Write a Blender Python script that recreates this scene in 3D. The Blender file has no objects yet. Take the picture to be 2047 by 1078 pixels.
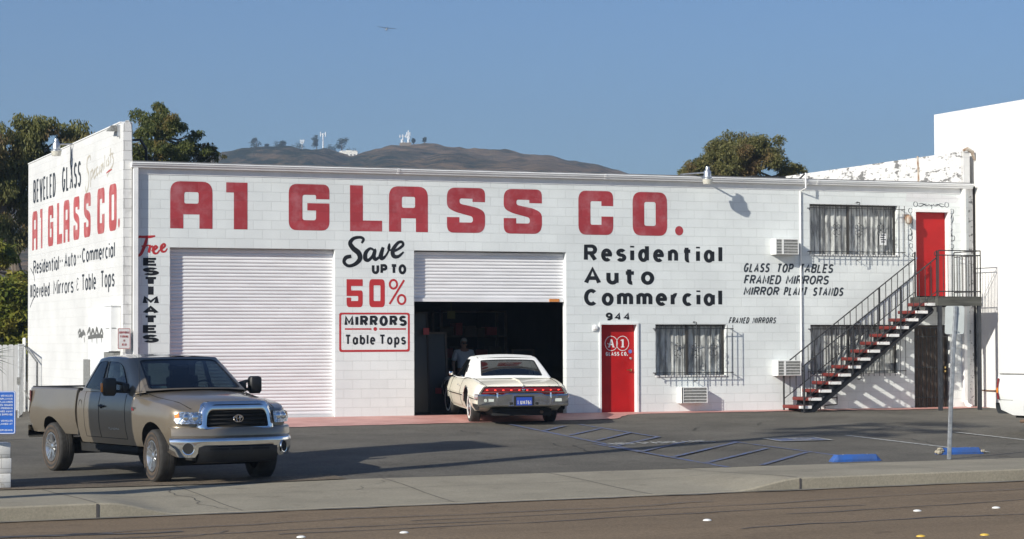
import bpy, bmesh, math, random
from math import sin, cos, pi, radians, sqrt, atan2
from mathutils import Vector, Matrix
from mathutils.geometry import tessellate_polygon, delaunay_2d_cdt
random.seed(7)
scene = bpy.context.scene
COL = scene.collection

# ------------------------------------------------------------------ camera
cam_d = bpy.data.cameras.new('camera')
cam = bpy.data.objects.new('camera', cam_d)
COL.objects.link(cam)
yaw, pit, rol = 0.38148, 0.03163, -0.00344
fw = Vector((sin(yaw)*cos(pit), cos(yaw)*cos(pit), sin(pit)))
rt = Vector((cos(yaw), -sin(yaw), 0.0))
up = rt.cross(fw)
r2 = cos(rol)*rt + sin(rol)*up
u2 = -sin(rol)*rt + cos(rol)*up
M = Matrix((r2, u2, -fw)).transposed().to_4x4()
M.translation = Vector((-10.87658, -47.62512, 1.63156))
cam.matrix_world = M
cam_d.sensor_width = 36.0
cam_d.lens = 4562.67/2047*36.0
cam_d.clip_start = 0.5
cam_d.clip_end = 9000
scene.camera = cam

# ------------------------------------------------------------------ sky, sun, exposure
SUN = Vector((2.1, 1.0, -1.15)).normalized()
sun_el = math.asin(-SUN.z)
world = bpy.data.worlds.new('World')
scene.world = world
world.use_nodes = True
wn = world.node_tree
bg = wn.nodes['Background']
sky = wn.nodes.new('ShaderNodeTexSky')
sky.sky_type = 'NISHITA'
sky.sun_disc = False
sky.sun_elevation = sun_el
sky.sun_rotation = atan2(-SUN.x, -SUN.y)
sky.altitude = 0
sky.air_density = 1.0
sky.dust_density = 0.6
sky.ozone_density = 2.5
gam = wn.nodes.new('ShaderNodeGamma')
hsv = wn.nodes.new('ShaderNodeHueSaturation')
wn.links.new(sky.outputs[0], hsv.inputs['Color'])
tint = wn.nodes.new('ShaderNodeMix'); tint.data_type = 'RGBA'; tint.blend_type = 'MULTIPLY'
tint.inputs[0].default_value = 1.0
tint.inputs[7].default_value = (0.60, 0.74, 0.98, 1)
wn.links.new(hsv.outputs[0], tint.inputs[6])
wn.links.new(tint.outputs[2], bg.inputs['Color'])
hsv.inputs['Hue'].default_value = 0.5
hsv.inputs['Saturation'].default_value = 1.0
bg.inputs['Strength'].default_value = 0.082
sun_d = bpy.data.lights.new('sun', 'SUN')
sun_d.energy = 4.9
sun_d.angle = radians(0.5)
sun_d.color = (1.0, 0.955, 0.85)
sun = bpy.data.objects.new('sun', sun_d)
COL.objects.link(sun)
sun.rotation_euler = SUN.to_track_quat('-Z', 'Y').to_euler()
sun.location = (-60, -40, 60)
scene.view_settings.view_transform = 'Standard'
scene.view_settings.look = 'None'
scene.view_settings.exposure = 0.36
scene.view_settings.gamma = 1.0
scene.view_settings.use_curve_mapping = False
try:
    scene.cycles.max_bounces = 8
    scene.cycles.transparent_max_bounces = 12
except Exception:
    pass

# ------------------------------------------------------------------ materials
MATS = {}
def L(m, a, b):
    m.node_tree.links.new(a, b)
def mat(name, col, rough=0.6, metal=0.0, var=0.0, vs=6.0, col2=None, bump=0.0, bs=60.0, coat=0.0, emit=0.0, spec=0.5, detail=4.0, stretch=None, contrast=(0.35, 0.65)):
    """Principled with procedural colour variation and bump."""
    if name in MATS:
        return MATS[name]
    m = bpy.data.materials.new(name)
    m.use_nodes = True
    nt = m.node_tree
    p = nt.nodes['Principled BSDF']
    p.inputs['Roughness'].default_value = rough
    p.inputs['Metallic'].default_value = metal
    p.inputs['Coat Weight'].default_value = coat
    p.inputs['Coat Roughness'].default_value = 0.05
    p.inputs['Specular IOR Level'].default_value = spec
    c = tuple(col) + (1,)
    tc = nt.nodes.new('ShaderNodeTexCoord')
    vec = tc.outputs['Object']
    if stretch:
        mp = nt.nodes.new('ShaderNodeMapping')
        mp.inputs['Scale'].default_value = stretch
        L(m, vec, mp.inputs['Vector'])
        vec = mp.outputs[0]
    if var or col2:
        n = nt.nodes.new('ShaderNodeTexNoise')
        n.inputs['Scale'].default_value = vs
        n.inputs['Detail'].default_value = detail
        L(m, vec, n.inputs['Vector'])
        r = nt.nodes.new('ShaderNodeValToRGB')
        r.color_ramp.elements[0].position = contrast[0]
        r.color_ramp.elements[1].position = contrast[1]
        if col2:
            a, b = c, tuple(col2) + (1,)
        else:
            a = tuple(max(0, x*(1-var)) for x in col) + (1,)
            b = tuple(min(1, x*(1+var)) for x in col) + (1,)
        r.color_ramp.elements[0].color = a
        r.color_ramp.elements[1].color = b
        L(m, n.outputs['Fac'], r.inputs['Fac'])
        L(m, r.outputs[0], p.inputs['Base Color'])
    else:
        p.inputs['Base Color'].default_value = c
    if bump:
        n2 = nt.nodes.new('ShaderNodeTexNoise')
        n2.inputs['Scale'].default_value = bs
        n2.inputs['Detail'].default_value = 3
        L(m, vec, n2.inputs['Vector'])
        bp = nt.nodes.new('ShaderNodeBump')
        bp.inputs['Strength'].default_value = bump
        bp.inputs['Distance'].default_value = 0.02
        L(m, n2.outputs['Fac'], bp.inputs['Height'])
        L(m, bp.outputs[0], p.inputs['Normal'])
    if emit:
        p.inputs['Emission Color'].default_value = c
        p.inputs['Emission Strength'].default_value = emit
    MATS[name] = m
    return m

def asphalt(name, col, patch, patch_sc, speck, streak=(1, 1, 1)):
    """Worn asphalt: broad patches, stains, and stone-chip grain."""
    m = bpy.data.materials.new(name); m.use_nodes = True
    nt = m.node_tree; N = nt.nodes.new
    p = nt.nodes['Principled BSDF']; p.inputs['Roughness'].default_value = 0.9; p.inputs['Specular IOR Level'].default_value = 0.25
    g = N('ShaderNodeNewGeometry')
    mp = N('ShaderNodeMapping'); mp.inputs['Scale'].default_value = streak
    L(m, g.outputs['Position'], mp.inputs['Vector'])
    def layer(prev, scale, det, lo, hi, a, b, vec):
        n = N('ShaderNodeTexNoise'); n.inputs['Scale'].default_value = scale; n.inputs['Detail'].default_value = det; n.inputs['Roughness'].default_value = 0.65
        L(m, vec, n.inputs['Vector'])
        r = N('ShaderNodeValToRGB'); r.color_ramp.elements[0].position = lo; r.color_ramp.elements[1].position = hi
        r.color_ramp.elements[0].color = tuple(a)+(1,); r.color_ramp.elements[1].color = tuple(b)+(1,)
        L(m, n.outputs['Fac'], r.inputs['Fac'])
        if prev is None: return r.outputs[0]
        x = N('ShaderNodeMix'); x.data_type = 'RGBA'; x.blend_type = 'MULTIPLY'; x.inputs[0].default_value = 1
        L(m, prev, x.inputs[6]); L(m, r.outputs[0], x.inputs[7]); return x.outputs[2]
    c = layer(None, patch_sc, 9, 0.35, 0.68, [v*(1-patch) for v in col], [v*(1+patch) for v in col], mp.outputs[0])
    c = layer(c, 1.7, 4, 0.60, 0.72, (1, 1, 1), (0.72, 0.70, 0.69), g.outputs['Position'])      # oil and tyre stains
    c = layer(c, 26, 2, 0.35, 0.65, (1-speck,)*3, (1+speck,)*3, g.outputs['Position'])
    c = layer(c, 110, 1, 0.35, 0.65, (1-speck,)*3, (1+speck,)*3, g.outputs['Position'])
    L(m, c, p.inputs['Base Color'])
    n = N('ShaderNodeTexNoise'); n.inputs['Scale'].default_value = 90; n.inputs['Detail'].default_value = 3
    L(m, g.outputs['Position'], n.inputs['Vector'])
    bp = N('ShaderNodeBump'); bp.inputs['Strength'].default_value = 0.6; bp.inputs['Distance'].default_value = 0.015
    L(m, n.outputs['Fac'], bp.inputs['Height']); L(m, bp.outputs[0], p.inputs['Normal'])
    return m

def block_mat(name, col, rough=0.65, mortar=0.85, wear=None, wearscale=3.0, wearamt=0.3, stain=None, stain_rng=(0.55, 0.7), stain_stretch=(1, 1, 0.35), stain_scale=2.2, bump=0.5, var=0.04):
    """Painted concrete-block wall: real block courses (0.4064 x 0.2032 m) as joints and relief."""
    if name in MATS:
        return MATS[name]
    m = bpy.data.materials.new(name)
    m.use_nodes = True
    nt = m.node_tree
    N = nt.nodes.new
    p = nt.nodes['Principled BSDF']
    p.inputs['Roughness'].default_value = rough
    p.inputs['Specular IOR Level'].default_value = 0.3
    g = N('ShaderNodeNewGeometry')
    sp = N('ShaderNodeSeparateXYZ')
    L(m, g.outputs['Position'], sp.inputs[0])
    ad = N('ShaderNodeMath'); ad.operation = 'ADD'
    L(m, sp.outputs[0], ad.inputs[0]); L(m, sp.outputs[1], ad.inputs[1])
    cb = N('ShaderNodeCombineXYZ')
    L(m, ad.outputs[0], cb.inputs[0]); L(m, sp.outputs[2], cb.inputs[1])
    br = N('ShaderNodeTexBrick')
    br.offset = 0.5
    br.inputs['Scale'].default_value = 1.0
    br.inputs['Brick Width'].default_value = 0.4064
    br.inputs['Row Height'].default_value = 0.2032
    br.inputs['Mortar Size'].default_value = 0.006
    br.inputs['Mortar Smooth'].default_value = 0.4
    br.inputs['Bias'].default_value = 0.0
    br.inputs['Color1'].default_value = tuple(x*(1-var) for x in col) + (1,)
    br.inputs['Color2'].default_value = tuple(min(1, x*(1+var)) for x in col) + (1,)
    br.inputs['Mortar'].default_value = tuple(x*mortar for x in col) + (1,)
    L(m, cb.outputs[0], br.inputs['Vector'])
    out = br.outputs['Color']
    # broad repainting patches
    n1 = N('ShaderNodeTexNoise'); n1.inputs['Scale'].default_value = 0.9; n1.inputs['Detail'].default_value = 5
    L(m, g.outputs['Position'], n1.inputs['Vector'])
    r1 = N('ShaderNodeValToRGB')
    r1.color_ramp.elements[0].position = 0.35; r1.color_ramp.elements[1].position = 0.7
    r1.color_ramp.elements[0].color = (0.90, 0.90, 0.905, 1); r1.color_ramp.elements[1].color = (1.03, 1.03, 1.03, 1)
    L(m, n1.outputs['Fac'], r1.inputs['Fac'])
    mx = N('ShaderNodeMix'); mx.data_type = 'RGBA'; mx.blend_type = 'MULTIPLY'; mx.inputs[0].default_value = 1.0
    L(m, out, mx.inputs[6]); L(m, r1.outputs[0], mx.inputs[7])
    out = mx.outputs[2]
    def overlay(out, c, scale, rng, stretch, amt):
        mp = N('ShaderNodeMapping'); mp.inputs['Scale'].default_value = stretch
        L(m, g.outputs['Position'], mp.inputs['Vector'])
        n = N('ShaderNodeTexNoise'); n.inputs['Scale'].default_value = scale; n.inputs['Detail'].default_value = 8; n.inputs['Roughness'].default_value = 0.65
        L(m, mp.outputs[0], n.inputs['Vector'])
        mr = N('ShaderNodeMapRange'); mr.inputs[1].default_value = rng[0]; mr.inputs[2].default_value = rng[1]; mr.inputs[4].default_value = amt
        L(m, n.outputs['Fac'], mr.inputs[0])
        x = N('ShaderNodeMix'); x.data_type = 'RGBA'
        L(m, mr.outputs[0], x.inputs[0]); L(m, out, x.inputs[6])
        x.inputs[7].default_value = tuple(c) + (1,)
        return x.outputs[2]
    if wear:
        out = overlay(out, wear, wearscale, (0.48, 0.72), (1, 1, 1), wearamt)
    if stain:
        out = overlay(out, stain, stain_scale, stain_rng, stain_stretch, 0.95)
    L(m, out, p.inputs['Base Color'])
    # relief: joints recessed + rough block face
    inv = N('ShaderNodeMath'); inv.operation = 'SUBTRACT'; inv.inputs[0].default_value = 1.0
    L(m, br.outputs['Fac'], inv.inputs[1])
    n3 = N('ShaderNodeTexNoise'); n3.inputs['Scale'].default_value = 55; n3.inputs['Detail'].default_value = 3
    L(m, g.outputs['Position'], n3.inputs['Vector'])
    ma = N('ShaderNodeMath'); ma.operation = 'MULTIPLY_ADD'; ma.inputs[1].default_value = 0.25
    L(m, n3.outputs['Fac'], ma.inputs[0]); L(m, inv.outputs[0], ma.inputs[2])
    bp = N('ShaderNodeBump'); bp.inputs['Strength'].default_value = bump; bp.inputs['Distance'].default_value = 0.008
    L(m, ma.outputs[0], bp.inputs['Height'])
    L(m, bp.outputs[0], p.inputs['Normal'])
    MATS[name] = m
    return m

def glass_mat(name, tint=(0.75, 0.85, 0.85), refl=0.12, dark=0.0):
    if name in MATS:
        return MATS[name]
    m = bpy.data.materials.new(name)
    m.use_nodes = True
    nt = m.node_tree
    for n in list(nt.nodes):
        if n.type == 'BSDF_PRINCIPLED':
            nt.nodes.remove(n)
    o = nt.nodes['Material Output']
    tr = nt.nodes.new('ShaderNodeBsdfTransparent'); tr.inputs[0].default_value = tuple(tint) + (1,)
    gl = nt.nodes.new('ShaderNodeBsdfGlossy'); gl.inputs['Roughness'].default_value = 0.02
    fr = nt.nodes.new('ShaderNodeFresnel')
    ge = nt.nodes.new('ShaderNodeNewGeometry')
    mi = nt.nodes.new('ShaderNodeMapRange'); mi.inputs[3].default_value = 1.5; mi.inputs[4].default_value = 0.6667
    L(m, ge.outputs['Backfacing'], mi.inputs[0]); L(m, mi.outputs[0], fr.inputs[0])
    ma = nt.nodes.new('ShaderNodeMath'); ma.operation = 'ADD'; ma.inputs[1].default_value = refl; ma.use_clamp = True
    L(m, fr.outputs[0], ma.inputs[0])
    mx = nt.nodes.new('ShaderNodeMixShader')
    L(m, ma.outputs[0], mx.inputs[0]); L(m, tr.outputs[0], mx.inputs[1]); L(m, gl.outputs[0], mx.inputs[2])
    L(m, mx.outputs[0], o.inputs[0])
    MATS[name] = m
    return m

# ------------------------------------------------------------------ mesh builder
class MB:
    def __init__(s):
        s.v = []; s.f = []; s.sm = []
    def add(s, vs, fs, smooth=False):
        o = len(s.v)
        s.v += [tuple(v) for v in vs]
        for f in fs:
            s.f.append(tuple(i+o for i in f)); s.sm.append(smooth)
        return s
    def quad(s, a, b, c, d):
        return s.add((a, b, c, d), ((0, 1, 2, 3),))
    def box(s, x0, x1, y0, y1, z0, z1):
        v = [(x, y, z) for z in (z0, z1) for y in (y0, y1) for x in (x0, x1)]
        return s.add(v, ((0, 2, 3, 1), (4, 5, 7, 6), (0, 1, 5, 4), (2, 6, 7, 3), (0, 4, 6, 2), (1, 3, 7, 5)))
    def obox(s, c, ax, ay, az):
        """Oriented box: centre and three half-axis vectors."""
        c, ax, ay, az = map(Vector, (c, ax, ay, az))
        v = [c+ax*i+ay*j+az*k for k in (-1, 1) for j in (-1, 1) for i in (-1, 1)]
        return s.add(v, ((0, 2, 3, 1), (4, 5, 7, 6), (0, 1, 5, 4), (2, 6, 7, 3), (0, 4, 6, 2), (1, 3, 7, 5)))
    def bbox(s, x0, x1, y0, y1, z0, z1, r=0.02, n=3):
        """Box with rounded vertical and top edges (rounded-rectangle rings)."""
        def ring(ins, z):
            pts = []
            xa, xb, ya, yb = x0+ins, x1-ins, y0+ins, y1-ins
            rr = max(1e-4, r-ins*0.5)
            for cx, cy, a0 in ((xb-rr, yb-rr, 0), (xa+rr, yb-rr, 90), (xa+rr, ya+rr, 180), (xb-rr, ya+rr, 270)):
                for k in range(n+1):
                    a = radians(a0+90*k/n)
                    pts.append((cx+rr*cos(a), cy+rr*sin(a), z))
            return pts
        rings = [ring(r*0.6, z0), ring(0, z0+r), ring(0, z1-r), ring(r*0.3, z1-r*0.3), ring(r*0.9, z1)]
        s.rings(rings, True, True)
        return s
    def rings(s, R, cap0=False, cap1=False, smooth=True, closed=True):
        n = len(R[0]); v = [p for r in R for p in r]; f = []
        for i in range(len(R)-1):
            for j in range(n if closed else n-1):
                k = (j+1) % n
                f.append((i*n+j, i*n+k, (i+1)*n+k, (i+1)*n+j))
        if cap0: f.append(tuple(range(n-1, -1, -1)))
        if cap1: f.append(tuple((len(R)-1)*n+j for j in range(n)))
        return s.add(v, f, smooth)
    def tube(s, pts, r, n=6, caps=True, smooth=True):
        pts = [Vector(p) for p in pts]
        rr = r if isinstance(r, (list, tuple)) else [r]*len(pts)
        R = []; prev = None
        for i, p in enumerate(pts):
            t = (pts[min(i+1, len(pts)-1)]-pts[max(i-1, 0)])
            t = t.normalized() if t.length > 1e-9 else Vector((0, 0, 1))
            if prev is None:
                a = Vector((0, 0, 1)) if abs(t.z) < 0.9 else Vector((1, 0, 0))
                u = t.cross(a).normalized()
            else:
                u = (prev-t*prev.dot(t)).normalized()
            prev = u
            w = t.cross(u)
            R.append([p+(u*cos(2*pi*k/n)+w*sin(2*pi*k/n))*rr[i] for k in range(n)])
        return s.rings(R, caps, caps, smooth)
    def lathe(s, prof, org=(0, 0, 0), ax=(0, 0, 1), n=20, smooth=True, cap0=False, cap1=False):
        """prof: (radius, distance along axis)."""
        o = Vector(org); t = Vector(ax).normalized()
        a = Vector((0, 0, 1)) if abs(t.z) < 0.9 else Vector((1, 0, 0))
        u = t.cross(a).normalized(); w = t.cross(u)
        R = [[o+t*h+(u*cos(2*pi*k/n)+w*sin(2*pi*k/n))*max(r, 1e-4) for k in range(n)] for r, h in prof]
        return s.rings(R, cap0, cap1, smooth)
    def grid(s, P, smooth=True):
        return s.rings(P, closed=False, smooth=smooth)
    def ball(s, c, r, n=10, m=6):
        c = Vector(c); r = Vector(r) if not isinstance(r, (int, float)) else Vector((r, r, r))
        R = []
        for i in range(m+1):
            a = pi*i/m
            R.append([c+Vector((r.x*max(sin(a), 1e-3)*cos(2*pi*k/n), r.y*max(sin(a), 1e-3)*sin(2*pi*k/n), -r.z*cos(a))) for k in range(n)])
        return s.rings(R, True, True)
    def prism(s, poly, z0, z1, fn):
        """Extrude 2-D polygon between two levels; fn(u, v, w) -> point."""
        n = len(poly)
        tri = tessellate_polygon([[Vector((p[0], p[1], 0)) for p in poly]])
        v = [fn(a, b, z0) for a, b in poly]+[fn(a, b, z1) for a, b in poly]
        f = [tuple(t) for t in tri]+[tuple(i+n for i in reversed(t)) for t in tri]
        f += [(i, (i+1) % n, (i+1) % n+n, i+n) for i in range(n)]
        return s.add(v, f)
    def build(s, name, m, parent=None, world=True, sharp=35, **kw):
        me = bpy.data.meshes.new(name)
        off = Vector((0, 0, 0))
        if parent is not None and world:
            q = parent
            while q is not None:
                off += Vector(q.location); q = q.parent
        me.from_pydata([(v[0]-off.x, v[1]-off.y, v[2]-off.z) for v in s.v], [], s.f)
        me.validate()
        me.update()
        bm = bmesh.new(); bm.from_mesh(me)
        bmesh.ops.recalc_face_normals(bm, faces=bm.faces)
        bm.to_mesh(me); bm.free()
        if any(s.sm):
            me.shade_smooth()
            me.set_sharp_from_angle(angle=radians(sharp))
        me.materials.append(m)
        o = bpy.data.objects.new(name, me)
        COL.objects.link(o)
        if parent is not None:
            o.parent = parent
        for k, val in kw.items():
            o[k] = val
        return o

def empty(name, label, cat, loc=(0, 0, 0), group=None, rz=0.0):
    o = bpy.data.objects.new(name, None)
    COL.objects.link(o)
    o.empty_display_size = 0.2
    o.location = loc
    o.rotation_euler = (0, 0, rz)
    o['label'] = label; o['category'] = cat
    if group: o['group'] = group
    return o
def tag(o, label, cat, group=None):
    o['label'] = label; o['category'] = cat
    if group: o['group'] = group
    return o
def structure(o):
    o['kind'] = 'structure'
    return o
def lerp(a, b, t): return a+(b-a)*t
def sstep(t):
    t = min(1, max(0, t)); return t*t*(3-2*t)

# ------------------------------------------------------------------ ground levels
def z_street(x): return -0.64+0.0085*(x+6)
def zg(x, y):
    """Lot surface: falls from the shop front to the sidewalk; the drive on the left is lower."""
    zb = -0.455+0.0045*(x-1)
    lot = zb*min(1, max(0, -y/14.2))
    if y > 0: lot = -0.05
    dr = -0.49 if y < -9 else -0.49+0.25*min(1, (y+9)/21)
    w = sstep((0.3-x)/2.5)
    return lot*(1-w)+dr*w
# ------------------------------------------------------------------ ground, street, sidewalk, lot
m_asph = asphalt('lot_asphalt', (0.120, 0.110, 0.092), 0.24, 0.55, 0.22)
m_street = asphalt('street_asphalt', (0.185, 0.135, 0.086), 0.16, 0.5, 0.20, (0.25, 1, 1))
m_walk = asphalt('sidewalk_concrete', (0.285, 0.255, 0.195), 0.14, 0.6, 0.09)
m_earth = mat('dry_earth', (0.16, 0.12, 0.08), 0.95, col2=(0.09, 0.09, 0.05), vs=0.2, bump=0.5, bs=3)
m_red = mat('red_painted_concrete', (0.58, 0.31, 0.27), 0.55, col2=(0.46, 0.22, 0.19), vs=1.6, bump=0.2, bs=60, detail=8)
m_tar = mat('tar_seal', (0.075, 0.068, 0.066), 0.7, var=0.2, vs=3)
m_bluepaint = mat('worn_blue_paint', (0.085, 0.12, 0.25), 0.8, col2=(0.115, 0.106, 0.09), vs=9, detail=8, contrast=(0.40, 0.64))
m_whitepaint = mat('worn_white_paint', (0.42, 0.42, 0.40), 0.8, col2=(0.10, 0.10, 0.10), vs=12, detail=8, contrast=(0.5, 0.75))

# far terrain sheet
b = MB()
b.quad((-3000, -3000, -0.95), (3000, -3000, -0.95), (3000, 4000, -0.95), (-3000, 4000, -0.95))
structure(b.build('ground', m_earth))

# street
KERB = -18.2
b = MB()
P = []
for i in range(0, 61):
    x = -60+i*2.5
    P.append([(x, y, z_street(x)+0.02*min(1, (KERB-y)/3)*(1 if y > -34 else 1)) for y in (-46, -40, -34, -28, -24, -21, KERB+0.05)])
b.grid(P)
structure(b.build('street', m_street))

# sidewalk with a driveway dip between x = -4.9 and 5.4
def kerb_h(x):
    if x < -4.75: return 0.195
    if x < -3.7: return lerp(0.195, 0.018, sstep((x+4.75)/1.05))
    if x < 4.3: return 0.018
    if x < 5.5: return lerp(0.018, 0.18, sstep((x-4.3)/1.2))
    return 0.18
BACK = -14.2
def z_walk(x, y):
    t = (y-KERB)/(BACK-KERB)
    return lerp(z_street(x)+kerb_h(x), zg(x, BACK), sstep(t*1.0))
b = MB()
xs = sorted(set([-40+i*1.0 for i in range(0, 91)]+[-5+i*0.1 for i in range(0, 15)]+[4.2+i*0.1 for i in range(0, 14)]))
P = []
for x in xs:
    col = [(x, KERB, z_street(x)-0.15), (x, KERB+0.004, z_street(x)+kerb_h(x)-0.02), (x, KERB+0.03, z_street(x)+kerb_h(x))]
    col += [(x, y, z_walk(x, y)) for y in (-18.0, -17.5, -17.0, -16.4, -15.8, -15.2, -14.7, BACK)]
    col += [(x, BACK+0.02, zg(x, BACK)-0.10)]
    P.append(col)
b.grid(P)
structure(b.build('sidewalk', m_walk, sharp=30))
# control joints and cracks in the concrete
m_joint = mat('concrete_joint', (0.10, 0.09, 0.075), 0.9, var=0.3, vs=6)
m_dirtline = mat('kerb_grime', (0.17, 0.155, 0.13), 0.9, var=0.4, vs=2.5, stretch=(0.4, 1, 1))
b = MB()
def walk_strip(b, x0, y0, x1, y1, w, dz=0.004, seg=10, jit=0.0):
    P = []
    ph = random.random()*9
    for i in range(seg+1):
        t = i/seg; x = lerp(x0, x1, t)+jit*sin(t*13+ph)+jit*0.6*sin(t*31+ph*2); y = lerp(y0, y1, t)+jit*cos(t*17+ph)
        if abs(x1-x0) > abs(y1-y0):
            P.append([(x, y-w/2, z_walk(x, y-w/2)+dz), (x, y+w/2, z_walk(x, y+w/2)+dz)])
        else:
            P.append([(x-w/2, y, z_walk(x-w/2, y)+dz), (x+w/2, y, z_walk(x+w/2, y)+dz)])
    b.grid(P)
for x in (-4.85, -2.9, 0.1, 3.1, 5.45, 8.4, 11.4, 14.4, -7.9):
    walk_strip(b, x, -18.1, x+(0.25 if abs(x-0.1) < 1 else 0.0), -14.25, 0.022, jit=0.004)
walk_strip(b, -40, -15.9, 40, -15.9, 0.012, seg=120)
walk_strip(b, -3.1, -17.9, -3.2, -15.0, 0.018, jit=0.06, seg=24)
walk_strip(b, -0.7, -16.0, 0.6, -14.3, 0.012, jit=0.05, seg=20)
structure(b.build('sidewalk_joints', m_joint))
b = MB()
P = []
for i in range(0, 181):
    x = -40+i*0.45
    w = 0.10+0.05*sin(i*1.7)+0.03*sin(i*4.1)
    P.append([(x, KERB-0.01-w*0.0, z_street(x)+0.012), (x, KERB-0.08-w, z_street(x)+0.0125+0.02*0.05)])
b.grid(P)
structure(b.build('kerb_gutter_grime', m_dirtline))

# parking lot sheet
b = MB()
P = []
xs = [-40, -30, -22, -16]+[-12+0.4*i for i in range(0, 45)]+[6+1.2*i for i in range(0, 40)]
ys = [BACK-0.02]+[-14+0.35*i for i in range(0, 42)]+[1.0, 3, 5, 7, 9, 11, 13, 16, 20]
for x in xs:
    P.append([(x, y, zg(x, y)+0.004*sin(x*1.3+y*0.9)+0.004*sin(x*0.6-y*1.7)) for y in ys])
b.grid(P)
structure(b.build('parking_lot', m_asph))

# red apron along the shop front
b = MB()
P = []
front = [(-0.35, -2.95), (1.0, -2.95), (2.2, -2.93), (3.5, -2.82), (5.3, -2.67), (7.5, -2.5), (9.2, -2.35), (9.9, -2.1), (10.25, -1.5), (10.6, -0.95), (11.3, -0.62), (13.7, -0.6), (16, -0.5), (18, -0.75), (20.0, -0.6), (20.7, -0.5)]
fx = [p[0] for p in front]
def front_y(x):
    for (x0, y0), (x1, y1) in zip(front, front[1:]):
        if x0 <= x <= x1: return lerp(y0, y1, (x-x0)/(x1-x0))
    return front[-1][1]
for i in range(0, 106):
    x = -0.35+i*0.2
    fy = front_y(x)+0.03*sin(x*7)+0.02*sin(x*17.3)
    P.append([(x, lerp(fy, 0.02, k/6), max(zg(x, lerp(fy, 0.0, k/6)), zg(x, 0)*0+zg(x, lerp(fy, 0.0, k/6)))+0.012) for k in range(7)])
b.grid(P)
structure(b.build('red_apron', m_red))

# hairline cracks in the lot
m_crk = mat('asphalt_crack', (0.025, 0.024, 0.022), 0.95)
b = MB()
rnd = random.Random(31)
for k in range(11):
    x, y = rnd.uniform(0, 14), rnd.uniform(-13.5, -4); a = rnd.uniform(0, 2*pi); P = []
    for i in range(rnd.randint(14, 34)):
        w = 0.012*rnd.uniform(.4, 1.3)
        P.append([(x-w*sin(a), y+w*cos(a), zg(x, y)+0.012), (x+w*sin(a), y-w*cos(a), zg(x, y)+0.012)])
        a += rnd.gauss(0, 0.35); x += 0.14*cos(a); y = min(-3.2, max(-14.0, y+0.14*sin(a)))
    b.grid(P, smooth=False)
structure(b.build('lot_cracks', m_crk))
# brown grit washed along the back of the sidewalk by the drive
m_grit = asphalt('drive_grit', (0.135, 0.108, 0.078), 0.3, 1.2, 0.3)
b = MB(); P = []
for i in range(0, 41):
    x = -9+i*0.22
    yb_ = -12.6+0.35*sin(x*1.1)+0.15*sin(x*3.7)-0.5*sstep((x+2.5)/2.3)
    P.append([(x, lerp(BACK-0.01, yb_, k/5), zg(x, lerp(BACK, yb_, k/5))+0.012) for k in range(6)])
b.grid(P)
structure(b.build('drive_grit', m_grit))
b = MB()
b.add([(-4.87, KERB-0.006, z_street(-4.87)), (-4.835, KERB-0.006, z_street(-4.835)), (-4.835, KERB-0.004, z_street(-4.8)+0.19), (-4.87, KERB-0.004, z_street(-4.87)+0.19)], ((0, 1, 2, 3),))
b.add([(5.43, KERB-0.006, z_street(5.43)), (5.46, KERB-0.006, z_street(5.46)), (5.46, KERB-0.004, z_street(5.4)+0.17), (5.43, KERB-0.004, z_street(5.4)+0.17)], ((0, 1, 2, 3),))
structure(b.build('kerb_joints', m_tar))
# painted parking lines and the hatched access aisle
def ground_strip(b, p0, p1, w, dz=0.010, seg=16):
    p0 = Vector(p0).to_2d() if len(p0) > 2 else Vector(p0); p1 = Vector(p1)
    d = (p1-p0).normalized(); n = Vector((-d.y, d.x))*w/2
    P = []
    for i in range(seg+1):
        q = p0.lerp(p1, i/seg)
        P.append([(q.x+n.x, q.y+n.y, zg(q.x+n.x, q.y+n.y)+dz), (q.x-n.x, q.y-n.y, zg(q.x-n.x, q.y-n.y)+dz)])
    b.grid(P)
b = MB()
ground_strip(b, (6.85, -3.3), (6.35, -10.9), 0.11)
ground_strip(b, (6.30, -8.9), (6.28, -14.3), 0.11)
ground_strip(b, (8.25, -3.7), (8.2, -7.7), 0.10)
ground_strip(b, (9.02, -9.1), (9.25, -13.3), 0.10)
structure(b.build('blue_bay_lines', m_bluepaint))
b = MB()
for a, c in (((6.78, -5.34), (7.76, -4.09)), ((6.75, -6.69), (8.07, -5.15)), ((6.64, -8.21), (8.17, -6.39)), ((6.2, -9.83), (8.23, -7.62)), ((6.22, -10.99), (8.2, -8.89)),
             ((6.33, -12.14), (9.03, -9.35)), ((6.28, -13.48), (8.83, -10.9)), ((7.0, -14.11), (9.02, -11.99))):
    ground_strip(b, a, c, 0.10, dz=0.015)
structure(b.build('blue_hatch_lines', m_bluepaint))
b = MB()
ground_strip(b, (11.96, -8.3), (12.14, -13.0), 0.10)
ground_strip(b, (14.56, -8.2), (14.62, -13.6), 0.10)
structure(b.build('white_bay_lines', m_whitepaint))
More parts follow.
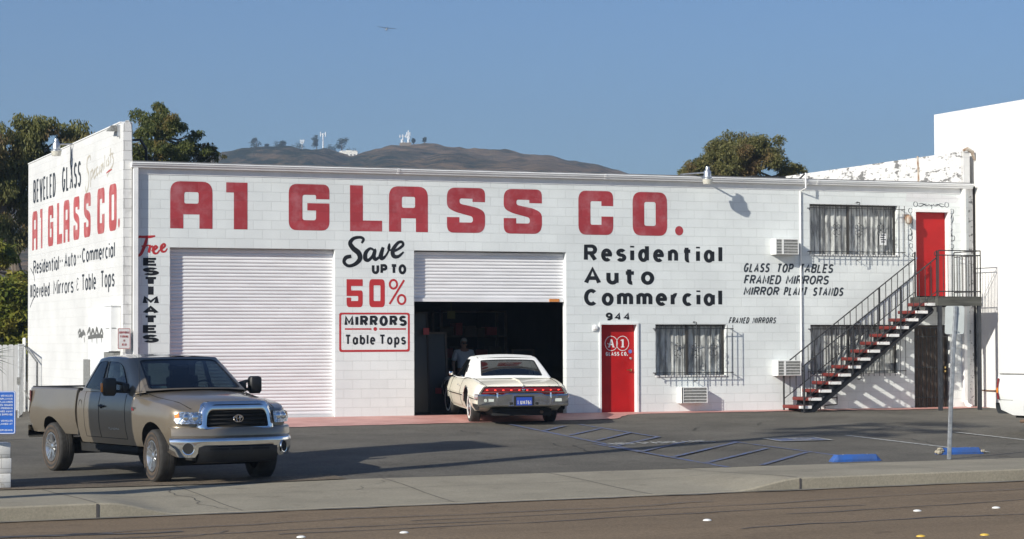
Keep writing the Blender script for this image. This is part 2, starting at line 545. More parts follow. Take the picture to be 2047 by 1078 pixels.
# worn wheelchair symbol square and the white letters in the access aisle
gp = lambda u, v, d: (u, v, zg(u, v)+0.018+d)
b = MB()
ground_strip(b, (9.94, -9.08), (11.02, -9.04), 0.74, dz=0.010)
structure(b.build('blue_bay_symbol_ground', mat('worn_blue_square', (0.07, 0.10, 0.22), 0.8, col2=(0.105, 0.10, 0.095), vs=7, detail=8, contrast=(0.42, 0.66))))
b = MB()
for p, q in (((9.92, -8.70), (11.05, -8.68)), ((9.88, -9.45), (11.0, -9.43)), ((9.94, -8.66), (9.90, -9.49)), ((11.03, -8.66), (10.99, -9.47))):
    ground_strip(b, p, q, 0.06, dz=0.016, seg=4)
ground_strip(b, (10.36, -8.88), (10.50, -9.05), 0.07, dz=0.017, seg=3)
ground_strip(b, (10.50, -9.05), (10.66, -9.06), 0.07, dz=0.019, seg=3)
ground_strip(b, (10.66, -9.06), (10.78, -9.28), 0.07, dz=0.021, seg=3)
for k in range(8):
    a0, a1 = radians(120+k*28), radians(120+(k+1)*28)
    ground_strip(b, (10.50+0.17*cos(a0), -9.20+0.17*sin(a0)), (10.50+0.17*cos(a1), -9.20+0.17*sin(a1)), 0.05, dz=0.023+0.001*k, seg=1)
structure(b.build('white_bay_symbol', m_whitepaint))
def aisle_word(s_, xa, xb):
    b = MB(); W = (xb-xa)/len(s_)
    for i, c in enumerate(s_):
        x = xa+i*W; w = W*0.66
        def g(u, v): return (x+u*w, -9.32+v*0.42)
        for st_ in {'N': [(0, 0, 0, 1), (0, 1, 1, 0), (1, 0, 1, 1)], 'O': [(0, 0, 0, 1), (0, 1, 1, 1), (1, 1, 1, 0), (1, 0, 0, 0)], 'P': [(0, 0, 0, 1), (0, 1, 1, 1), (1, 1, 1, .5), (1, .5, 0, .5)], 'A': [(0, 0, .5, 1), (.5, 1, 1, 0), (.2, .4, .8, .4)],
                   'R': [(0, 0, 0, 1), (0, 1, 1, 1), (1, 1, 1, .5), (1, .5, 0, .5), (.4, .5, 1, 0)], 'K': [(0, 0, 0, 1), (0, .5, 1, 1), (.2, .6, 1, 0)], 'I': [(.5, 0, .5, 1)], 'G': [(1, 1, 0, 1), (0, 1, 0, 0), (0, 0, 1, 0), (1, 0, 1, .5), (1, .5, .5, .5)]}[c]:
            ground_strip(b, g(st_[0], st_[1]), g(st_[2], st_[3]), 0.045, dz=0.018+0.0012*i, seg=2)
    structure(b.build('aisle_lettering', m_whitepaint))
aisle_word('NO', 6.56, 7.0); aisle_word('PARKING', 7.15, 8.65)
# tar-sealed cracks in the street, plus two broad dark streaks
b = MB()
def tar(b, x0, x1, y0, y1, w, seg=60, amp=0.05):
    ph = random.random()*10
    P = []
    for i in range(seg+1):
        t = i/seg; x = lerp(x0, x1, t); y = lerp(y0, y1, t)+amp*sin(t*9+ph)+amp*0.5*sin(t*23+ph)+amp*0.25*sin(t*61)
        ww = w*(0.6+0.5*abs(sin(t*14+ph)))
        z = z_street(x)+0.026
        P.append([(x, y-ww/2, z), (x, y+ww/2, z)])
    b.grid(P)
tar(b, -6, 3.2, -20.6, -19.9, 0.055, amp=0.12)
tar(b, -1.5, 12, -21.0, -19.6, 0.05, amp=0.10)
tar(b, -3.5, 4.6, -22.0, -21.4, 0.05, amp=0.06)
tar(b, -6, -0.4, -21.5, -21.35, 0.05, amp=0.04)
tar(b, 1.5, 10, -23.9, -23.2, 0.06, amp=0.12)
tar(b, -8, -4.4, -20.7, -20.95, 0.12, amp=0.06, seg=24)  # broad dark streak at the left end
tar(b, -8, -5.2, -20.2, -20.85, 0.10, amp=0.08, seg=20)  # second broad dark streak, running into the first
tar(b, -5.3, -3.9, -22.3, -21.2, 0.04, amp=0.05, seg=20)
tar(b, 3.0, 12, -22.2, -21.2, 0.045, amp=0.08)
structure(b.build('tar_cracks_and_streaks', m_tar))
# raised road markers
m_dotw = mat('marker_white', (0.75, 0.75, 0.72), 0.5, var=0.1, vs=20)
m_doty = mat('marker_yellow', (0.65, 0.42, 0.06), 0.5, var=0.15, vs=20)
def dot(x, y, m, label, grp):
    b = MB()
    z = z_street(x)+0.02
    b.lathe([(0.055, -0.004), (0.052, 0.007), (0.04, 0.014), (0.02, 0.019), (0.001, 0.02)], (x, y, z), n=16)
    tag(b.build('road_marker', m), label, 'road marker', grp)
lw = 'white ceramic road marker dot in the brown street'
for x, y, lb in ((-3.37, -22.4, 'white road marker dot, leftmost at the bottom edge'), (-2.13, -22.42, 'white road marker dot, second from the left'), (1.71, -22.61, 'white road marker dot alone in mid street'), (4.67, -22.63, 'white road marker dot, second from the right'), (5.79, -22.71, 'white road marker dot, rightmost in the street')):
    dot(x, y, m_dotw, lb, 'white dots along the lane line')
dot(2.79, -25.72, m_doty, 'yellow road marker dot, left of the two', 'yellow dots on the centre line')
dot(3.49, -25.92, m_doty, 'yellow road marker dot, right of the two', 'yellow dots on the centre line')
# ------------------------------------------------------------------ hand-painted lettering
def E_(cx, cy, rx, ry, a0, a1, n=14):
    return [(cx+rx*cos(radians(lerp(a0, a1, k/n))), cy+ry*sin(radians(lerp(a0, a1, k/n)))) for k in range(n+1)]
XH = 0.72
GL = {
 'A': (0.95, [[(0, 0), (.5, 1), (1, 0)], [(.2, .33), (.8, .33)]]),
 'B': (0.85, [[(0, 0), (0, 1), (.55, 1)]+E_(.6, .77, .36, .23, 90, -90)[1:]+[(0, .54)], [(0, .54), (.6, .54)]+E_(.62, .27, .38, .27, 90, -90)[1:]+[(0, 0)]]),
 'C': (0.88, [E_(.5, .5, .5, .5, 48, 312, 24)]),
 'D': (0.9, [[(0, 0), (0, 1), (.4, 1)]+E_(.45, .5, .55, .5, 90, -90, 18)[1:]+[(0, 0), (0, .1)]]),
 'E': (0.75, [[(1, 1), (0, 1), (0, 0), (1, 0)], [(0, .52), (.85, .52)]]),
 'F': (0.72, [[(1, 1), (0, 1), (0, 0)], [(0, .5), (.85, .5)]]),
 'G': (0.92, [E_(.5, .5, .5, .5, 48, 352, 24)+[(1, .45), (.58, .45)]]),
 'I': (0.0, [[(.5, 0), (.5, 1)]]),
 'K': (0.85, [[(0, 0), (0, 1)], [(1, 1), (0, .4)], [(.35, .62), (1, 0)]]),
 'L': (0.7, [[(0, 1), (0, 0), (1, 0)]]),
 'M': (1.05, [[(0, 0), (0, 1), (.5, .25), (1, 1), (1, 0)]]),
 'N': (0.9, [[(0, 0), (0, 1), (1, 0), (1, 1)]]),
 'O': (0.92, [E_(.5, .5, .5, .5, 90, 450, 28)]),
 'P': (0.8, [[(0, 0), (0, 1), (.6, 1)]+E_(.62, .74, .38, .26, 90, -90)[1:]+[(0, .48)]]),
 'R': (0.86, [[(0, 0), (0, 1), (.6, 1)]+E_(.62, .75, .38, .25, 90, -90)[1:]+[(0, .5)], [(.5, .5), (1, 0)]]),
 'S': (0.82, [E_(.5, .755, .47, .245, 28, 270, 16)+E_(.5, .255, .5, .255, 90, -152, 16)[1:]]),
 'T': (0.8, [[(0, 1), (1, 1)], [(.5, 1), (.5, 0)]]),
 'U': (0.86, [[(0, 1), (0, .35)]+E_(.5, .36, .5, .36, 180, 360, 14)[1:]+[(1, 1)]]),
 'V': (1.0, [[(-.06, 1), (.5, -.02)], [(.5, -.02), (1.06, 1)]]),
 'Y': (0.9, [[(0, 1), (.5, .48), (1, 1)], [(.5, .48), (.5, 0)]]),
 '0': (0.8, [E_(.5, .5, .5, .5, 90, 450, 28)]),
 '1': (0.3, [[(0, .82), (.9, 1), (.9, 0)]]),
 '4': (0.85, [[(.75, 0), (.75, 1), (0, .3), (1, .3)]]),
 '5': (0.8, [[(.95, 1), (.08, 1), (.04, .56)]+E_(.48, .32, .5, .32, 130, -145, 16)]),
 '6': (0.8, [[(.8, 1)]+E_(.5, .5, .5, .5, 130, 180, 5)+E_(.5, .3, .5, .3, 180, 540, 20)]),
 '7': (0.75, [[(0, 1), (1, 1), (.35, 0)]]),
 '9': (0.8, [[(.12, 0), (.6, 0), (1, .2), (1, .7)]+E_(.5, .7, .5, .3, 0, 360, 22)]),
 '.': (0.0, [[(.5, 0), (.5, .02)]]),
 ':': (0.0, [[(.5, .42), (.5, .44)]]),
 '-': (0.4, [[(0, .45), (1, .45)]]),
 '&': (0.6, [E_(.6, .76, .4, .24, 20, 270, 14)+E_(.55, .26, .5, .26, 90, 330, 14)[1:]]),
 'a': (0.68, [E_(.46, XH/2, .46, XH/2, 0, 360, 26), [(.96, XH), (.96, 0)]]),
 'b': (0.68, [[(.04, 1.05), (.04, 0)], E_(.54, XH/2, .46, XH/2, 180, 540, 26)]),
 'c': (0.62, [E_(.52, XH/2, .52, XH/2, 52, 308, 18)]),
 'd': (0.68, [[(.96, 1.05), (.96, 0)], E_(.46, XH/2, .46, XH/2, 0, 360, 26)]),
 'e': (0.66, [[(.04, XH*.52), (.98, XH*.52)]+E_(.5, XH/2, .5, XH/2, 8, 312, 20)]),
 'h': (0.62, [[(.04, 1.05), (.04, 0)], E_(.5, XH*.6, .46, XH*.4, 170, 0, 10)+[(.96, 0)]]),
 'i': (0.0, [[(.5, 0), (.5, XH)], [(.5, .94), (.5, 1.06)]]),
 'l': (0.0, [[(.5, 0), (.5, 1.05)]]),
 'm': (1.05, [[(0, 0), (0, XH)], E_(.25, XH*.68, .25, XH*.32, 180, 0, 10)+[(.5, 0)], E_(.75, XH*.68, .25, XH*.32, 180, 0, 10)+[(1, 0)]]),
 'n': (0.62, [[(.02, 0), (.02, XH)], E_(.5, XH*.62, .48, XH*.38, 180, 0, 12)+[(.98, 0)]]),
 'o': (0.68, [E_(.5, XH/2, .5, XH/2, 90, 450, 26)]),
 'p': (0.68, [[(.04, XH), (.04, -.28)], E_(.54, XH/2, .46, XH/2, 180, 540, 26)]),
 'r': (0.42, [[(.05, 0), (.05, XH)], [(.05, XH*.6)]+E_(.75, XH*.55, .6, XH*.45, 150, 75, 8)]),
 's': (0.58, [E_(.5, XH*.755, .47, XH*.245, 28, 270, 14)+E_(.5, XH*.255, .5, XH*.255, 90, -152, 14)[1:]]),
 't': (0.60, [[(.42, .98), (.42, .16)]+E_(.72, .16, .3, .16, 180, 285, 7)[1:], [(0, XH), (1, XH)]]),
 'u': (0.62, [[(.02, XH), (.02, XH*.4)]+E_(.5, XH*.4, .48, XH*.4, 180, 360, 12)[1:]+[(.98, XH)], [(.98, XH), (.98, 0)]]),
 'v': (0.66, [[(0, XH), (.5, 0), (1, XH)]]),
}
class Flat:
    """Collects flat brush strokes on one wall and merges them into a single sheet without overlaps."""
    def __init__(s, axis):
        s.axis = axis; s.polys = []; s.off = None
    def add(s, vs, fs, smooth=False):
        for f in fs: s.polys.append([tuple(vs[i]) for i in f])
        return s
    def box(s, x0, x1, y0, y1, z0, z1):
        return s.add([(x0, y0, z0), (x1, y0, z0), (x1, y0, z1), (x0, y0, z1)], ((0, 1, 2, 3),))
    def build(s, name, m, parent, **kw):
        a = s.axis; o = 1-a
        v2 = []; fs = []; depth = s.polys[0][0][o]
        for p in s.polys:
            q = [(c[a], c[2]) for c in p]
            ar = sum(q[i-1][0]*q[i][1]-q[i][0]*q[i-1][1] for i in range(len(q)))
            if abs(ar) < 1e-9: continue
            if ar < 0: q.reverse()
            fs.append(list(range(len(v2), len(v2)+len(q)))); v2 += [Vector(c) for c in q]
        ed = [(f[i-1], f[i]) for f in fs for i in range(len(f))]
        r = delaunay_2d_cdt(v2, ed, [], 0, 1e-5)
        polys = [[v2[i] for i in f] for f in fs]
        bins = {}; BS = 0.06
        for q in polys:
            xa, xb = min(c.x for c in q), max(c.x for c in q)
            for k in range(int(math.floor(xa/BS)), int(math.floor(xb/BS))+1): bins.setdefault(k, []).append(q)
        def inside(x, y):
            for q in bins.get(int(math.floor(x/BS)), ()):
                c = False
                for i in range(len(q)):
                    a_, b_ = q[i-1], q[i]
                    if (a_.y > y) != (b_.y > y) and x < (b_.x-a_.x)*(y-a_.y)/(b_.y-a_.y)+a_.x: c = not c
                if c: return True
            return False
        b = MB(); keep = []
        for f in r[2]:
            cx = sum(r[0][i].x for i in f)/len(f); cy = sum(r[0][i].y for i in f)/len(f)
            if inside(cx, cy): keep.append(f)
        def p3(c):
            return (c[0], depth, c[1]) if a == 0 else (depth, c[0], c[1])
        b.add([p3(c) for c in r[0]], keep)
        return b.build(name, m, parent, **kw)
def ribbon(b, pts, w, place, d):
    """Flat brush stroke of width w (number or list) along pts; place(u, v, depth) -> point."""
    q = [pts[0]]
    for p in pts[1:]:
        if (p[0]-q[-1][0])**2+(p[1]-q[-1][1])**2 > 1e-10: q.append(p)
    n = len(q)
    if n < 2: return
    closed = n > 4 and (q[0][0]-q[-1][0])**2+(q[0][1]-q[-1][1])**2 < 1e-8
    ws = w if isinstance(w, (list, tuple)) else [w]*n
    if len(ws) != n:
        ws = [ws[min(len(ws)-1, int(i*len(ws)/n))] for i in range(n)]
    Lp = []; Rp = []
    for i in range(n):
        def nrm(a, c):
            dx, dy = c[0]-a[0], c[1]-a[1]; l = sqrt(dx*dx+dy*dy) or 1
            return (-dy/l, dx/l)
        if closed:
            n0 = nrm(q[i-1 if i else n-2], q[i]); n1 = nrm(q[i], q[(i+1) if i < n-1 else 1])
        else:
            n0 = nrm(q[max(i-1, 0)], q[max(i, 1)]); n1 = nrm(q[min(i, n-2)], q[min(i+1, n-1)])
        mx, my = n0[0]+n1[0], n0[1]+n1[1]; l2 = mx*mx+my*my
        if l2 < 0.15:
            mx, my = n1; s = 1
        else:
            l = sqrt(l2); mx, my = mx/l, my/l
            s = min(1.22, 1/max(0.3, mx*n1[0]+my*n1[1]))
        h = ws[i]/2*s
        Lp.append((q[i][0]+mx*h, q[i][1]+my*h)); Rp.append((q[i][0]-mx*h, q[i][1]-my*h))
    vs = []; fs = []
    for i in range(n):
        vs += [place(*Lp[i], d), place(*Rp[i], d)]
        if i: fs.append((2*i-2, 2*i-1, 2*i+1, 2*i))
    b.add(vs, fs)
def text_strokes(b, s, x0, x1, z0, z1, t, place, gap=0.55, xs=1.0, shear=0.0, space=0.5, d0=0.003):
    """Write s so that its ink spans x0..x1 and its capitals z0..z1; t stroke width, xs stretch of vertical strokes."""
    H = z1-z0
    W = (x1-x0)/xs - shear*H
    ws = []; 
    for c in s:
        ws.append(GL[c][0] if c != ' ' else space)
    ng = len(s)-1
    g = gap*t
    nt = sum(1 for c in s if c != ' ')
    tot = sum(ws)
    free = W-nt*t-ng*g
    if tot <= 0:
        k = 0; g = (W-nt*t)/max(1, ng); tot = 1e9
    else:
        k = free/tot
    if k < 0.05*H and tot < 1e8:
        g = g*0.4; k = (W-nt*t-ng*g)/tot
    x = 0; dd = d0
    for c, w in zip(s, ws):
        if c == ' ':
            x += w*k+g; continue
        if c in '.:':
            v0 = 0 if c == '.' else 0.38*H
            ribbon(b, [(x+t/2+shear*v0, v0), (x+t/2+shear*(v0+t), v0+t*1.1)], t, lambda a, c2, d: place(x0+a*xs, z0+c2, d), dd)
            x += t+g; continue
        for st in GL[c][1]:
            pts = []
            for u, v in st:
                vv = t/2+v*(H-t)
                if v < 0: vv = v*H
                uu = x+t/2+u*w*k
                pts.append((uu+shear*vv, vv))
            ribbon(b, pts, t, lambda a, c2, d: place(x0+a*xs, z0+c2, d), dd)
            dd += 0.00025
        x += w*k+t+g
def rpoly(pts, n=6):
    """Polygon with rounded corners: pts are (x, y) or (x, y, r)."""
    out = []; N = len(pts)
    for i, p in enumerate(pts):
        r = p[2] if len(p) > 2 else 0
        if not r: out.append((p[0], p[1])); continue
        a = Vector(pts[i-1][:2]); c = Vector(pts[(i+1) % N][:2]); q = Vector(p[:2])
        d0 = (a-q); d1 = (c-q)
        r0 = min(r, d0.length*0.5, d1.length*0.5)
        s = q+d0.normalized()*r0; e = q+d1.normalized()*r0
        for k in range(n+1):
            t = k/n
            v = s*(1-t)**2+q*2*t*(1-t)+e*t*t
            out.append((v.x, v.y))
    return out
def fill(b, loops, place, d):
    tri = tessellate_polygon([[Vector((x, y, 0)) for x, y in lp] for lp in loops])
    pts = [p for lp in loops for p in lp]
    b.add([place(x, y, d) for x, y in pts], tri)
def R4(x0, x1, y0, y1, r): return [(x0, y0, r), (x1, y0, r), (x1, y1, r), (x0, y1, r)]
BLK = {
 'A': [[(0, 0), (.31, 0), (.31, .3), (.69, .3), (.69, 0), (1, 0), (1, 1, .24), (0, 1, .24)], R4(.33, .67, .53, .775, .05)],
 '1': [[(.36, 0), (1, 0), (1, 1), (0, 1), (0, .785), (.36, .785)]],
 'G': [[(1, .68), (.67, .68), (.67, .77, .06), (.335, .77, .06), (.335, .22, .06), (.67, .22, .06), (.67, .432), (.455, .432), (.455, .59), (1, .59), (1, 0, .2), (0, 0, .2), (0, 1, .2), (1, 1, .2)]],
 'L': [[(0, 0), (1, 0), (1, .235), (.4, .235), (.4, 1), (0, 1)]],
 'S': [[(1, .69), (.67, .69), (.67, .76), (.33, .765, .06), (.33, .645, .06), (.8, .565, .25), (1, .47, .2), (1, 0, .25), (0, 0, .25), (0, .345), (.325, .345), (.325, .23), (.68, .23, .06), (.68, .36, .08), (.2, .465, .25), (0, .56, .2), (0, 1, .22), (1, 1, .2)]],
 'C': [[(1, .66), (.66, .66), (.66, .765), (.345, .765, .05), (.345, .23, .05), (.66, .23), (.66, .42), (1, .42), (1, 0, .22), (0, 0, .22), (0, 1, .22), (1, 1, .22)]],
 'O': [R4(0, 1, 0, 1, .24), R4(.335, .665, .225, .775, .06)],
 '5': [[(0, 1), (1, 1), (1, .76), (.28, .76), (.28, .60), (1, .60, .12), (1, 0, .18), (0, 0, .18), (0, .34), (.28, .34), (.28, .22), (.72, .22, .05), (.72, .40, .05), (0, .40)]],
 '0': [R4(0, 1, 0, 1, .2), R4(.28, .72, .22, .78, .05)],
 '.': [E_(.5, .5, .5, .5, 0, 360, 20)[:-1]],
}
def block_letter(b, c, x0, x1, z0, z1, place, d=0.003):
    lp = []
    for l in BLK[c]:
        q = rpoly(l) if c != '.' else l
        lp.append([(x0+(x1-x0)*u, z0+(z1-z0)*v) for u, v in q])
    fill(b, lp, place, d)
def crom(pts, n=6):
    """Catmull-Rom through pts."""
    out = []
    P = [pts[0]]+list(pts)+[pts[-1]]
    for i in range(1, len(P)-2):
        for k in range(n):
            t = k/n
            out.append(tuple(0.5*((2*P[i][j])+(-P[i-1][j]+P[i+1][j])*t+(2*P[i-1][j]-5*P[i][j]+4*P[i+1][j]-P[i+2][j])*t*t+(-P[i-1][j]+3*P[i][j]-3*P[i+1][j]+P[i+2][j])*t**3) for j in range(len(P[0]))))
    out.append(tuple(pts[-1]))
    return out
def script(b, strokes, x0, x1, z0, z1, place, wscale=1.0, d0=0.003):
    """Brush script: strokes of (u, v, width) in a unit box."""
    dd = d0
    for st in strokes:
        q = crom([tuple(p) for p in st], 7)
        pts = [(x0+(x1-x0)*p[0], z0+(z1-z0)*p[1]) for p in q]
        ribbon(b, pts, [max(0.004, p[2]*wscale) for p in q], place, dd)
        dd += 0.0003
# ------------------------------------------------------------------ the glass shop
BW, BH = 0.4064, 0.2032
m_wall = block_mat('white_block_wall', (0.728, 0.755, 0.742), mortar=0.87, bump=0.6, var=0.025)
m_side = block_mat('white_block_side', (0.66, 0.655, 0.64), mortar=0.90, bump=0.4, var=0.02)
m_para = block_mat('peeling_parapet', (0.74, 0.72, 0.69), mortar=0.9, stain=(0.16, 0.155, 0.15), stain_rng=(0.54, 0.60), stain_stretch=(1, 0.5, 1.3), stain_scale=6.5, bump=0.3)
m_pil = block_mat('weathered_pilaster', (0.72, 0.71, 0.69), mortar=0.55, stain=(0.25, 0.24, 0.23), stain_rng=(0.52, 0.85), stain_stretch=(1, 1, 0.6), stain_scale=5, bump=0.7)
m_trim = mat('white_trim_paint', (0.78, 0.775, 0.76), 0.5, var=0.05, vs=3, bump=0.1, bs=30)
m_gut = mat('gutter_paint', (0.74, 0.74, 0.73), 0.45, var=0.08, vs=2.0, stretch=(0.6, 1, 4))
m_roof = mat('grey_roofing', (0.16, 0.16, 0.165), 0.9, var=0.3, vs=2)
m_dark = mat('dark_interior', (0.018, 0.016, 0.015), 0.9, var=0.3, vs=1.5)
m_floor = mat('shop_floor', (0.07, 0.06, 0.055), 0.7, var=0.3, vs=2)
m_door = mat('red_door_paint', (0.40, 0.010, 0.011), 0.45, spec=0.25, var=0.08, vs=3, bump=0.05, bs=20)
m_slat = mat('roller_slat_paint', (0.74, 0.73, 0.735), 0.42, var=0.06, vs=2.5, stretch=(0.5, 1, 3), detail=6)
m_iron = mat('black_iron', (0.025, 0.025, 0.027), 0.5, var=0.2, vs=10)
m_galv = mat('galvanised_steel', (0.50, 0.51, 0.52), 0.38, metal=0.85, var=0.2, vs=12)
m_brass = mat('brass', (0.55, 0.40, 0.16), 0.3, metal=1.0)
m_redL = block_mat('faded_red_letter', (0.37, 0.045, 0.055), mortar=1.0, wear=(0.46, 0.20, 0.22), wearscale=2.6, wearamt=0.55, bump=0.5, var=0.10)
m_redL2 = block_mat('bright_red_letter', (0.47, 0.035, 0.04), mortar=1.0, bump=0.4, var=0.05)
m_redL3 = block_mat('sun_faded_red_letter', (0.42, 0.085, 0.085), mortar=1.0, wear=(0.60, 0.35, 0.34), wearscale=2.2, wearamt=0.5, bump=0.4, var=0.08)
m_blk = block_mat('black_letter', (0.010, 0.012, 0.016), mortar=1.0, wear=(0.035, 0.038, 0.048), wearscale=3, wearamt=0.5, bump=0.4, var=0.05)
m_blk2 = block_mat('slate_letter', (0.028, 0.035, 0.046), mortar=1.0, wear=(0.09, 0.10, 0.115), wearscale=3, wearamt=0.5, bump=0.4)
m_ghost = block_mat('ghost_letter', (0.46, 0.42, 0.34), mortar=1.0, wear=(0.60, 0.58, 0.54), wearscale=6, wearamt=0.7, bump=0.3)
m_wl = mat('white_lettering', (0.76, 0.74, 0.72), 0.5)
m_glass = glass_mat('window_glass', (0.88, 0.90, 0.92), 0.02)
m_curt = mat('lace_curtain', (0.74, 0.72, 0.66), 0.95, col2=(0.28, 0.275, 0.26), vs=6, detail=9, stretch=(2.2, 1, 0.45), contrast=(0.42, 0.58))
m_ac = mat('aircon_white', (0.74, 0.735, 0.71), 0.5, var=0.05, vs=6)
m_acg = mat('aircon_grille', (0.20, 0.20, 0.19), 0.7, var=0.25, vs=20)

shop = empty('glass_shop', 'long white painted block glass shop with red lettering and roller doors', 'building', (0, 0, 0))
X0, X1, ZT = -0.4, 20.27, 5.42
D1 = (0.4064, 4.064, -0.3, 3.6576); D2 = (5.893, 9.5504, -0.3, 3.6576)
RD = (10.36, 11.34, -0.3, 2.06); W1 = (11.786, 13.614, 0.8128, 2.02); W2 = (15.85, 18.27, 0.8128, 2.01); W3 = (15.85, 18.27, 3.6576, 4.88)
UD = (18.68, 19.74, 2.68, 4.82); BD = (18.70, 19.70, -0.3, 2.0)
OPEN = [D1, D2, RD, W1, W2, W3, UD, BD]
REV = 0.2
b = MB()
xs = sorted(set([X0, X1]+[v for o in OPEN for v in o[:2]]))
zs = sorted(set([-0.7, ZT]+[v for o in OPEN for v in o[2:]]))
for i in range(len(xs)-1):
    for k in range(len(zs)-1):
        cx, cz = (xs[i]+xs[i+1])/2, (zs[k]+zs[k+1])/2
        if any(o[0] < cx < o[1] and o[2] < cz < o[3] for o in OPEN): continue
        b.quad((xs[i], 0, zs[k]), (xs[i+1], 0, zs[k]), (xs[i+1], 0, zs[k+1]), (xs[i], 0, zs[k+1]))
for x0, x1, z0, z1 in OPEN:
    b.quad((x0, 0, z0), (x0, REV, z0), (x0, REV, z1), (x0, 0, z1))
    b.quad((x1, 0, z0), (x1, 0, z1), (x1, REV, z1), (x1, REV, z0))
    b.quad((x0, 0, z1), (x0, REV, z1), (x1, REV, z1), (x1, 0, z1))
    b.quad((x0, 0, z0), (x1, 0, z0), (x1, REV, z0), (x0, REV, z0))
b.build('front_wall', m_wall, shop)
# inner skin so that light does not leak through
b = MB()
inner = [D2, W1, W2, W3]
b.quad((X0, 11.3, -0.7), (X1, 11.3, -0.7), (X1, 11.3, 5.5), (X0, 11.3, 5.5))
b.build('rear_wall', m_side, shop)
b = MB()
b.add([(-0.41, -0.10, 5.415), (20.28, -0.10, 5.415), (20.28, 11.35, 5.60), (-0.41, 11.35, 5.60), (-0.41, -0.10, 5.475), (20.28, -0.10, 5.475), (20.28, 11.35, 5.66), (-0.41, 11.35, 5.66)],
      ((0, 3, 2, 1), (4, 5, 6, 7), (0, 1, 5, 4), (1, 2, 6, 5), (2, 3, 7, 6), (3, 0, 4, 7)))
b.build('roof', m_roof, shop)
# left side wall (mural wall) with its weathered end and ragged corner
b = MB()
b.add([(-0.6, -0.005, -0.7), (-0.6, 11.36, -0.7), (-0.6, 11.36, 6.23), (-0.6, 0.3, 6.30), (-0.6, -0.005, 6.24),
       (-0.402, -0.005, -0.7), (-0.402, 11.36, -0.7), (-0.402, 11.36, 6.23), (-0.402, 0.3, 6.30), (-0.402, -0.005, 6.30)],
      ((0, 1, 2, 3, 4), (5, 9, 8, 7, 6), (0, 4, 9, 5), (1, 6, 7, 2), (2, 7, 8, 3), (3, 8, 9, 4)))
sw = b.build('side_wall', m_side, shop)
# weathered end pier of the mural wall
b = MB()
pts = [(-0.603, -0.7), (-0.425, -0.7), (-0.425, 5.2), (-0.405, 5.45), (-0.42, 5.62), (-0.425, 6.1), (-0.435, 6.24), (-0.49, 6.335), (-0.55, 6.325), (-0.585, 6.26), (-0.603, 6.24)]
b.prism(pts, 0, 1, lambda x, z, w: (x, lerp(-0.035, -0.0055, w), z))
b.build('end_pier', m_pil, shop)
b = MB()
b.add([(-0.615, 0.25, 6.300), (-0.39, 0.25, 6.300), (-0.39, 11.37, 6.232), (-0.615, 11.37, 6.232), (-0.615, 0.25, 6.325), (-0.39, 0.25, 6.325), (-0.39, 11.37, 6.257), (-0.615, 11.37, 6.257)],
      ((0, 3, 2, 1), (4, 5, 6, 7), (0, 1, 5, 4), (1, 2, 6, 5), (2, 3, 7, 6), (3, 0, 4, 7)))
b.build('coping', m_trim, shop)
# right parapet wall, peeling
b = MB()
b.box(20.09, 20.30, 0.012, 12.4, 5.44, 6.25)
b.box(20.275, 20.40, 0.012, 12.4, -0.7, 5.44)
b.build('parapet_wall', m_para, shop)
b = MB()
b.box(20.12, 20.30, -0.03, 0.010, 5.47, 6.24)
b.build('end_pier', m_side, shop)
b = MB()
b.tube([(20.08, 1.95, 5.5), (20.075, 1.95, 5.9), (20.07, 1.97, 6.28)], 0.025)
b.build('rusty_vent_pipe', mat('rusty_metal', (0.25, 0.14, 0.08), 0.8, col2=(0.5, 0.45, 0.38), vs=8), shop)
b = MB()
b.tube([(20.1, -0.05, 6.27), (20.22, -0.06, 6.31), (20.36, -0.05, 6.24), (20.45, -0.02, 6.05)], [0.03, 0.05, 0.05, 0.03], n=7)
b.build('rusty_cap', mat('rusty_metal', (0.25, 0.14, 0.08), 0.8, col2=(0.5, 0.45, 0.38), vs=8), shop)
# gutter: K profile along the roof edge, in three lengths
b = MB()
prof = [(-0.012, 5.44), (-0.165, 5.445), (-0.172, 5.425), (-0.158, 5.415), (-0.150, 5.385), (-0.125, 5.360), (-0.118, 5.335), (-0.012, 5.332)]
for xa, xb in ((-0.44, 5.48), (5.49, 10.48), (10.49, 16.0), (16.01, 20.33)):
    b.rings([[(xa, y, z) for y, z in prof], [(xb, y, z) for y, z in prof]], True, True, smooth=False)
b.build('gutter', m_gut, shop)
for x in (5.485, 10.485, 16.005):
    b = MB()
    b.rings([[(xx, y*1.03-0.002, z+0.003*(1 if z > 5.4 else -1)) for y, z in prof] for xx in (x-0.03, x+0.03)], True, True, smooth=False)
    b.build('gutter_joint', m_trim, shop)
b = MB()
b.box(X0, X1, -0.011, -0.001, 5.20, 5.43)
b.build('fascia_board', m_trim, shop)
# down pipes
b = MB()
b.box(-0.395, -0.30, -0.115, -0.003, -0.45, 5.335)
b.build('down_pipe', m_trim, shop)
b = MB()
b.box(20.05, 20.13, -0.11, -0.003, 0.12, 5.335)
b.tube([(20.09, -0.06, 0.16), (20.11, -0.12, 0.06), (20.16, -0.24, 0.01)], 0.05, n=8)
b.build('down_pipe', m_trim, shop)
b = MB()
b.tube([(15.59, -0.022, -0.02), (15.59, -0.022, 5.17), (15.64, -0.2, 5.24), (15.64, -0.2, 5.60)], 0.020, n=8)
b.build('conduit_pipe', m_trim, shop)
b = MB()
b.tube([(15.64, -0.2, 5.60), (15.9, 0.6, 5.50)], 0.02, n=6)
b.build('service_cable', m_iron, shop)
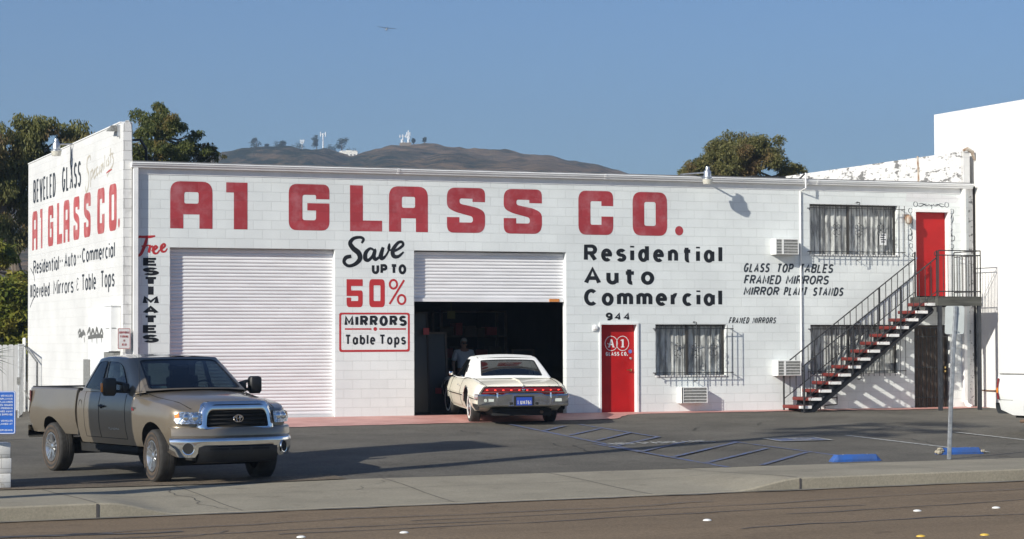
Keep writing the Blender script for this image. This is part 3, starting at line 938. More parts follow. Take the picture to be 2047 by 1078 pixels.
# roof odds and ends: low boards and cable
b = MB()
b.box(14.4, 15.3, 0.15, 0.5, 5.49, 5.53)
b.build('roof_board', m_iron, shop)
b = MB()
b.box(13.2, 14.0, 0.3, 0.9, 5.49, 5.52)
b.build('roof_board', m_iron, shop)
b = MB()
b.tube([(-0.42, 0.5, 5.95), (-0.1, 0.6, 5.98), (0.05, 0.7, 5.8), (0.08, 0.8, 5.5)], 0.03)
b.build('roof_cable', m_iron, shop)

# roller doors -------------------------------------------------------
def roller(x0, x1, z0, z1, y):
    b = MB()
    pitch = 0.0745; P0 = []; P1 = []
    z = z0
    while z < z1-0.01:
        for dz, dy in ((0.0, 0.0), (0.004, -0.004), (0.012, -0.014), (0.030, -0.019), (0.050, -0.018), (0.064, -0.011), (0.070, -0.002)):
            zz = z+dz
            if zz > z1: break
            P0.append((x0, y+dy, zz)); P1.append((x1, y+dy, zz))
        z += pitch
    b.grid([P0, P1], smooth=True)
    return b
b = roller(D1[0]+0.0, D1[1]-0.0, 0.06, 3.65, 0.165)
d = b.build('roller_door', m_slat, shop, sharp=60)
b = MB()
b.box(D1[0]+0.01, D1[1]-0.01, 0.115, 0.165, -0.02, 0.06)
b.box(D1[0]+0.002, D1[0]+0.05, 0.13, 0.162, 0.06, 3.64)
b.build('bottom_bar', m_slat, d)
b = roller(D2[0]+0.0, D2[1]-0.0, 2.60, 3.65, 0.165)
d = b.build('roller_door', m_slat, shop, sharp=60)
b = MB()
b.box(D2[0]+0.01, D2[1]-0.01, 0.115, 0.165, 2.53, 2.60)
b.build('bottom_bar', m_slat, d)
b = MB()
b.box(9.18, 9.42, 0.10, 0.114, 2.535, 2.60)
b.build('orange_sticker', mat('orange_sticker', (0.6, 0.22, 0.05), 0.6), d)

# workshop behind the open door --------------------------------------
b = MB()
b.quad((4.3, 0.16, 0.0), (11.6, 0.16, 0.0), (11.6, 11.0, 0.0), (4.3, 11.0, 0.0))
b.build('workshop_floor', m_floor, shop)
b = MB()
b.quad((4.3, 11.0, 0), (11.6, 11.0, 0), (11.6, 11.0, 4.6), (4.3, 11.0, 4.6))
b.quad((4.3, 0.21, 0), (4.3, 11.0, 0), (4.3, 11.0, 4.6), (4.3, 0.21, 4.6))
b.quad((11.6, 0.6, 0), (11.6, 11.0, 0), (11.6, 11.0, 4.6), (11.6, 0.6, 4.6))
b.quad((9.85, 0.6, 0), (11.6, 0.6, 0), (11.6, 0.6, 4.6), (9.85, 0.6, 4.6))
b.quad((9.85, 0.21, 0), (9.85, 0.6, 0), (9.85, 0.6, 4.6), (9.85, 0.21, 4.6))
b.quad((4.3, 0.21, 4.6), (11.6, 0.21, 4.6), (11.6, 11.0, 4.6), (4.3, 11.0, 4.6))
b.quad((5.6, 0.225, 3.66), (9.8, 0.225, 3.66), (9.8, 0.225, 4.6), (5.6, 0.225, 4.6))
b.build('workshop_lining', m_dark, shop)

# red entrance door ---------------------------------------------------
def door_unit(o, m_leaf, fw_=0.045, rec=0.11, handle=True):
    x0, x1, z0, z1 = o
    z0 = max(z0, -0.06) if z0 < 0 else z0
    fr = MB()
    fr.box(x0, x0+fw_, -0.035, rec+0.05, z0, z1)
    fr.box(x1-fw_, x1, -0.035, rec+0.05, z0, z1)
    fr.box(x0+fw_, x1-fw_, -0.035, rec+0.05, z1-fw_, z1)
    lf = MB()
    lf.box(x0+fw_+0.004, x1-fw_-0.004, rec, rec+0.045, z0+0.03, z1-fw_-0.004)
    leaf = lf.build('door', m_leaf, shop)
    fr.build('frame', m_trim, leaf)
    return leaf
leaf = door_unit(RD, m_door)
b = MB()
for k in range(4):
    b.box(RD[0]+0.07, RD[1]-0.07, 0.10-0.002*k, 0.12, -0.055+0.012*k, -0.048+0.012*k)
b.build('threshold', mat('worn_wood', (0.10, 0.07, 0.05), 0.8, var=0.4, vs=9), leaf)
b = MB()
b.lathe([(0.03, 0), (0.03, -0.012), (0.012, -0.015), (0.012, -0.05)], (11.2, 0.11, 0.97), (0, 1, 0), 14, cap0=True)
b.tube([(11.2, 0.06, 0.97), (11.15, 0.055, 0.975), (11.08, 0.06, 0.975)], 0.011, n=8)
b.build('handle', m_brass, leaf)
b = MB()
b.lathe([(0.001, -0.02), (0.022, -0.02), (0.028, -0.012), (0.028, 0)], (11.2, 0.108, 1.24), (0, 1, 0), 14)
b.build('deadbolt', m_galv, leaf)
b = MB()
b.lathe([(0.001, -0.004), (0.045, -0.004), (0.045, 0)], (11.19, 0.108, 1.40), (0, 1, 0), 16)
b.build('blue_sticker', mat('blue_sticker', (0.12, 0.16, 0.45), 0.4), leaf)
# the circled figures on the door
b = Flat(0)
pd = lambda u, v, d: (u, 0.1065, v)
for cx in (10.715, 11.0):
    ribbon(b, E_(cx, 1.585, 0.155, 0.165, 90, 450, 40), 0.014, pd, 0.001 if cx < 10.9 else 0.0016)
fill(b, [[(10.630, 1.493), (10.680, 1.493), (10.692, 1.545), (10.715, 1.545), (10.735, 1.545), (10.748, 1.493), (10.800, 1.493), (10.800, 1.507), (10.787, 1.509), (10.740, 1.678), (10.700, 1.678), (10.643, 1.509), (10.630, 1.507)], [(10.698, 1.571), (10.715, 1.645), (10.730, 1.571)]], pd, 0.002)
fill(b, [[(10.957, 1.493), (11.047, 1.493), (11.047, 1.509), (11.027, 1.512), (11.027, 1.678), (10.987, 1.678), (10.952, 1.659), (10.952, 1.640), (10.982, 1.650), (10.982, 1.512), (10.957, 1.509)]], pd, 0.002)
fill(b, [[(10.615, 1.583), (10.655, 1.555), (10.695, 1.569), (10.685, 1.583), (10.650, 1.574), (10.625, 1.597)]], pd, 0.0025)
text_strokes(b, 'GLASS CO.', 10.575, 11.13, 1.30, 1.39, 0.021, pd, gap=0.6)
b.build('lettering', m_wl, leaf)
# small round lamp box beside the door
b = MB()
b.lathe([(0.001, -0.07), (0.045, -0.065), (0.062, -0.04), (0.065, 0)], (10.26, -0.001, 1.95), (0, 1, 0), 16)
b.box(10.20, 10.32, -0.02, -0.001, 1.87, 1.92)
tag(b.build('door_lamp', m_trim), 'small round white lamp beside the red street door', 'lamp')

# upper red door ------------------------------------------------------
leaf = door_unit(UD, m_door, fw_=0.075)
b = MB()
b.lathe([(0.001, -0.03), (0.03, -0.025), (0.034, 0)], (18.83, 0.108, 3.62), (0, 1, 0), 12)
b.build('lock', mat('blue_lock', (0.1, 0.15, 0.4), 0.4), leaf)
# ground-floor brown security door
m_brown = mat('brown_security_door', (0.085, 0.058, 0.042), 0.6, var=0.25, vs=8)
b = MB()
b.box(BD[0]+0.01, BD[1]-0.01, 0.12, 0.16, -0.1, BD[3]-0.01)
leaf = b.build('door', m_brown, shop)
b = MB()
for k in range(9):
    x = BD[0]+0.04+k*0.115
    b.box(x-0.011, x+0.011, 0.055, 0.077, -0.06, 1.96)
for z in (-0.04, 0.25, 0.98, 1.72, 1.94):
    b.box(BD[0]+0.02, BD[1]-0.02, 0.058, 0.074, z-0.014, z+0.014)
b.build('security_bars', m_iron, leaf)
b = MB()
for z in (0.88, 0.97):
    b.lathe([(0.001, -0.04), (0.025, -0.035), (0.03, -0.01), (0.02, 0)], (19.58, 0.058, z), (0, 1, 0), 12)
b.build('handle', m_brass, leaf)

# barred windows ------------------------------------------------------
def window(o, nb, mull, seed, extra=()):
    x0, x1, z0, z1 = o
    rnd = random.Random(seed)
    fr = MB()
    for a in (fr,):
        a.box(x0, x0+0.035, 0.12, 0.18, z0, z1); a.box(x1-0.035, x1, 0.12, 0.18, z0, z1)
        a.box(x0+0.035, x1-0.035, 0.12, 0.18, z0, z0+0.035); a.box(x0+0.035, x1-0.035, 0.12, 0.18, z1-0.035, z1)
        for mx in mull:
            a.box(mx-0.02, mx+0.02, 0.121, 0.179, z0+0.035, z1-0.035)
    win = fr.build('window', mat('dark_alu', (0.06, 0.055, 0.05), 0.4, metal=0.3), shop)
    g = MB()
    g.quad((x0+0.035, 0.15, z0+0.035), (x1-0.035, 0.15, z0+0.035), (x1-0.035, 0.15, z1-0.035), (x0+0.035, 0.15, z1-0.035))
    g.build('pane', m_glass, win)
    c = MB()
    P = [[], []]
    x = x0-0.05; ph = 0
    while x < x1+0.05:
        x += 0.012
        ph += 0.012*rnd.uniform(14, 60)
        amp = 0.016+0.010*sin(x*3.1+seed)
        y = 0.225+amp*sin(ph)
        P[0].append((x, y, z0-0.08)); P[1].append((x+0.006*sin(x*9), y*0.98+0.006, z1+0.05))
    c.grid(P)
    c.build('curtain', m_curt, win, sharp=80)
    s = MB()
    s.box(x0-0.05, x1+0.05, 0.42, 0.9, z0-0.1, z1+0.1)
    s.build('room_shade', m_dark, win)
    sl = MB()
    sl.box(x0+0.001, x1-0.001, -0.03, 0.115, z0+0.001, z0+0.028)
    sl.build('sill', m_trim, win)
    gr = MB()
    Y = -0.16
    xa, xb = x0-0.06, x1+0.10
    zA, zB = z0+0.09, z1-0.10
    for z in (zA, zB):
        gr.box(xa, xb, Y-0.006, Y+0.006, z-0.008, z+0.008)
        for xx in (xa, xb):
            gr.box(xx-0.008, xx+0.008, Y, -0.002, z-0.009, z+0.009)
        gr.tube([(xa, Y, z), (xa-0.03, Y, z-0.01), (xa-0.03, Y, z-0.06)], 0.012, n=5)
    for k in range(nb+1):
        xx = x0+0.02+(x1+0.08-x0-0.02)*k/nb
        gr.box(xx-0.0048, xx+0.0048, Y-0.018, Y-0.0065, z0-0.03, z1-0.01)
    xm = (x0+x1)/2+0.05
    gr.tube([(xm-0.08, Y-0.02, z1+0.06), (xm, Y-0.02, z1+0.05), (xm, Y-0.02, z0-0.10), (xm-0.07, Y-0.02, z0-0.11)], 0.011, n=5)
    gr.tube([(xm, Y, z1+0.05), (xm, -0.002, z1+0.05)], 0.009, n=5)
    gr.tube([(xm, Y, z0-0.10), (xm, -0.002, z0-0.10)], 0.009, n=5)
    # wrought scroll ornaments
    for t in (0.25, 0.5, 0.75):
        cx = lerp(x0, x1, t)+0.02; cz = (z0+z1)/2
        for sx in (-1, 1):
            for sz in (-1, 1):
                gr.tube([(cx+sx*(0.055+0.045*cos(a)), Y-0.025, cz+sz*(0.07+0.05*sin(a))) for a in [radians(180-q*33) for q in range(9)]], 0.006, n=4)
        gr.ball((cx, Y-0.025, cz), 0.02, 6, 4); gr.ball((cx, Y-0.025, cz+0.16), 0.014, 6, 4); gr.ball((cx, Y-0.025, cz-0.16), 0.014, 6, 4)
    gr.build('security_bars', m_iron, win)
    return win
window(W1, 13, [12.65], 3)
window(W2, 17, [16.95], 5)
w3 = window(W3, 17, [16.97], 8)
b = MB()
b.box(17.83, 18.02, 0.118, 0.124, 3.93, 4.21)
nt_ = b.build('paper_notice', mat('paper', (0.75, 0.75, 0.75), 0.8), w3)
b = MB()
for k, (xa, xb) in enumerate(((17.86, 17.99), (17.85, 17.96), (17.86, 18.0), (17.87, 17.97))):
    b.box(xa, xb, 0.114, 0.117, 4.16-0.055*k, 4.185-0.055*k)
b.build('lettering', m_blk2, nt_)

# painted lettering ---------------------------------------------------
pf = lambda u, v, d: (u, -d, v)
def lettering(m, fn, label=None, axis=0):
    b = Flat(axis); fn(b)
    o = b.build('lettering', m, shop)
    if label: o['label'] = label
    return o
def big(b):
    for c, a, z in (('A', .41, 1.33), ('1', 1.63, 2.10), ('G', 3.02, 3.94), ('L', 4.41, 5.15), ('A', 5.31, 6.22), ('S', 6.67, 7.58), ('S', 8.03, 8.96), ('C', 9.86, 10.73), ('O', 11.22, 12.10)):
        block_letter(b, c, a, z, 4.065, 5.07, pf)
    block_letter(b, '.', 12.30, 12.51, 4.08, 4.30, pf)
lettering(m_redL, big, 'faded red block letters A1 GLASS CO.')
FREE = [[(.06, .62, .03), (.02, .78, .035), (.10, .93, .05), (.25, .94, .05), (.45, .95, .055), (.62, .99, .03)],
        [(.37, .95, .05), (.33, .70, .062), (.26, .40, .065), (.17, .12, .055), (.05, .06, .045), (.01, .20, .04), (.07, .28, .045)],
        [(.20, .50, .03), (.33, .52, .035), (.43, .56, .02)],
        [(.42, .52, .03), (.46, .50, .05), (.42, .20, .055)], [(.43, .34, .03), (.50, .48, .035), (.55, .50, .05)],
        [(.50, .30, .03), (.60, .34, .035), (.68, .46, .04), (.63, .52, .04), (.565, .40, .055), (.58, .20, .05), (.68, .18, .035), (.76, .34, .03)],
        [(.76, .36, .03), (.86, .42, .035), (.93, .56, .04), (.88, .62, .04), (.81, .48, .055), (.83, .28, .05), (.93, .27, .035), (1.0, .42, .02)]]
lettering(m_redL2, lambda b: script(b, FREE, -0.34, 0.35, 3.45, 3.90, pf, 1.05), 'red brush script Free')
def est(b):
    for k, c in enumerate('ESTIMATES'):
        z1_ = 3.435-0.2032*k
        xa, xb = (-0.18, 0.17) if c != 'I' else (-0.06, 0.05)
        t = 0.049
        if c == 'I':
            b.box(-0.06, 0.055, -0.004, -0.003, z1_-0.172, z1_)
            continue
        text_strokes(b, c, xa, xb, z1_-0.172, z1_, t, pf, xs=2.6 if c not in 'MA' else 2.2)
lettering(m_blk, est, 'black letters ESTIMATES stacked down the wall')
SAVE = [[(.30, .80, .035), (.33, .93, .05), (.28, 1.0, .05), (.17, .96, .06), (.11, .80, .075), (.16, .62, .09), (.25, .46, .095), (.27, .26, .085), (.19, .08, .065), (.08, .02, .055), (.01, .14, .06), (.04, .30, .07), (.13, .35, .06)],
        [(.50, .57, .04), (.44, .62, .045), (.37, .48, .07), (.36, .28, .08), (.41, .22, .06), (.48, .36, .05), (.52, .56, .06), (.50, .36, .075), (.53, .25, .06), (.59, .33, .04)],
        [(.59, .36, .035), (.64, .58, .05), (.655, .66, .055), (.62, .40, .08), (.635, .28, .065), (.70, .38, .04), (.76, .62, .035), (.76, .78, .03), (.74, .62, .03), (.80, .56, .035)],
        [(.79, .52, .04), (.88, .58, .045), (.985, .74, .05), (.97, .86, .05), (.90, .82, .055), (.82, .58, .075), (.83, .38, .075), (.91, .36, .055), (1.0, .52, .03)]]
lettering(m_blk, lambda b: script(b, SAVE, 4.26, 5.65, 3.29, 3.93, pf, 1.25), 'black brush script Save')
lettering(m_blk, lambda b: text_strokes(b, 'UP', 4.91, 5.27, 3.125, 3.35, 0.062, pf, gap=.45))
lettering(m_blk, lambda b: text_strokes(b, 'TO', 5.34, 5.71, 3.125, 3.35, 0.062, pf, gap=.4))
def fifty(b):
    block_letter(b, '5', 4.33, 4.70, 2.40, 3.01, pf)
    block_letter(b, '0', 4.85, 5.21, 2.40, 3.015, pf)
    ribbon(b, E_(5.41, 2.905, 0.085, 0.095, 90, 450, 28), 0.046, pf, 0.003)
    ribbon(b, E_(5.60, 2.57, 0.088, 0.10, 90, 450, 28), 0.046, pf, 0.0033)
    ribbon(b, [(5.32, 2.47), (5.66, 3.0)], 0.046, pf, 0.0036)
lettering(m_redL2, fifty, 'bright red 50%')
def mbox(b):
    lp1 = rpoly(R4(4.16, 5.79, 1.42, 2.28, 0.06)); lp2 = rpoly(R4(4.205, 5.745, 1.465, 2.24, 0.04))
    fill(b, [lp1, lp2], pf, 0.003)
    b.box(4.29, 4.90, -0.004, -0.003, 1.905, 1.938); b.box(5.08, 5.70, -0.004, -0.003, 1.905, 1.938)
    block_letter(b, '.', 4.945, 5.03, 1.88, 1.962, pf)
lettering(m_redL2, mbox, 'red rounded frame with a dotted rule')
lettering(m_blk, lambda b: text_strokes(b, 'MIRRORS', 4.28, 5.72, 1.985, 2.215, 0.055, pf, gap=.55, xs=1.25))
lettering(m_blk, lambda b: text_strokes(b, 'Table', 4.29, 4.99, 1.575, 1.80, 0.042, pf, gap=.8))
lettering(m_blk, lambda b: text_strokes(b, 'Tops', 5.08, 5.70, 1.575, 1.80, 0.042, pf, gap=.8))
lettering(m_blk, lambda b: text_strokes(b, 'Residential', 9.99, 13.52, 3.455, 3.845, 0.080, pf, gap=0.95, xs=1.28))
lettering(m_blk, lambda b: text_strokes(b, 'Auto', 9.99, 11.76, 2.93, 3.33, 0.084, pf, gap=1.15, xs=1.28))
lettering(m_blk, lambda b: text_strokes(b, 'Commercial', 9.99, 13.51, 2.445, 2.83, 0.080, pf, gap=0.8, xs=1.28))
lettering(m_blk, lambda b: text_strokes(b, '944', 10.53, 11.15, 2.11, 2.29, 0.046, pf, gap=.75, xs=1.3))
if True:
    for s_, a, z, za, zb in (('GLASS', 14.06, 14.80, 3.24, 3.46), ('TOP', 14.93, 15.43, 3.235, 3.455), ('TABLES', 15.53, 16.51, 3.235, 3.455), ('FRAMED', 14.07, 15.10, 2.96, 3.18), ('MIRRORS', 15.18, 16.39, 2.96, 3.18),
                             ('MIRROR', 14.06, 15.04, 2.695, 2.905), ('PLANT', 15.12, 15.80, 2.695, 2.905), ('STANDS', 15.90, 16.78, 2.69, 2.90)):
        lettering(m_blk2, lambda b: text_strokes(b, s_, a, z, za, zb, 0.042, pf, gap=.5, shear=0.26))
lettering(m_blk, lambda b: text_strokes(b, 'FRAMED', 13.67, 14.24, 2.04, 2.185, 0.024, pf, gap=.8, shear=0.3))
lettering(m_blk, lambda b: text_strokes(b, 'MIRRORS', 14.29, 14.95, 2.04, 2.185, 0.024, pf, gap=.8, shear=0.3))
# painted scrollwork around the upper door
def scrolls(b):
    d = 0.003
    cx, zt = 19.21, 4.86
    for s in (-1, 1):
        for px, pz, r in ((0.44, 4.93, .055), (0.585, 4.77, .055), (0.60, 4.12, .06), (0.58, 3.92, .05)):
            ribbon(b, E_(cx+s*px, pz, r, r*1.1, 90, 430, 20), [0.008+0.008*abs(sin(k*.3)) for k in range(21)], pf, d); d += .0002
        for pts in ([(.38, 4.90, .012), (.30, 4.88, .03), (.20, 4.93, .035), (.12, 4.94, .012)], [(.36, 4.94, .01), (.25, 4.95, .025), (.14, 4.90, .03), (.05, 4.92, .01)],
                    [(.60, 4.70, .01), (.56, 4.62, .04), (.52, 4.52, .03), (.56, 4.44, .01)], [(.62, 4.66, .01), (.62, 4.56, .035), (.58, 4.48, .02)],
                    [(.56, 4.46, .012), (.52, 4.38, .014), (.58, 4.34, .012), (.60, 4.30, .01)], [(.60, 4.34, .012), (.55, 4.27, .035), (.58, 4.18, .03), (.62, 4.16, .01)], [(.52, 4.32, .01), (.52, 4.24, .03), (.56, 4.17, .012)],
                    [(.62, 3.86, .012), (.54, 3.80, .02), (.50, 3.72, .02), (.56, 3.66, .014), (.62, 3.70, .012), (.60, 3.76, .01)], [(.56, 3.62, .012), (.50, 3.60, .012), (.46, 3.64, .012)], [(.66, 4.06, .008), (.52, 4.02, .014), (.54, 3.98, .008)]):
            script(b, [pts], cx, cx+s, 0, 1, pf, 0.62, d); d += .0002
    script(b, [[(0, 4.93, .014), (.02, 4.86, .014), (0, 4.82, .012)], [(-.08, 4.94, .012), (0, 4.90, .016), (.08, 4.94, .012)]], cx, cx+1, 0, 1, pf, 1.0, d)
lettering(m_blk2, scrolls, 'painted black scrollwork around the upper door')
# grey overpaint patch above the upper door
b = MB()
fill(b, [rpoly([(18.50, 4.99), (19.95, 4.98, .1), (20.0, 5.12, .08), (19.3, 5.19, .05), (18.9, 5.20, .05), (18.52, 5.19)])], pf, 0.0015)
b.build('overpaint_patch', block_mat('grey_overpaint', (0.68, 0.675, 0.68), mortar=0.85, bump=0.5), shop)
# side mural ----------------------------------------------------------
ps = lambda u, v, d: (-0.6-d, -u, v)     # u runs to the viewer's right = -Y
def side_txt(m, items, t, gap=.7, label=None):
    for s_, ya, yb, za, zb, tt, xs in items:
        b = Flat(1)
        text_strokes(b, s_, -ya, -yb, za, zb, tt, ps, gap=gap, xs=xs)
        b.build('lettering', m, shop)
side_txt(m_blk2, (('BEVELED', 10.64, 7.60, 5.18, 5.77, 0.07, 2.0), ('GLASS', 6.78, 4.49, 5.22, 5.82, 0.07, 2.0)), 0)
def sbig(b):
    for c, ya, yb in (('A', 10.77, 10.03), ('1', 9.66, 9.35), ('G', 8.59, 7.89), ('L', 7.41, 6.75), ('A', 6.58, 5.84), ('S', 5.37, 4.66), ('S', 4.14, 3.38), ('C', 2.65, 1.87), ('O', 1.40, 0.62)):
        block_letter(b, c, -ya, -yb, lerp(4.05, 3.99, ya/11), lerp(5.06, 4.97, ya/11), ps)
    block_letter(b, '.', -0.48, -0.30, 4.08, 4.28, ps)
lettering(m_redL3, sbig, 'sun-faded red block letters on the side wall', 1)
side_txt(m_blk2, (('Residential', 10.6, 7.16, 3.38, 3.73, 0.055, 1.6), ('::', 7.04, 6.69, 3.45, 3.75, 0.055, 1.6), ('Auto', 6.46, 5.05, 3.42, 3.77, 0.055, 1.6), ('::', 4.86, 4.5, 3.47, 3.78, 0.055, 1.6), ('Commercial', 4.34, 0.79, 3.46, 3.80, 0.055, 1.6)), 0)
side_txt(m_blk2, (('Beveled', 10.59, 8.35, 2.78, 3.13, 0.05, 1.8), ('Mirrors', 7.84, 5.35, 2.80, 3.16, 0.05, 1.8), ('&', 5.0, 4.74, 2.84, 3.14, 0.026, 1.4), ('Table', 4.39, 2.77, 2.82, 3.20, 0.05, 1.8), ('Tops', 2.27, 0.82, 2.84, 3.22, 0.05, 1.8)), 0)
SPEC = [[(.20, .86, .02), (.17, .98, .03), (.08, .92, .035), (.06, .70, .04), (.13, .50, .045), (.12, .22, .04), (.04, .06, .03), (.0, .22, .03)],
        [(.20, .58, .03), (.20, .16, .03)], [(.20, .52, .02), (.26, .60, .03), (.28, .46, .03), (.21, .36, .02)], [(.31, .46, .02), (.37, .58, .03), (.31, .5, .03), (.33, .36, .03), (.39, .42, .02)],
        [(.46, .62, .02), (.41, .58, .03), (.42, .42, .03), (.48, .46, .02)], [(.51, .62, .03), (.51, .44, .03), (.55, .5, .02)], [(.62, .64, .02), (.57, .6, .03), (.58, .46, .03), (.64, .66, .03), (.65, .48, .03)],
        [(.70, .86, .03), (.70, .5, .03)], [(.76, .72, .03), (.76, .54, .03)], [(.83, .76, .02), (.81, .7, .03), (.85, .62, .03), (.80, .56, .03)], [(.90, .98, .03), (.90, .6, .03)], [(.86, .80, .02), (.95, .84, .02)], [(.99, .84, .02), (.95, .76, .03), (1.0, .68, .03), (.97, .52, .03), (.85, .40, .03), (.78, .30, .03)]]
lettering(m_ghost, lambda b: script(b, SPEC, -4.0, -0.95, 5.0, 5.86, ps, 1.7), 'faded ghost script Specialists', 1)
b = Flat(1)
ribbon(b, [(-1.70, 5.33), (-1.4, 5.36), (-1.1, 5.37)], [0.02, 0.045, 0.02], ps, 0.004)
b.build('lettering', m_redL3, shop)
# tag of old graffiti frame at the far end of the mural
b = Flat(1)
ribbon(b, [(-11.0, 3.55), (-10.5, 3.35), (-10.4, 3.2)], 0.03, ps, 0.003)
ribbon(b, [(-11.05, 2.55), (-10.7, 2.72), (-10.5, 2.78)], 0.035, ps, 0.003)
text_strokes(b, 'BB', -11.02, -10.72, 2.80, 3.12, 0.05, ps)
b.build('lettering', m_blk2, shop)
# barn lamp's shadow painted on the wall below the coping
b = MB()
ribbon(b, [(-5.72, 6.24), (-5.70, 6.0), (-5.76, 5.86), (-5.72, 5.7)], [0.10, 0.14, 0.12, 0.04], ps, 0.002)
b.build('lamp_shadow', m_blk2, shop)
# grey overpainted tags at meter height
b = Flat(1)
script(b, [[(0, .6, .05), (.3, .9, .06), (.5, .3, .06), (.7, .8, .06), (1, .4, .05)], [(.1, .3, .05), (.5, .5, .08), (.9, .6, .05)], [(.85, .2, .04), (.9, -.3, .03)]], -4.8, -3.95, 1.72, 1.95, ps, 1.4)
pt2 = lambda u, v, d: (-0.684-d, -u, v)
def TAG2(b):
    script(b, [[(0, .5, .05), (.15, .9, .06), (.2, .3, .06), (.35, .8, .06), (.5, .4, .05), (.6, .9, .06), (.75, .3, .06), (.9, .8, .05), (1, .4, .05)], [(.05, .2, .05), (.5, .3, .06), (1, .3, .05)], [(.3, .2, .03), (.3, -.2, .02)], [(.6, .2, .03), (.62, -.3, .02)], [(.9, .2, .03), (.92, -.2, .02)]], -3.3, -1.6, 1.70, 1.98, pt2, 1.5)
TAGM = block_mat('grey_tag', (0.13, 0.13, 0.125), mortar=1, wear=(0.5, 0.5, 0.48), wearscale=9, wearamt=0.35)
b.build('lettering', TAGM, shop)
b = Flat(1)
TAG2(b)
b.build('lettering', TAGM, shop)

# electrical boxes and gear on the side wall --------------------------
m_box = mat('painted_metal_box', (0.76, 0.76, 0.75), 0.5, var=0.05, vs=3)
box = empty('meter_cabinet', 'tall white meter cabinet fixed to the mural side wall', 'cabinet', (-0.8, 1.8, 0.9))
b = MB(); b.box(-0.80, -0.605, 0.22, 0.98, 1.46, 2.41); b.box(-0.815, -0.604, 0.20, 1.0, 2.41, 2.43)
b.box(-0.68, -0.605, 1.0, 3.2, 0.6, 2.39)
b.build('case', m_box, box)
b = MB(); b.box(-0.803, -0.801, 0.4, 0.75, 1.93, 1.945); b.box(-0.79, -0.70, 0.212, 0.219, 1.94, 1.955)
b.build('latch', m_acg, box)
b = MB(); b.box(-0.74, -0.605, 0.25, 1.25, 0.9, 1.44); 
b.build('lower_case', m_acg, box)
b = MB(); b.box(-0.70, -0.602, 3.0, 3.68, -0.4, 1.27)
b.build('side_case', m_acg, box)
# parking notice on the wall end
ps_ = empty('parking_notice', 'small white notice with red words ADDITIONAL PARKING IN REAR', 'sign', (-0.6, -0.12, 1.5))
b = MB()
b.prism(rpoly(R4(-0.735, -0.462, 1.505, 1.945, 0.03)), 0, 1, lambda x, z, w: (x, lerp(-0.13, -0.122, w), z))
b.build('panel', mat('notice_white', (0.70, 0.68, 0.66), 0.5, var=0.06, vs=8), ps_)
b = MB()
pn = lambda u, v, d: (u, -0.130-d, v)
fill(b, [rpoly(R4(-0.728, -0.469, 1.512, 1.938, 0.026)), rpoly(R4(-0.718, -0.479, 1.522, 1.928, 0.02))], pn, 0.001)
for s_, a, z, zb_ in (('ADDITIONAL', -0.708, -0.49, 1.83), ('PARKING', -0.68, -0.515, 1.745), ('IN', -0.615, -0.58, 1.66), ('REAR', -0.645, -0.55, 1.575)):
    text_strokes(b, s_, a, z, zb_, zb_+0.05, 0.009, pn, gap=.8)
b.build('lettering', mat('notice_red', (0.45, 0.08, 0.07), 0.6), ps_)
b = MB(); b.box(-0.63, -0.57, -0.121, -0.037, 1.6, 1.63); b.box(-0.63, -0.57, -0.121, -0.037, 1.85, 1.88)
b.build('bracket', m_galv, ps_)
# handrail at the far end of the side wall
b = MB()
b.tube([(-0.72, 11.1, 1.56), (-0.72, 9.36, 1.16), (-0.72, 9.34, -0.2)], 0.025, n=6)
b.tube([(-0.72, 11.1, 0.42), (-0.72, 10.6, 0.25), (-0.72, 10.4, 0.22)], 0.02, n=6)
tag(b.build('handrail', m_acg), 'thin grey pipe handrail along the mural side wall', 'handrail')
# lamps ---------------------------------------------------------------
m_lens = mat('frosted_lens', (0.55, 0.53, 0.46), 0.25, var=0.1, vs=10)
def barn_lamp(loc, arm, label):
    t = empty('barn_lamp', label, 'lamp', loc)
    x, y, z = loc
    b = MB()
    b.lathe([(0.02, 0.40), (0.045, 0.40), (0.05, 0.34), (0.055, 0.33), (0.085, 0.29), (0.092, 0.16), (0.105, 0.15), (0.125, 0.135), (0.125, 0.11)], (x, y, z), n=20, cap0=True)
    b.build('housing', m_galv, t)
    b = MB()
    b.lathe([(0.12, 0.11), (0.112, 0.05), (0.098, 0.0), (0.001, -0.002)], (x, y, z), n=20)
    b.build('lens', m_lens, t)
    b = MB()
    a = Vector(loc)+Vector((0, 0, 0.27))
    b.tube([a, Vector(arm)], 0.02, n=6)
    b.build('arm', m_galv, t)
barn_lamp((12.88, -0.53, 5.25), (12.6, 0.3, 5.52), 'galvanised barn lamp over the street front near the roof edge')
barn_lamp((-1.0, 5.4, 5.98), (-0.5, 5.4, 6.27), 'galvanised barn lamp on an arm above the mural wall')
fl = empty('flood_lamp', 'small dark triangular flood lamp at the top corner of the mural wall', 'lamp', (-0.7, 0.45, 6.2))
b = MB()
b.add([(-0.78, 0.9, 6.17), (-0.78, 0.35, 6.13), (-0.78, 0.35, 6.25), (-0.62, 0.9, 6.17), (-0.62, 0.35, 6.13), (-0.62, 0.35, 6.25)], ((0, 1, 2), (3, 5, 4), (0, 3, 4, 1), (1, 4, 5, 2), (2, 5, 3, 0)))
b.build('hood', m_acg, fl)
b = MB(); b.box(-0.66, -0.603, 0.28, 0.34, 6.0, 6.26); b.build('bracket', m_galv, fl)
# bulkhead lamp by the upper door, rusted
b = MB()
b.lathe([(0.05, 0.02), (0.07, 0.0), (0.085, -0.06), (0.07, -0.16), (0.03, -0.2)], (18.50, -0.12, 4.63), n=14, cap0=True, cap1=True)
b.box(18.44, 18.56, -0.05, -0.002, 4.56, 4.68)
tag(b.build('porch_lamp', mat('rusty_lamp', (0.45, 0.40, 0.34), 0.6, col2=(0.30, 0.14, 0.06), vs=9)), 'rusty porch lamp between the upper window and upper red door', 'lamp')

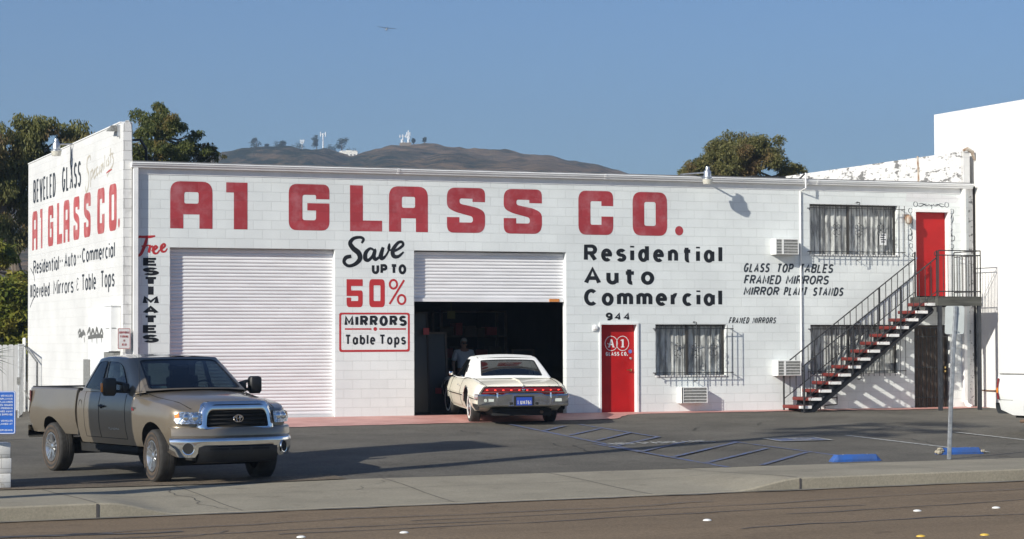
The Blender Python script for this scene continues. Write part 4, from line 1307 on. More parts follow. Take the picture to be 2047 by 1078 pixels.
# air conditioners ----------------------------------------------------
def aircon(x0, x1, z0, z1, label, split=0.3):
    t = empty('air_conditioner', label, 'air conditioner', ((x0+x1)/2, -0.1, z0), 'air conditioners through the front wall')
    Y = -0.26
    b = MB()
    b.box(x0, x1, Y+0.02, -0.002, z0, z1)
    b.build('case', m_ac, t)
    b = MB()
    b.box(x0+0.02, x1-0.02, Y+0.008, Y+0.019, z0+0.02, z1-0.02)
    b.build('grille', m_acg, t)
    b = MB()
    n = 5
    for k in range(n+1):
        z = lerp(z0+0.015, z1-0.015, k/n)
        b.box(x0+0.008, x1-0.008, Y-0.004, Y+0.007, z-0.006, z+0.006)
    xm = lerp(x0, x1, split)
    for xx, w in ((x0+0.008, .012), (x1-0.008, .012), (xm, 0.03)):
        b.box(xx-w, xx+w, Y-0.006, Y-0.0045, z0+0.005, z1-0.005)
    b.build('louvre_frame', m_ac, t)
    return t
aircon(14.80, 15.40, 3.66, 4.03, 'white window air conditioner high on the wall, left of the upper window')
aircon(12.33, 12.98, 0.20, 0.57, 'white window air conditioner low under the middle barred window', 0.02)
aircon(14.83, 15.44, 0.81, 1.17, 'white window air conditioner at the foot of the staircase')
# ------------------------------------------------------------------ outside staircase
m_tread = mat('red_tread_paint', (0.17, 0.020, 0.015), 0.65, col2=(0.12, 0.022, 0.018), vs=8)
m_tw = mat('white_tread_paint', (0.74, 0.73, 0.71), 0.6, var=0.08, vs=9)
m_steel = mat('dark_painted_steel', (0.022, 0.025, 0.032), 0.5, var=0.3, vs=7)
m_timber = mat('dark_timber', (0.06, 0.06, 0.052), 0.8, var=0.4, vs=4, stretch=(0.4, 1, 3))
st = empty('staircase', 'black steel outside staircase with red and white treads up to the upper door', 'staircase', (17.0, -0.65, -0.03))
NT = 14; RISE = 0.1838; RUN = 0.262
YF, YN = -0.22, -1.12
def tread_x(i): return 14.96+RUN*i
def tread_z(i): return 0.135+RISE*i
for i in range(NT):
    x = tread_x(i); z = tread_z(i)
    b = MB()
    b.bbox(x, x+0.29, YN+0.006, YF, z-0.078, z, r=0.015, n=2)
    t = b.build('tread', m_tread, st)
    b = MB()
    b.box(x+0.015, x+0.275, YN-0.008, YN+0.012, z-0.074, z-0.006)
    b.box(x-0.004, x+0.012, YN-0.006, YN+0.10, z-0.070, z-0.008)
    b.build('white_end', m_tw, t)
for y, nm in ((YN+0.16, 'stringer'), (YF-0.14, 'stringer')):
    b = MB()
    # saw-tooth plate carrying the treads
    poly = [(15.06, -0.06)]
    for i in range(NT):
        x = tread_x(i); z = tread_z(i)-0.056
        poly += [(x+0.05 if i else x+0.09, z-0.09 if i else z-0.05), (x+0.05 if i else x+0.09, z), (x+0.27, z)]
    poly += [(18.62, tread_z(NT-1)-0.056), (18.62, 2.28)]
    poly += [(15.36, -0.06)]
    b.prism(poly, y-0.006, y+0.006, lambda u, v, w: (u, w, v))
    b.tube([(15.25, y, 0.03), (18.62, y, 2.36)], 0.05, n=4)
    b.build(nm, m_steel, st)
# landing
b = MB()
b.box(18.59, 19.79, -1.25, -0.02, 2.60, 2.67)
b.box(18.585, 19.795, -1.256, -1.20, 2.45, 2.668)
b.box(18.584, 18.62, -1.25, -0.02, 2.46, 2.666)
b.box(19.76, 19.796, -1.25, -0.02, 2.46, 2.666)
for x in (18.9, 19.2, 19.5):
    b.box(x-0.025, x+0.025, -1.19, -0.02, 2.44, 2.60)
b.build('landing', m_timber, st)
for x in (18.66, 19.75):
    b = MB()
    b.box(x-0.04, x+0.04, -1.24, -1.16, -0.09, 2.45)
    b.box(x-0.09, x+0.09, -1.29, -1.11, -0.08, -0.045)
    b.build('post', m_steel, st)
# rails
def stair_rail(y, nb):
    b = MB()
    xb, zb = 15.02, 0.13; xt, zt = 18.62, 2.67
    b.box(xb-0.016, xb+0.016, y-0.016, y+0.016, -0.05, 1.06)
    b.box(xt-0.016, xt+0.016, y-0.016, y+0.016, 2.3, 3.76)
    def seg(p, q, w=0.014):
        p, q = Vector(p), Vector(q); d = (q-p); c = (p+q)/2
        u = d.normalized(); n = Vector((-u.z, 0, u.x))
        b.obox(c, d/2, Vector((0, 1, 0))*w, n*w*0.8)
    seg((xb, y, 1.06), (xt, y, 3.60)); seg((xb, y, 0.27), (xt, y, 2.80), 0.010)
    for k in range(1, nb):
        t = k/nb; x = lerp(xb, xt, t)
        b.box(x-0.007, x+0.007, y-0.007, y+0.007, lerp(0.27, 2.80, t), lerp(1.06, 3.60, t))
    b.tube([(xb, y, 1.06), (xb-0.05, y, 1.02), (xb-0.06, y, 0.95), (xb-0.02, y, 0.93)], 0.01, n=5)
    b.tube([(xt, y, 3.74), (xt-0.06, y, 3.72), (xt-0.07, y, 3.65), (xt-0.02, y, 3.64)], 0.01, n=5)
    # mid post
    for t in (0.36, 0.72):
        x = lerp(xb, xt, t)
        b.box(x-0.012, x+0.012, y-0.012, y+0.012, lerp(0.0, 2.5, t), lerp(1.06, 3.60, t))
    return b.build('railing', m_iron, st)
stair_rail(YN-0.04, 22)
stair_rail(YF+0.03, 22)
b = MB()
def flat_rail(b, p, q, n):
    p, q = Vector(p), Vector(q)
    for z in (0.98, 0.12):
        b.tube([p+Vector((0, 0, z)), q+Vector((0, 0, z))], 0.013, n=4)
    for k in range(n+1):
        c = p.lerp(q, k/n)
        w = 0.009 if k in (0, n) else 0.006
        b.box(c.x-w, c.x+w, c.y-w, c.y+w, c.z, c.z+(1.09 if k in (0, n) else 0.98))
    b.tube([p+Vector((0, 0, 1.09)), q+Vector((0, 0, 1.09))], 0.013, n=4)
flat_rail(b, (18.62, -1.235, 2.67), (19.78, -1.235, 2.67), 9)
flat_rail(b, (19.78, -1.235, 2.67), (19.78, -0.1, 2.67), 9)
b.tube([(18.62, -0.2, 3.76), (18.70, -0.06, 3.75), (18.72, -0.005, 3.74)], 0.012, n=4)
b.build('landing_railing', m_iron, st)
# gas meter pipework by the stair foot
b = MB()
b.tube([(16.0, -0.18, -0.05), (16.0, -0.18, 0.28), (16.45, -0.18, 0.28), (16.45, -0.18, 0.52), (16.22, -0.18, 0.52), (16.22, -0.18, 0.38)], 0.016, n=6)
b.tube([(16.0, -0.18, 0.10), (15.7, -0.18, 0.10), (15.62, -0.1, 0.10)], 0.016, n=6)
b.tube([(16.45, -0.18, 0.30), (16.45, -0.18, 0.12), (16.12, -0.18, 0.10), (16.12, -0.18, -0.05)], 0.016, n=6)
b.ball((16.22, -0.18, 0.38), (0.05, 0.05, 0.06), 8, 6)
tag(b.build('pipework', m_iron), 'thin dark pipework standing below the staircase', 'pipes')

# ------------------------------------------------------------------ neighbour on the right
m_nb = mat('neighbour_stucco', (0.71, 0.70, 0.68), 0.8, var=0.06, vs=0.7, bump=0.35, bs=22, detail=9, stretch=(1, 1, 0.35))
nb = empty('neighbour_building', 'tall plain white stucco building rising beyond the staircase', 'building', (26, -3, 0))
b = MB()
b.box(20.47, 34, -8.5, 1.82, -0.7, 7.33)
b.build('wall', m_nb, nb)
b = MB()
b.box(20.9, 33.6, -8.1, 1.7, 7.331, 7.34)
b.build('roof', m_roof, nb)
b = MB()
b.box(20.452, 20.468, -5.0, -0.2, 0.40, 0.425)
b.tube([(20.44, -0.3, 0.41), (20.44, -3.5, 0.37)], 0.014, n=5)
b.build('wall_pipe', mat('rusty_pipe', (0.16, 0.09, 0.06), 0.8, var=0.3, vs=6), nb)
b = MB()
b.quad((20.405, -0.0005, -0.7), (20.465, -0.0005, -0.7), (20.465, -0.0005, 5.4), (20.405, -0.0005, 5.4))
b.build('gap_shade', m_dark, nb)  # dark strip painted in for the shade between the two buildings

# ------------------------------------------------------------------ signs, stops, pillar
m_blueS = mat('blue_sign_face', (0.015, 0.10, 0.42), 0.4, var=0.08, vs=6)
bs = empty('parking_rules_sign', 'blue sign with small white lettering about towing vehicles', 'sign', (-5.47, -13.95, -0.49))
b = MB()
b.box(-5.495, -5.45, -13.945, -13.915, -0.52, 1.0)
b.build('post', m_galv, bs)
# sign plane turned a little to the street
ang = -0.30
ca, sa = cos(ang), sin(ang)
def sg(u, v, d): return (-5.47+u*ca+d*sa, -13.95+u*sa-d*ca, v)
b = MB()
b.prism(rpoly(R4(-0.285, 0.285, 0.315, 0.94, 0.035)), 0.0, 0.004, lambda u, v, w: sg(u, v, 0.02+w))
b.build('panel', m_blueS, bs)
b = MB()
fill(b, [rpoly(R4(-0.278, 0.278, 0.322, 0.933, 0.03)), rpoly(R4(-0.270, 0.270, 0.330, 0.925, 0.025))], sg, 0.026)
z = 0.885
for s_ in ('UNAUTHORIZED VEHICLES', 'NOT DISPLAYING', 'DISTINGUISHING PLACARDS', 'OR PLATES ISSUED', 'FOR DISABLED PERSONS', 'MAY BE TOWED AWAY', 'AT OWNERS EXPENSE', '', 'TOWED VEHICLES', 'MAY BE RECLAIMED AT', '', 'OR BY TELEPHONING'):
    if s_:
        s_ = s_.replace('Z', 'S').replace('W', 'V').replace('H', 'N').replace('X', 'K')
        w = len(s_)*0.0215
        text_strokes(b, s_, 0.245-w, 0.245, z-0.026, z, 0.0045, lambda u, v, d: sg(u, v, 0.023+d), gap=.9)
    z -= 0.0455
b.build('lettering', mat('sign_white', (0.70, 0.72, 0.75), 0.5), bs)
m_cmu = block_mat('white_pier_block', (0.70, 0.69, 0.66), mortar=0.75, stain=(0.42, 0.39, 0.34), stain_rng=(0.56, 0.72), stain_stretch=(1, 1, 1), stain_scale=6, bump=0.8)
pr = empty('block_pier', 'short white painted block pier under the blue sign', 'pier', (-5.35, -13.55, -0.49))
for k in range(3):
    b = MB()
    j = (0.0, 0.008, -0.006)[k]
    b.bbox(-5.62+j, -5.215+j, -13.75, -13.35, -0.50+0.225*k+0.004, -0.50+0.225*(k+1), r=0.012, n=2)
    b.build('block', m_cmu, pr)

m_gs = mat('sign_back_aluminium', (0.50, 0.53, 0.52), 0.5, metal=0.25, var=0.06, vs=6)
ss = empty('parking_sign', 'plain grey back of a metal sign on a leaning galvanised post', 'sign', (10.67, -14.01, -0.41))
Pb = Vector((10.67, -14.01, -0.42)); Pt = Vector((10.775, -14.10, 2.215))
pts = [Pb, Pb.lerp(Pt, 0.35)+Vector((-0.012, 0, 0)), Pb.lerp(Pt, 0.7)+Vector((-0.01, 0, 0)), Pt]
R = []
q1 = Vector((rt.x, rt.y, 0)); q2 = Vector((q1.y, -q1.x, 0))      # along the panel, and out towards the street
for p in crom([tuple(q) for q in pts], 4):
    R.append([(p[0]+q1.x*x+q2.x*y, p[1]+q1.y*x+q2.y*y, p[2]) for x, y in ((-0.038, 0.0), (-0.024, 0.0), (-0.017, 0.03), (0.017, 0.03), (0.024, 0.0), (0.038, 0.0), (0.038, 0.006), (0.028, 0.006), (0.021, 0.037), (-0.021, 0.037), (-0.028, 0.006), (-0.038, 0.006))])
b2 = MB(); b2.rings(R, True, True, smooth=False)
b2.build('post', m_galv, ss)
b = MB()
b.prism(rpoly(R4(-0.185, 0.145, 1.735, 2.22, 0.045)), 0, 0.004, lambda u, v, w: tuple(Vector((Pt.x, Pt.y, 0))+q1*(u+0.03*(v-2.0))-q2*(0.003+w)+Vector((0, 0, v))))
b.build('panel', m_gs, ss)
b = MB()
for v in (1.80, 2.12):
    c_ = Vector((Pt.x, Pt.y, v))+q2*0.044
    b.lathe([(0.012, 0), (0.012, 0.012), (0.001, 0.013)], c_, q2, 8)
b.build('bolt', m_galv, ss)
m_bs = mat('blue_stop_paint', (0.03, 0.115, 0.40), 0.65, col2=(0.045, 0.10, 0.28), vs=5, bump=0.3, bs=25)
m_chip = mat('broken_concrete', (0.45, 0.40, 0.30), 0.9, col2=(0.20, 0.18, 0.14), vs=14, bump=1.0, bs=20)
def stop_block(x0, x1, y, label, chipped):
    z = zg((x0+x1)/2, y)
    t = empty('parking_block', label, 'parking block', ((x0+x1)/2, y, z), 'blue concrete parking blocks')
    b = MB()
    prof = [(-0.10, 0), (-0.10, 0.045), (-0.065, 0.12), (0.065, 0.12), (0.10, 0.045), (0.10, 0)]
    R = []
    N = 10
    for k in range(N+1):
        t_ = k/N; x = lerp(x0, x1, t_)
        e = min(1, min(t_, 1-t_)*N*0.9+0.12)
        if k in (0, N): e = 0.25
        R.append([(x, y+py*(0.8+0.2*e), z-0.01+pz*e+0.003*sin(k*2.1)) for py, pz in prof])
    b.rings(R, True, True, smooth=False)
    b.build('body', m_bs, t)
    if chipped:
        c = MB()
        rnd = random.Random(4)
        for k in range(9):
            c.ball((x0+rnd.uniform(-0.01, 0.06), y+rnd.uniform(-0.09, 0.06), z+rnd.uniform(0.02, 0.10)), (rnd.uniform(.03, .06), rnd.uniform(.03, .05), rnd.uniform(.025, .045)), 6, 4)
        c.build('broken_end', m_chip, t)
        c = MB()
        for k in range(4):
            c.ball((x1-0.02+rnd.uniform(-0.02, 0.02), y-0.08+rnd.uniform(-.02, .03), z+rnd.uniform(0.03, 0.08)), 0.025, 6, 4)
        c.build('broken_corner', m_chip, t)
    for xx in (lerp(x0, x1, .25), lerp(x0, x1, .75)):
        c = MB()
        c.lathe([(0.018, 0.100), (0.018, 0.116), (0.001, 0.117)], (xx, y, z), n=8)
        c.build('anchor_pin', m_galv, t)
stop_block(8.48, 9.41, -13.80, 'low blue concrete parking block left of the leaning sign post', False)
stop_block(11.04, 11.95, -13.05, 'chipped blue concrete parking block with a broken white end behind the sign post', True)

# ------------------------------------------------------------------ fence and gate at the back of the drive
m_pick = mat('white_fence_paint', (0.72, 0.71, 0.69), 0.7, var=0.07, vs=4, stretch=(3, 3, 0.5))
fc = empty('picket_fence', 'white close-boarded fence across the drive left of the shop', 'fence', (-2.6, 12.7, -0.25))
rnd = random.Random(2)
for k in range(27):
    x = -4.6+k*0.149
    b = MB()
    top = 1.60+rnd.uniform(-0.02, 0.02)
    b.prism([(x, -0.3), (x+0.14, -0.3), (x+0.14, top-0.03), (x+0.11, top), (x+0.03, top), (x, top-0.03)], 0, 0.02, lambda u, v, w: (u, 12.70+w+rnd.uniform(0, 0.002), v))
    b.build('picket', m_pick, fc)
b = MB()
for z in (0.1, 1.2):
    b.box(-4.6, -0.62, 12.722, 12.77, z, z+0.09)
b.build('rail', m_pick, fc)
m_link = glass_mat('chain_link', (0.86, 0.86, 0.86), 0.0)
# chain-link gate leaf, swung open beside the wall
gt = empty('chain_link_gate', 'open chain link gate leaf beside the white fence', 'gate', (-0.95, 10.2, -0.24))
gA = Vector((-0.74, 11.25, 0)); gB = Vector((-1.22, 9.1, 0))
b = MB()
for p in (gA, gB):
    b.tube([p+Vector((0, 0, -0.2)), p+Vector((0, 0, 1.62))], 0.024, n=6)
for z in (-0.15, 1.60):
    b.tube([gA+Vector((0, 0, z)), gB+Vector((0, 0, z))], 0.02, n=6)
b.build('frame', m_galv, gt)
b = MB()
n = 22
Lg = (gB-gA).length
for k in range(-20, 30):
    for s in (1, -1):
        # diagonal wires clipped to the frame
        pts = []
        u0 = k*0.09 if s > 0 else k*0.09
        for j in range(0, 37):
            u = u0+(j*0.05)*0.75 if s > 0 else u0+1.3-(j*0.05)*0.75
            z = -0.15+j*0.05
            if 0 <= u <= Lg and z <= 1.6: pts.append(gA.lerp(gB, u/Lg)+Vector((0, 0, z)))
        if len(pts) > 1: b.tube([pts[0], pts[-1]], 0.004, n=3, caps=False)
b.build('mesh', m_galv, gt)
b = MB()
b.box(-1.26, -1.18, 9.06, 9.14, 0.62, 0.80)
b.build('latch', m_acg, gt)
b = MB()
b.tube([(-0.68, 11.42, -0.3), (-0.68, 11.42, 1.72)], 0.045, n=10)
b.ball((-0.68, 11.42, 1.73), 0.05, 8, 5)
tag(b.build('gate_post', m_trim), 'round white gate post at the back corner of the shop', 'post')

# ------------------------------------------------------------------ things in the open workshop
m_wood = mat('frame_wood', (0.045, 0.03, 0.018), 0.6, var=0.3, vs=6)
m_mir = mat('dark_mirror_glass', (0.010, 0.011, 0.012), 0.45, metal=0.0)
m_redbox = mat('red_carton', (0.20, 0.014, 0.018), 0.6)
def leaning_mirror(x0, x1, y, zt, label, m, w=0.05):
    t = empty('framed_mirror', label, 'mirror', ((x0+x1)/2, y, 0.01), 'mirrors leaning in the workshop')
    dy = 0.18
    def P(x, z, d=0): return (x, y+dy*z/zt-d, z+0.012)
    b = MB()
    for a, c, e, f in ((x0, x0+w, 0, zt), (x1-w, x1, 0, zt), (x0+w, x1-w, 0, w), (x0+w, x1-w, zt-w, zt)):
        b.add([P(a, e), P(c, e), P(c, f), P(a, f), P(a, e, .035), P(c, e, .035), P(c, f, .035), P(a, f, .035)], ((0, 1, 2, 3), (4, 7, 6, 5), (0, 4, 5, 1), (1, 5, 6, 2), (2, 6, 7, 3), (3, 7, 4, 0)))
    b.build('frame', m, t)
    b = MB(); b.quad(P(x0+w, w, .012), P(x1-w, w, .012), P(x1-w, zt-w, .012), P(x0+w, zt-w, .012))
    b.build('glass', m_mir, t)
    return t
t = leaning_mirror(6.72, 7.30, 1.6, 1.85, 'tall wood framed mirror leaning behind the open roller door', m_wood)
b = MB(); b.box(6.95, 7.10, 1.55, 1.56, 0.45, 0.58); b.build('red_tag', m_redbox, t)
t = leaning_mirror(6.15, 6.66, 1.1, 2.3, 'dark leaning mirror at the left edge of the doorway', m_dark, 0.04)
b = MB(); b.box(6.5, 6.64, 1.10, 1.11, 1.80, 1.95); b.build('red_tag', m_redbox, t)
leaning_mirror(9.2, 9.78, 2.3, 1.45, 'greenish glass table top standing by the right door jamb', m_wood)
sh = empty('storage_shelf', 'dark storage shelf with red cartons inside the workshop', 'shelf', (9.0, 4.6, 0))
for x in (8.1, 9.78):
    for y in (4.3, 4.9):
        b = MB(); b.box(x-0.03, x+0.03, y-0.03, y+0.03, 0, 2.4)
        b.build('upright', m_wood, sh)
for z in (0.6, 1.2, 1.75, 2.35):
    b = MB(); b.box(8.07, 9.81, 4.27, 4.93, z, z+0.04); b.build('shelf_board', m_wood, sh)
rnd = random.Random(6)
k = 0
for z in (0.64, 1.24, 1.79):
    x = 8.15
    while x < 9.6:
        w = rnd.uniform(.16, .34); h = rnd.uniform(.15, .34)
        b = MB(); b.bbox(x, x+w, 4.4, 4.8, z+0.002, z+h, r=0.008, n=1)
        o = b.build('carton', (m_redbox if k % 3 == 0 else mat('brown_carton', (0.05, 0.035, 0.022), 0.8, var=0.2, vs=5)))
        tag(o, ('red' if k % 3 == 0 else 'brown')+' carton on the dark storage shelf in the workshop', 'box', ('red' if k % 3 == 0 else 'brown')+' cartons on the workshop shelf')
        x += w+0.05; k += 1
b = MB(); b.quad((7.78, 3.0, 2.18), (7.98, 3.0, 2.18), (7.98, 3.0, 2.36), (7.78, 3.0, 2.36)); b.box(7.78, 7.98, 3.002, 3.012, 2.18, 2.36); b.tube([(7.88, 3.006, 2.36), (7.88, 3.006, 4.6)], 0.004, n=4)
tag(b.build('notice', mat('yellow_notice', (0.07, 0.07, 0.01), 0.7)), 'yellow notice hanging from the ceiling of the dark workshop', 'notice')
# ------------------------------------------------------------------ man standing inside the doorway
m_skin = mat('skin', (0.36, 0.20, 0.14), 0.55, var=0.06, vs=20)
m_shirt = mat('white_tshirt', (0.62, 0.63, 0.68), 0.85, var=0.04, vs=12, bump=0.3, bs=14)
m_jean = mat('dark_jeans', (0.04, 0.05, 0.08), 0.85, var=0.2, vs=20)
m_hair = mat('grey_hair', (0.42, 0.41, 0.40), 0.8, var=0.2, vs=60)
def skinned(name, verts, edges, radii, root, m, parent, levels=2):
    me = bpy.data.meshes.new(name)
    me.from_pydata(verts, edges, [])
    o = bpy.data.objects.new(name, me)
    COL.objects.link(o)
    sk = o.modifiers.new('s', 'SKIN')
    lay = me.skin_vertices[0].data
    for i, r in enumerate(radii):
        lay[i].radius = r if isinstance(r, tuple) else (r, r)
        lay[i].use_root = (i == root)
    ss_ = o.modifiers.new('u', 'SUBSURF'); ss_.levels = levels; ss_.render_levels = levels
    dg = bpy.context.evaluated_depsgraph_get(); dg.update()
    ev = o.evaluated_get(dg)
    m2 = bpy.data.meshes.new_from_object(ev)
    bpy.data.objects.remove(o)
    m2.materials.clear(); m2.materials.append(m)
    m2.shade_smooth()
    o2 = bpy.data.objects.new(name, m2)
    COL.objects.link(o2)
    if parent is not None: o2.parent = parent
    return o2
man = empty('person', 'grey-haired man in white t-shirt and sunglasses standing in the dark doorway', 'person', (8.36, 3.45, 0.005), rz=0.0)
# local frame: facing -Y (towards the street), x to his left side of the picture's right
V = []; Ed = []; Ra = []
def jv(p, r, link=None):
    V.append(p); Ra.append(r); i = len(V)-1
    if link is not None: Ed.append((link, i))
    return i
pel = jv((0, 0, 0.93), (0.15, 0.11))
wst = jv((0, 0, 1.08), (0.145, 0.105), pel)
chs = jv((0, 0.0, 1.28), (0.165, 0.115), wst)
upc = jv((0, 0.0, 1.40), (0.13, 0.09), chs)
nck = jv((0, 0.0, 1.47), 0.055, upc)
hd0 = jv((0, -0.012, 1.54), (0.062, 0.072), nck)
hd1 = jv((0, -0.012, 1.60), (0.073, 0.088), hd0)
hd2 = jv((0, -0.002, 1.665), (0.055, 0.07), hd1)
for s in (-1, 1):
    sh_ = jv((s*0.19, 0.0, 1.385), 0.06, upc)
    el = jv((s*0.265, 0.01, 1.12), 0.043, sh_)
    wr = jv((s*0.27, -0.08, 0.88), 0.028, el)
    pm = jv((s*0.268, -0.11, 0.81), (0.020, 0.036), wr)
    for k, (dy, ln) in enumerate(((-0.028, .075), (-0.009, .085), (0.010, .08), (0.027, .065))):
        a = jv((s*0.266, -0.115+dy, 0.765), 0.0085, pm)
        c = jv((s*0.258, -0.118+dy, 0.765-ln*0.5), 0.0078, a)
        jv((s*0.245, -0.118+dy, 0.765-ln*0.9), 0.0065, c)
    a = jv((s*0.255, -0.15, 0.815), 0.010, pm)
    jv((s*0.245, -0.168, 0.775), 0.008, a)
    hp = jv((s*0.09, 0, 0.88), 0.088, pel)
    kn = jv((s*0.10, -0.01, 0.49), 0.060, hp)
    an = jv((s*0.10, 0.02, 0.09), 0.040, kn)
    ft = jv((s*0.11, -0.09, 0.035), (0.04, 0.03), an)
    jv((s*0.115, -0.16, 0.028), (0.036, 0.022), ft)
skinned('body', V, Ed, Ra, 0, m_skin, man)
# T-shirt following the torso, with sleeves and clean hems
V = []; Ed = []; Ra = []
a = jv((0, 0, 0.90), (0.172, 0.132)); c = jv((0, 0, 1.08), (0.166, 0.126), a); d = jv((0, 0, 1.28), (0.184, 0.134), c); e = jv((0, 0, 1.395), (0.148, 0.104), d)
f = jv((0, 0.005, 1.445), (0.085, 0.075), e)
for s in (-1, 1):
    g = jv((s*0.195, 0.0, 1.383), 0.075, e); h = jv((s*0.245, 0.006, 1.21), 0.066, g); jv((s*0.252, 0.007, 1.17), 0.066, h)
skinned('tshirt', V, Ed, Ra, 0, m_shirt, man)
V = []; Ed = []; Ra = []
a = jv((0, 0, 0.95), (0.162, 0.122))
for s in (-1, 1):
    h = jv((s*0.09, 0, 0.86), 0.102, a); k = jv((s*0.10, -0.008, 0.49), 0.076, h); jv((s*0.10, 0.015, 0.09), 0.062, k)
skinned('jeans', V, Ed, Ra, 0, m_jean, man)
b = MB()
for s in (-1, 1):
    b.bbox(s*0.112-0.045, s*0.112+0.045, -0.20, 0.07, 0.0, 0.075, r=0.03)
b.build('shoes', mat('dark_shoe', (0.03, 0.03, 0.03), 0.5), man, world=False)
# hair cap, ears, nose, glasses, mouth
b = MB()
R = []
for i in range(7):
    a = radians(90-i*15.5)
    R.append([(0.080*cos(a)*cos(t), 0.006+0.098*cos(a)*sin(t), 1.615+0.105*sin(a)-(0.0 if sin(t) > -0.25 else -0.035*cos(a))) for t in [2*pi*k/18 for k in range(18)]])
b.rings(R, True, False)
for s in (-1, 1):
    b.ball((s*0.072, 0.015, 1.575), (0.012, 0.03, 0.035), 8, 5)
b.build('hair', m_hair, man, world=False)
b = MB()
for s in (-1, 1):
    b.ball((s*0.078, 0.0, 1.565), (0.010, 0.018, 0.03), 8, 6)
b.ball((0, -0.105, 1.562), (0.013, 0.016, 0.024), 8, 6)
b.ball((0, -0.093, 1.528), (0.025, 0.008, 0.006), 8, 4)
b.build('face_features', m_skin, man, world=False)
b = MB()
for s in (-1, 1):
    b.ball((s*0.034, -0.096, 1.592), (0.029, 0.010, 0.019), 10, 6)
    b.tube([(s*0.062, -0.088, 1.597), (s*0.080, -0.02, 1.597), (s*0.081, 0.01, 1.59)], 0.004, n=5)
b.tube([(-0.01, -0.104, 1.598), (0.01, -0.104, 1.598)], 0.004, n=5)
b.build('sunglasses', mat('sunglass_black', (0.01, 0.01, 0.01), 0.15), man, world=False)
# ------------------------------------------------------------------ vehicles
m_tan = mat('tan_metallic_paint', (0.238, 0.200, 0.152), 0.28, metal=0.45, coat=0.9, var=0.03, vs=2)
m_cream = mat('cream_car_paint', (0.80, 0.755, 0.63), 0.35, coat=0.5, var=0.02, vs=2)
m_vinyl = mat('white_vinyl_roof', (0.76, 0.755, 0.73), 0.55, var=0.03, vs=6, bump=0.15, bs=80)
m_whitecar = mat('white_truck_paint', (0.78, 0.78, 0.76), 0.35, coat=0.4, var=0.03, vs=2)
m_chrome = mat('chrome', (0.80, 0.81, 0.82), 0.07, metal=1.0, var=0.05, vs=5)
m_blackp = mat('black_plastic', (0.014, 0.014, 0.015), 0.5, var=0.15, vs=12)
m_under = mat('underbody', (0.012, 0.012, 0.012), 0.9)
m_rub = mat('tyre_rubber', (0.028, 0.026, 0.024), 0.8, var=0.25, vs=9, bump=0.3, bs=30)
m_rubd = mat('dusty_sidewall', (0.075, 0.055, 0.04), 0.85, var=0.3, vs=12)
m_alloy = mat('alloy_wheel', (0.62, 0.62, 0.62), 0.28, metal=0.9, var=0.06, vs=12)
m_whitewall = mat('whitewall', (0.70, 0.69, 0.65), 0.6)
m_cglass = glass_mat('car_glass', (0.20, 0.25, 0.26), 0.10)
m_lampglass = glass_mat('lamp_glass', (0.85, 0.87, 0.9), 0.10)
m_refl = mat('lamp_reflector', (0.72, 0.74, 0.78), 0.12, metal=1.0, var=0.4, vs=30, bump=0.8, bs=25)
m_amber = mat('amber_lens', (0.75, 0.22, 0.02), 0.25)
m_redlens = mat('red_lens', (0.17, 0.006, 0.007), 0.18, var=0.15, vs=14, coat=0.5)
m_seat = mat('seat_fabric', (0.025, 0.024, 0.022), 0.85)
m_seam = mat('panel_gap', (0.01, 0.01, 0.01), 0.9)
m_brake = mat('lit_brake_lamp', (1.0, 0.05, 0.03), 0.3, emit=0.9)

def mirror_sec(h):
    """Half section (y >= 0, bottom centre to top centre) -> full ring."""
    right = [(-y, z) for y, z in h]
    return h+right[::-1][1:-1] if h[0][0] == 0 and h[-1][0] == 0 else h+right[::-1]
def loft(secs, name, m, parent, sharp=32, cap=True):
    """secs: (x, half section); half-section points may be (y, z) or (y, z, dx)."""
    b = MB(); R = []
    for x, h in secs:
        full = [(p[0], p[1], p[2] if len(p) > 2 else 0) for p in h]
        ring = full+[(-p[0], p[1], p[2]) for p in reversed(full) if p[0] > 1e-6]
        R.append([(x+p[2], p[0], p[1]) for p in ring])
    b.rings(R, cap, cap)
    return b.build(name, m, parent, world=False, sharp=sharp)
def cut(o, cutters, m_in):
    """Boolean the wheel wells out of a body and bake the result."""
    tmp = []
    for cb in cutters:
        me = bpy.data.meshes.new('cutter'); me.from_pydata(cb.v, [], cb.f); me.update()
        bm = bmesh.new(); bm.from_mesh(me); bmesh.ops.recalc_face_normals(bm, faces=bm.faces); bm.to_mesh(me); bm.free()
        me.materials.append(m_in)
        c = bpy.data.objects.new('cutter', me); COL.objects.link(c)
        c.matrix_world = o.matrix_world.copy()
        tmp.append(c)
    par = o.parent; o.parent = None
    for c in tmp:
        c.matrix_world = o.matrix_world
        md = o.modifiers.new('b', 'BOOLEAN'); md.operation = 'DIFFERENCE'; md.object = c; md.solver = 'EXACT'
        try: md.material_mode = 'TRANSFER'
        except Exception: pass
    dg = bpy.context.evaluated_depsgraph_get(); dg.update()
    me = bpy.data.meshes.new_from_object(o.evaluated_get(dg))
    o.modifiers.clear()
    o.data = me
    me.shade_smooth(); me.set_sharp_from_angle(angle=radians(32))
    for c in tmp: bpy.data.objects.remove(c)
    o.parent = par
def split(o, name, pred, parent):
    """Move the faces that satisfy pred(centre, normal) into an object of their own."""
    bm = bmesh.new(); bm.from_mesh(o.data)
    bm2 = bm.copy()
    d = [f for f in bm.faces if pred(f.calc_center_median(), f.normal)]
    bmesh.ops.delete(bm, geom=d, context='FACES')
    d2 = [f for f in bm2.faces if not pred(f.calc_center_median(), f.normal)]
    bmesh.ops.delete(bm2, geom=d2, context='FACES')
    me2 = o.data.copy()
    bm.to_mesh(o.data); bm2.to_mesh(me2); bm.free(); bm2.free()
    me2.name = name
    c = bpy.data.objects.new(name, me2); COL.objects.link(c); c.parent = parent
    return c
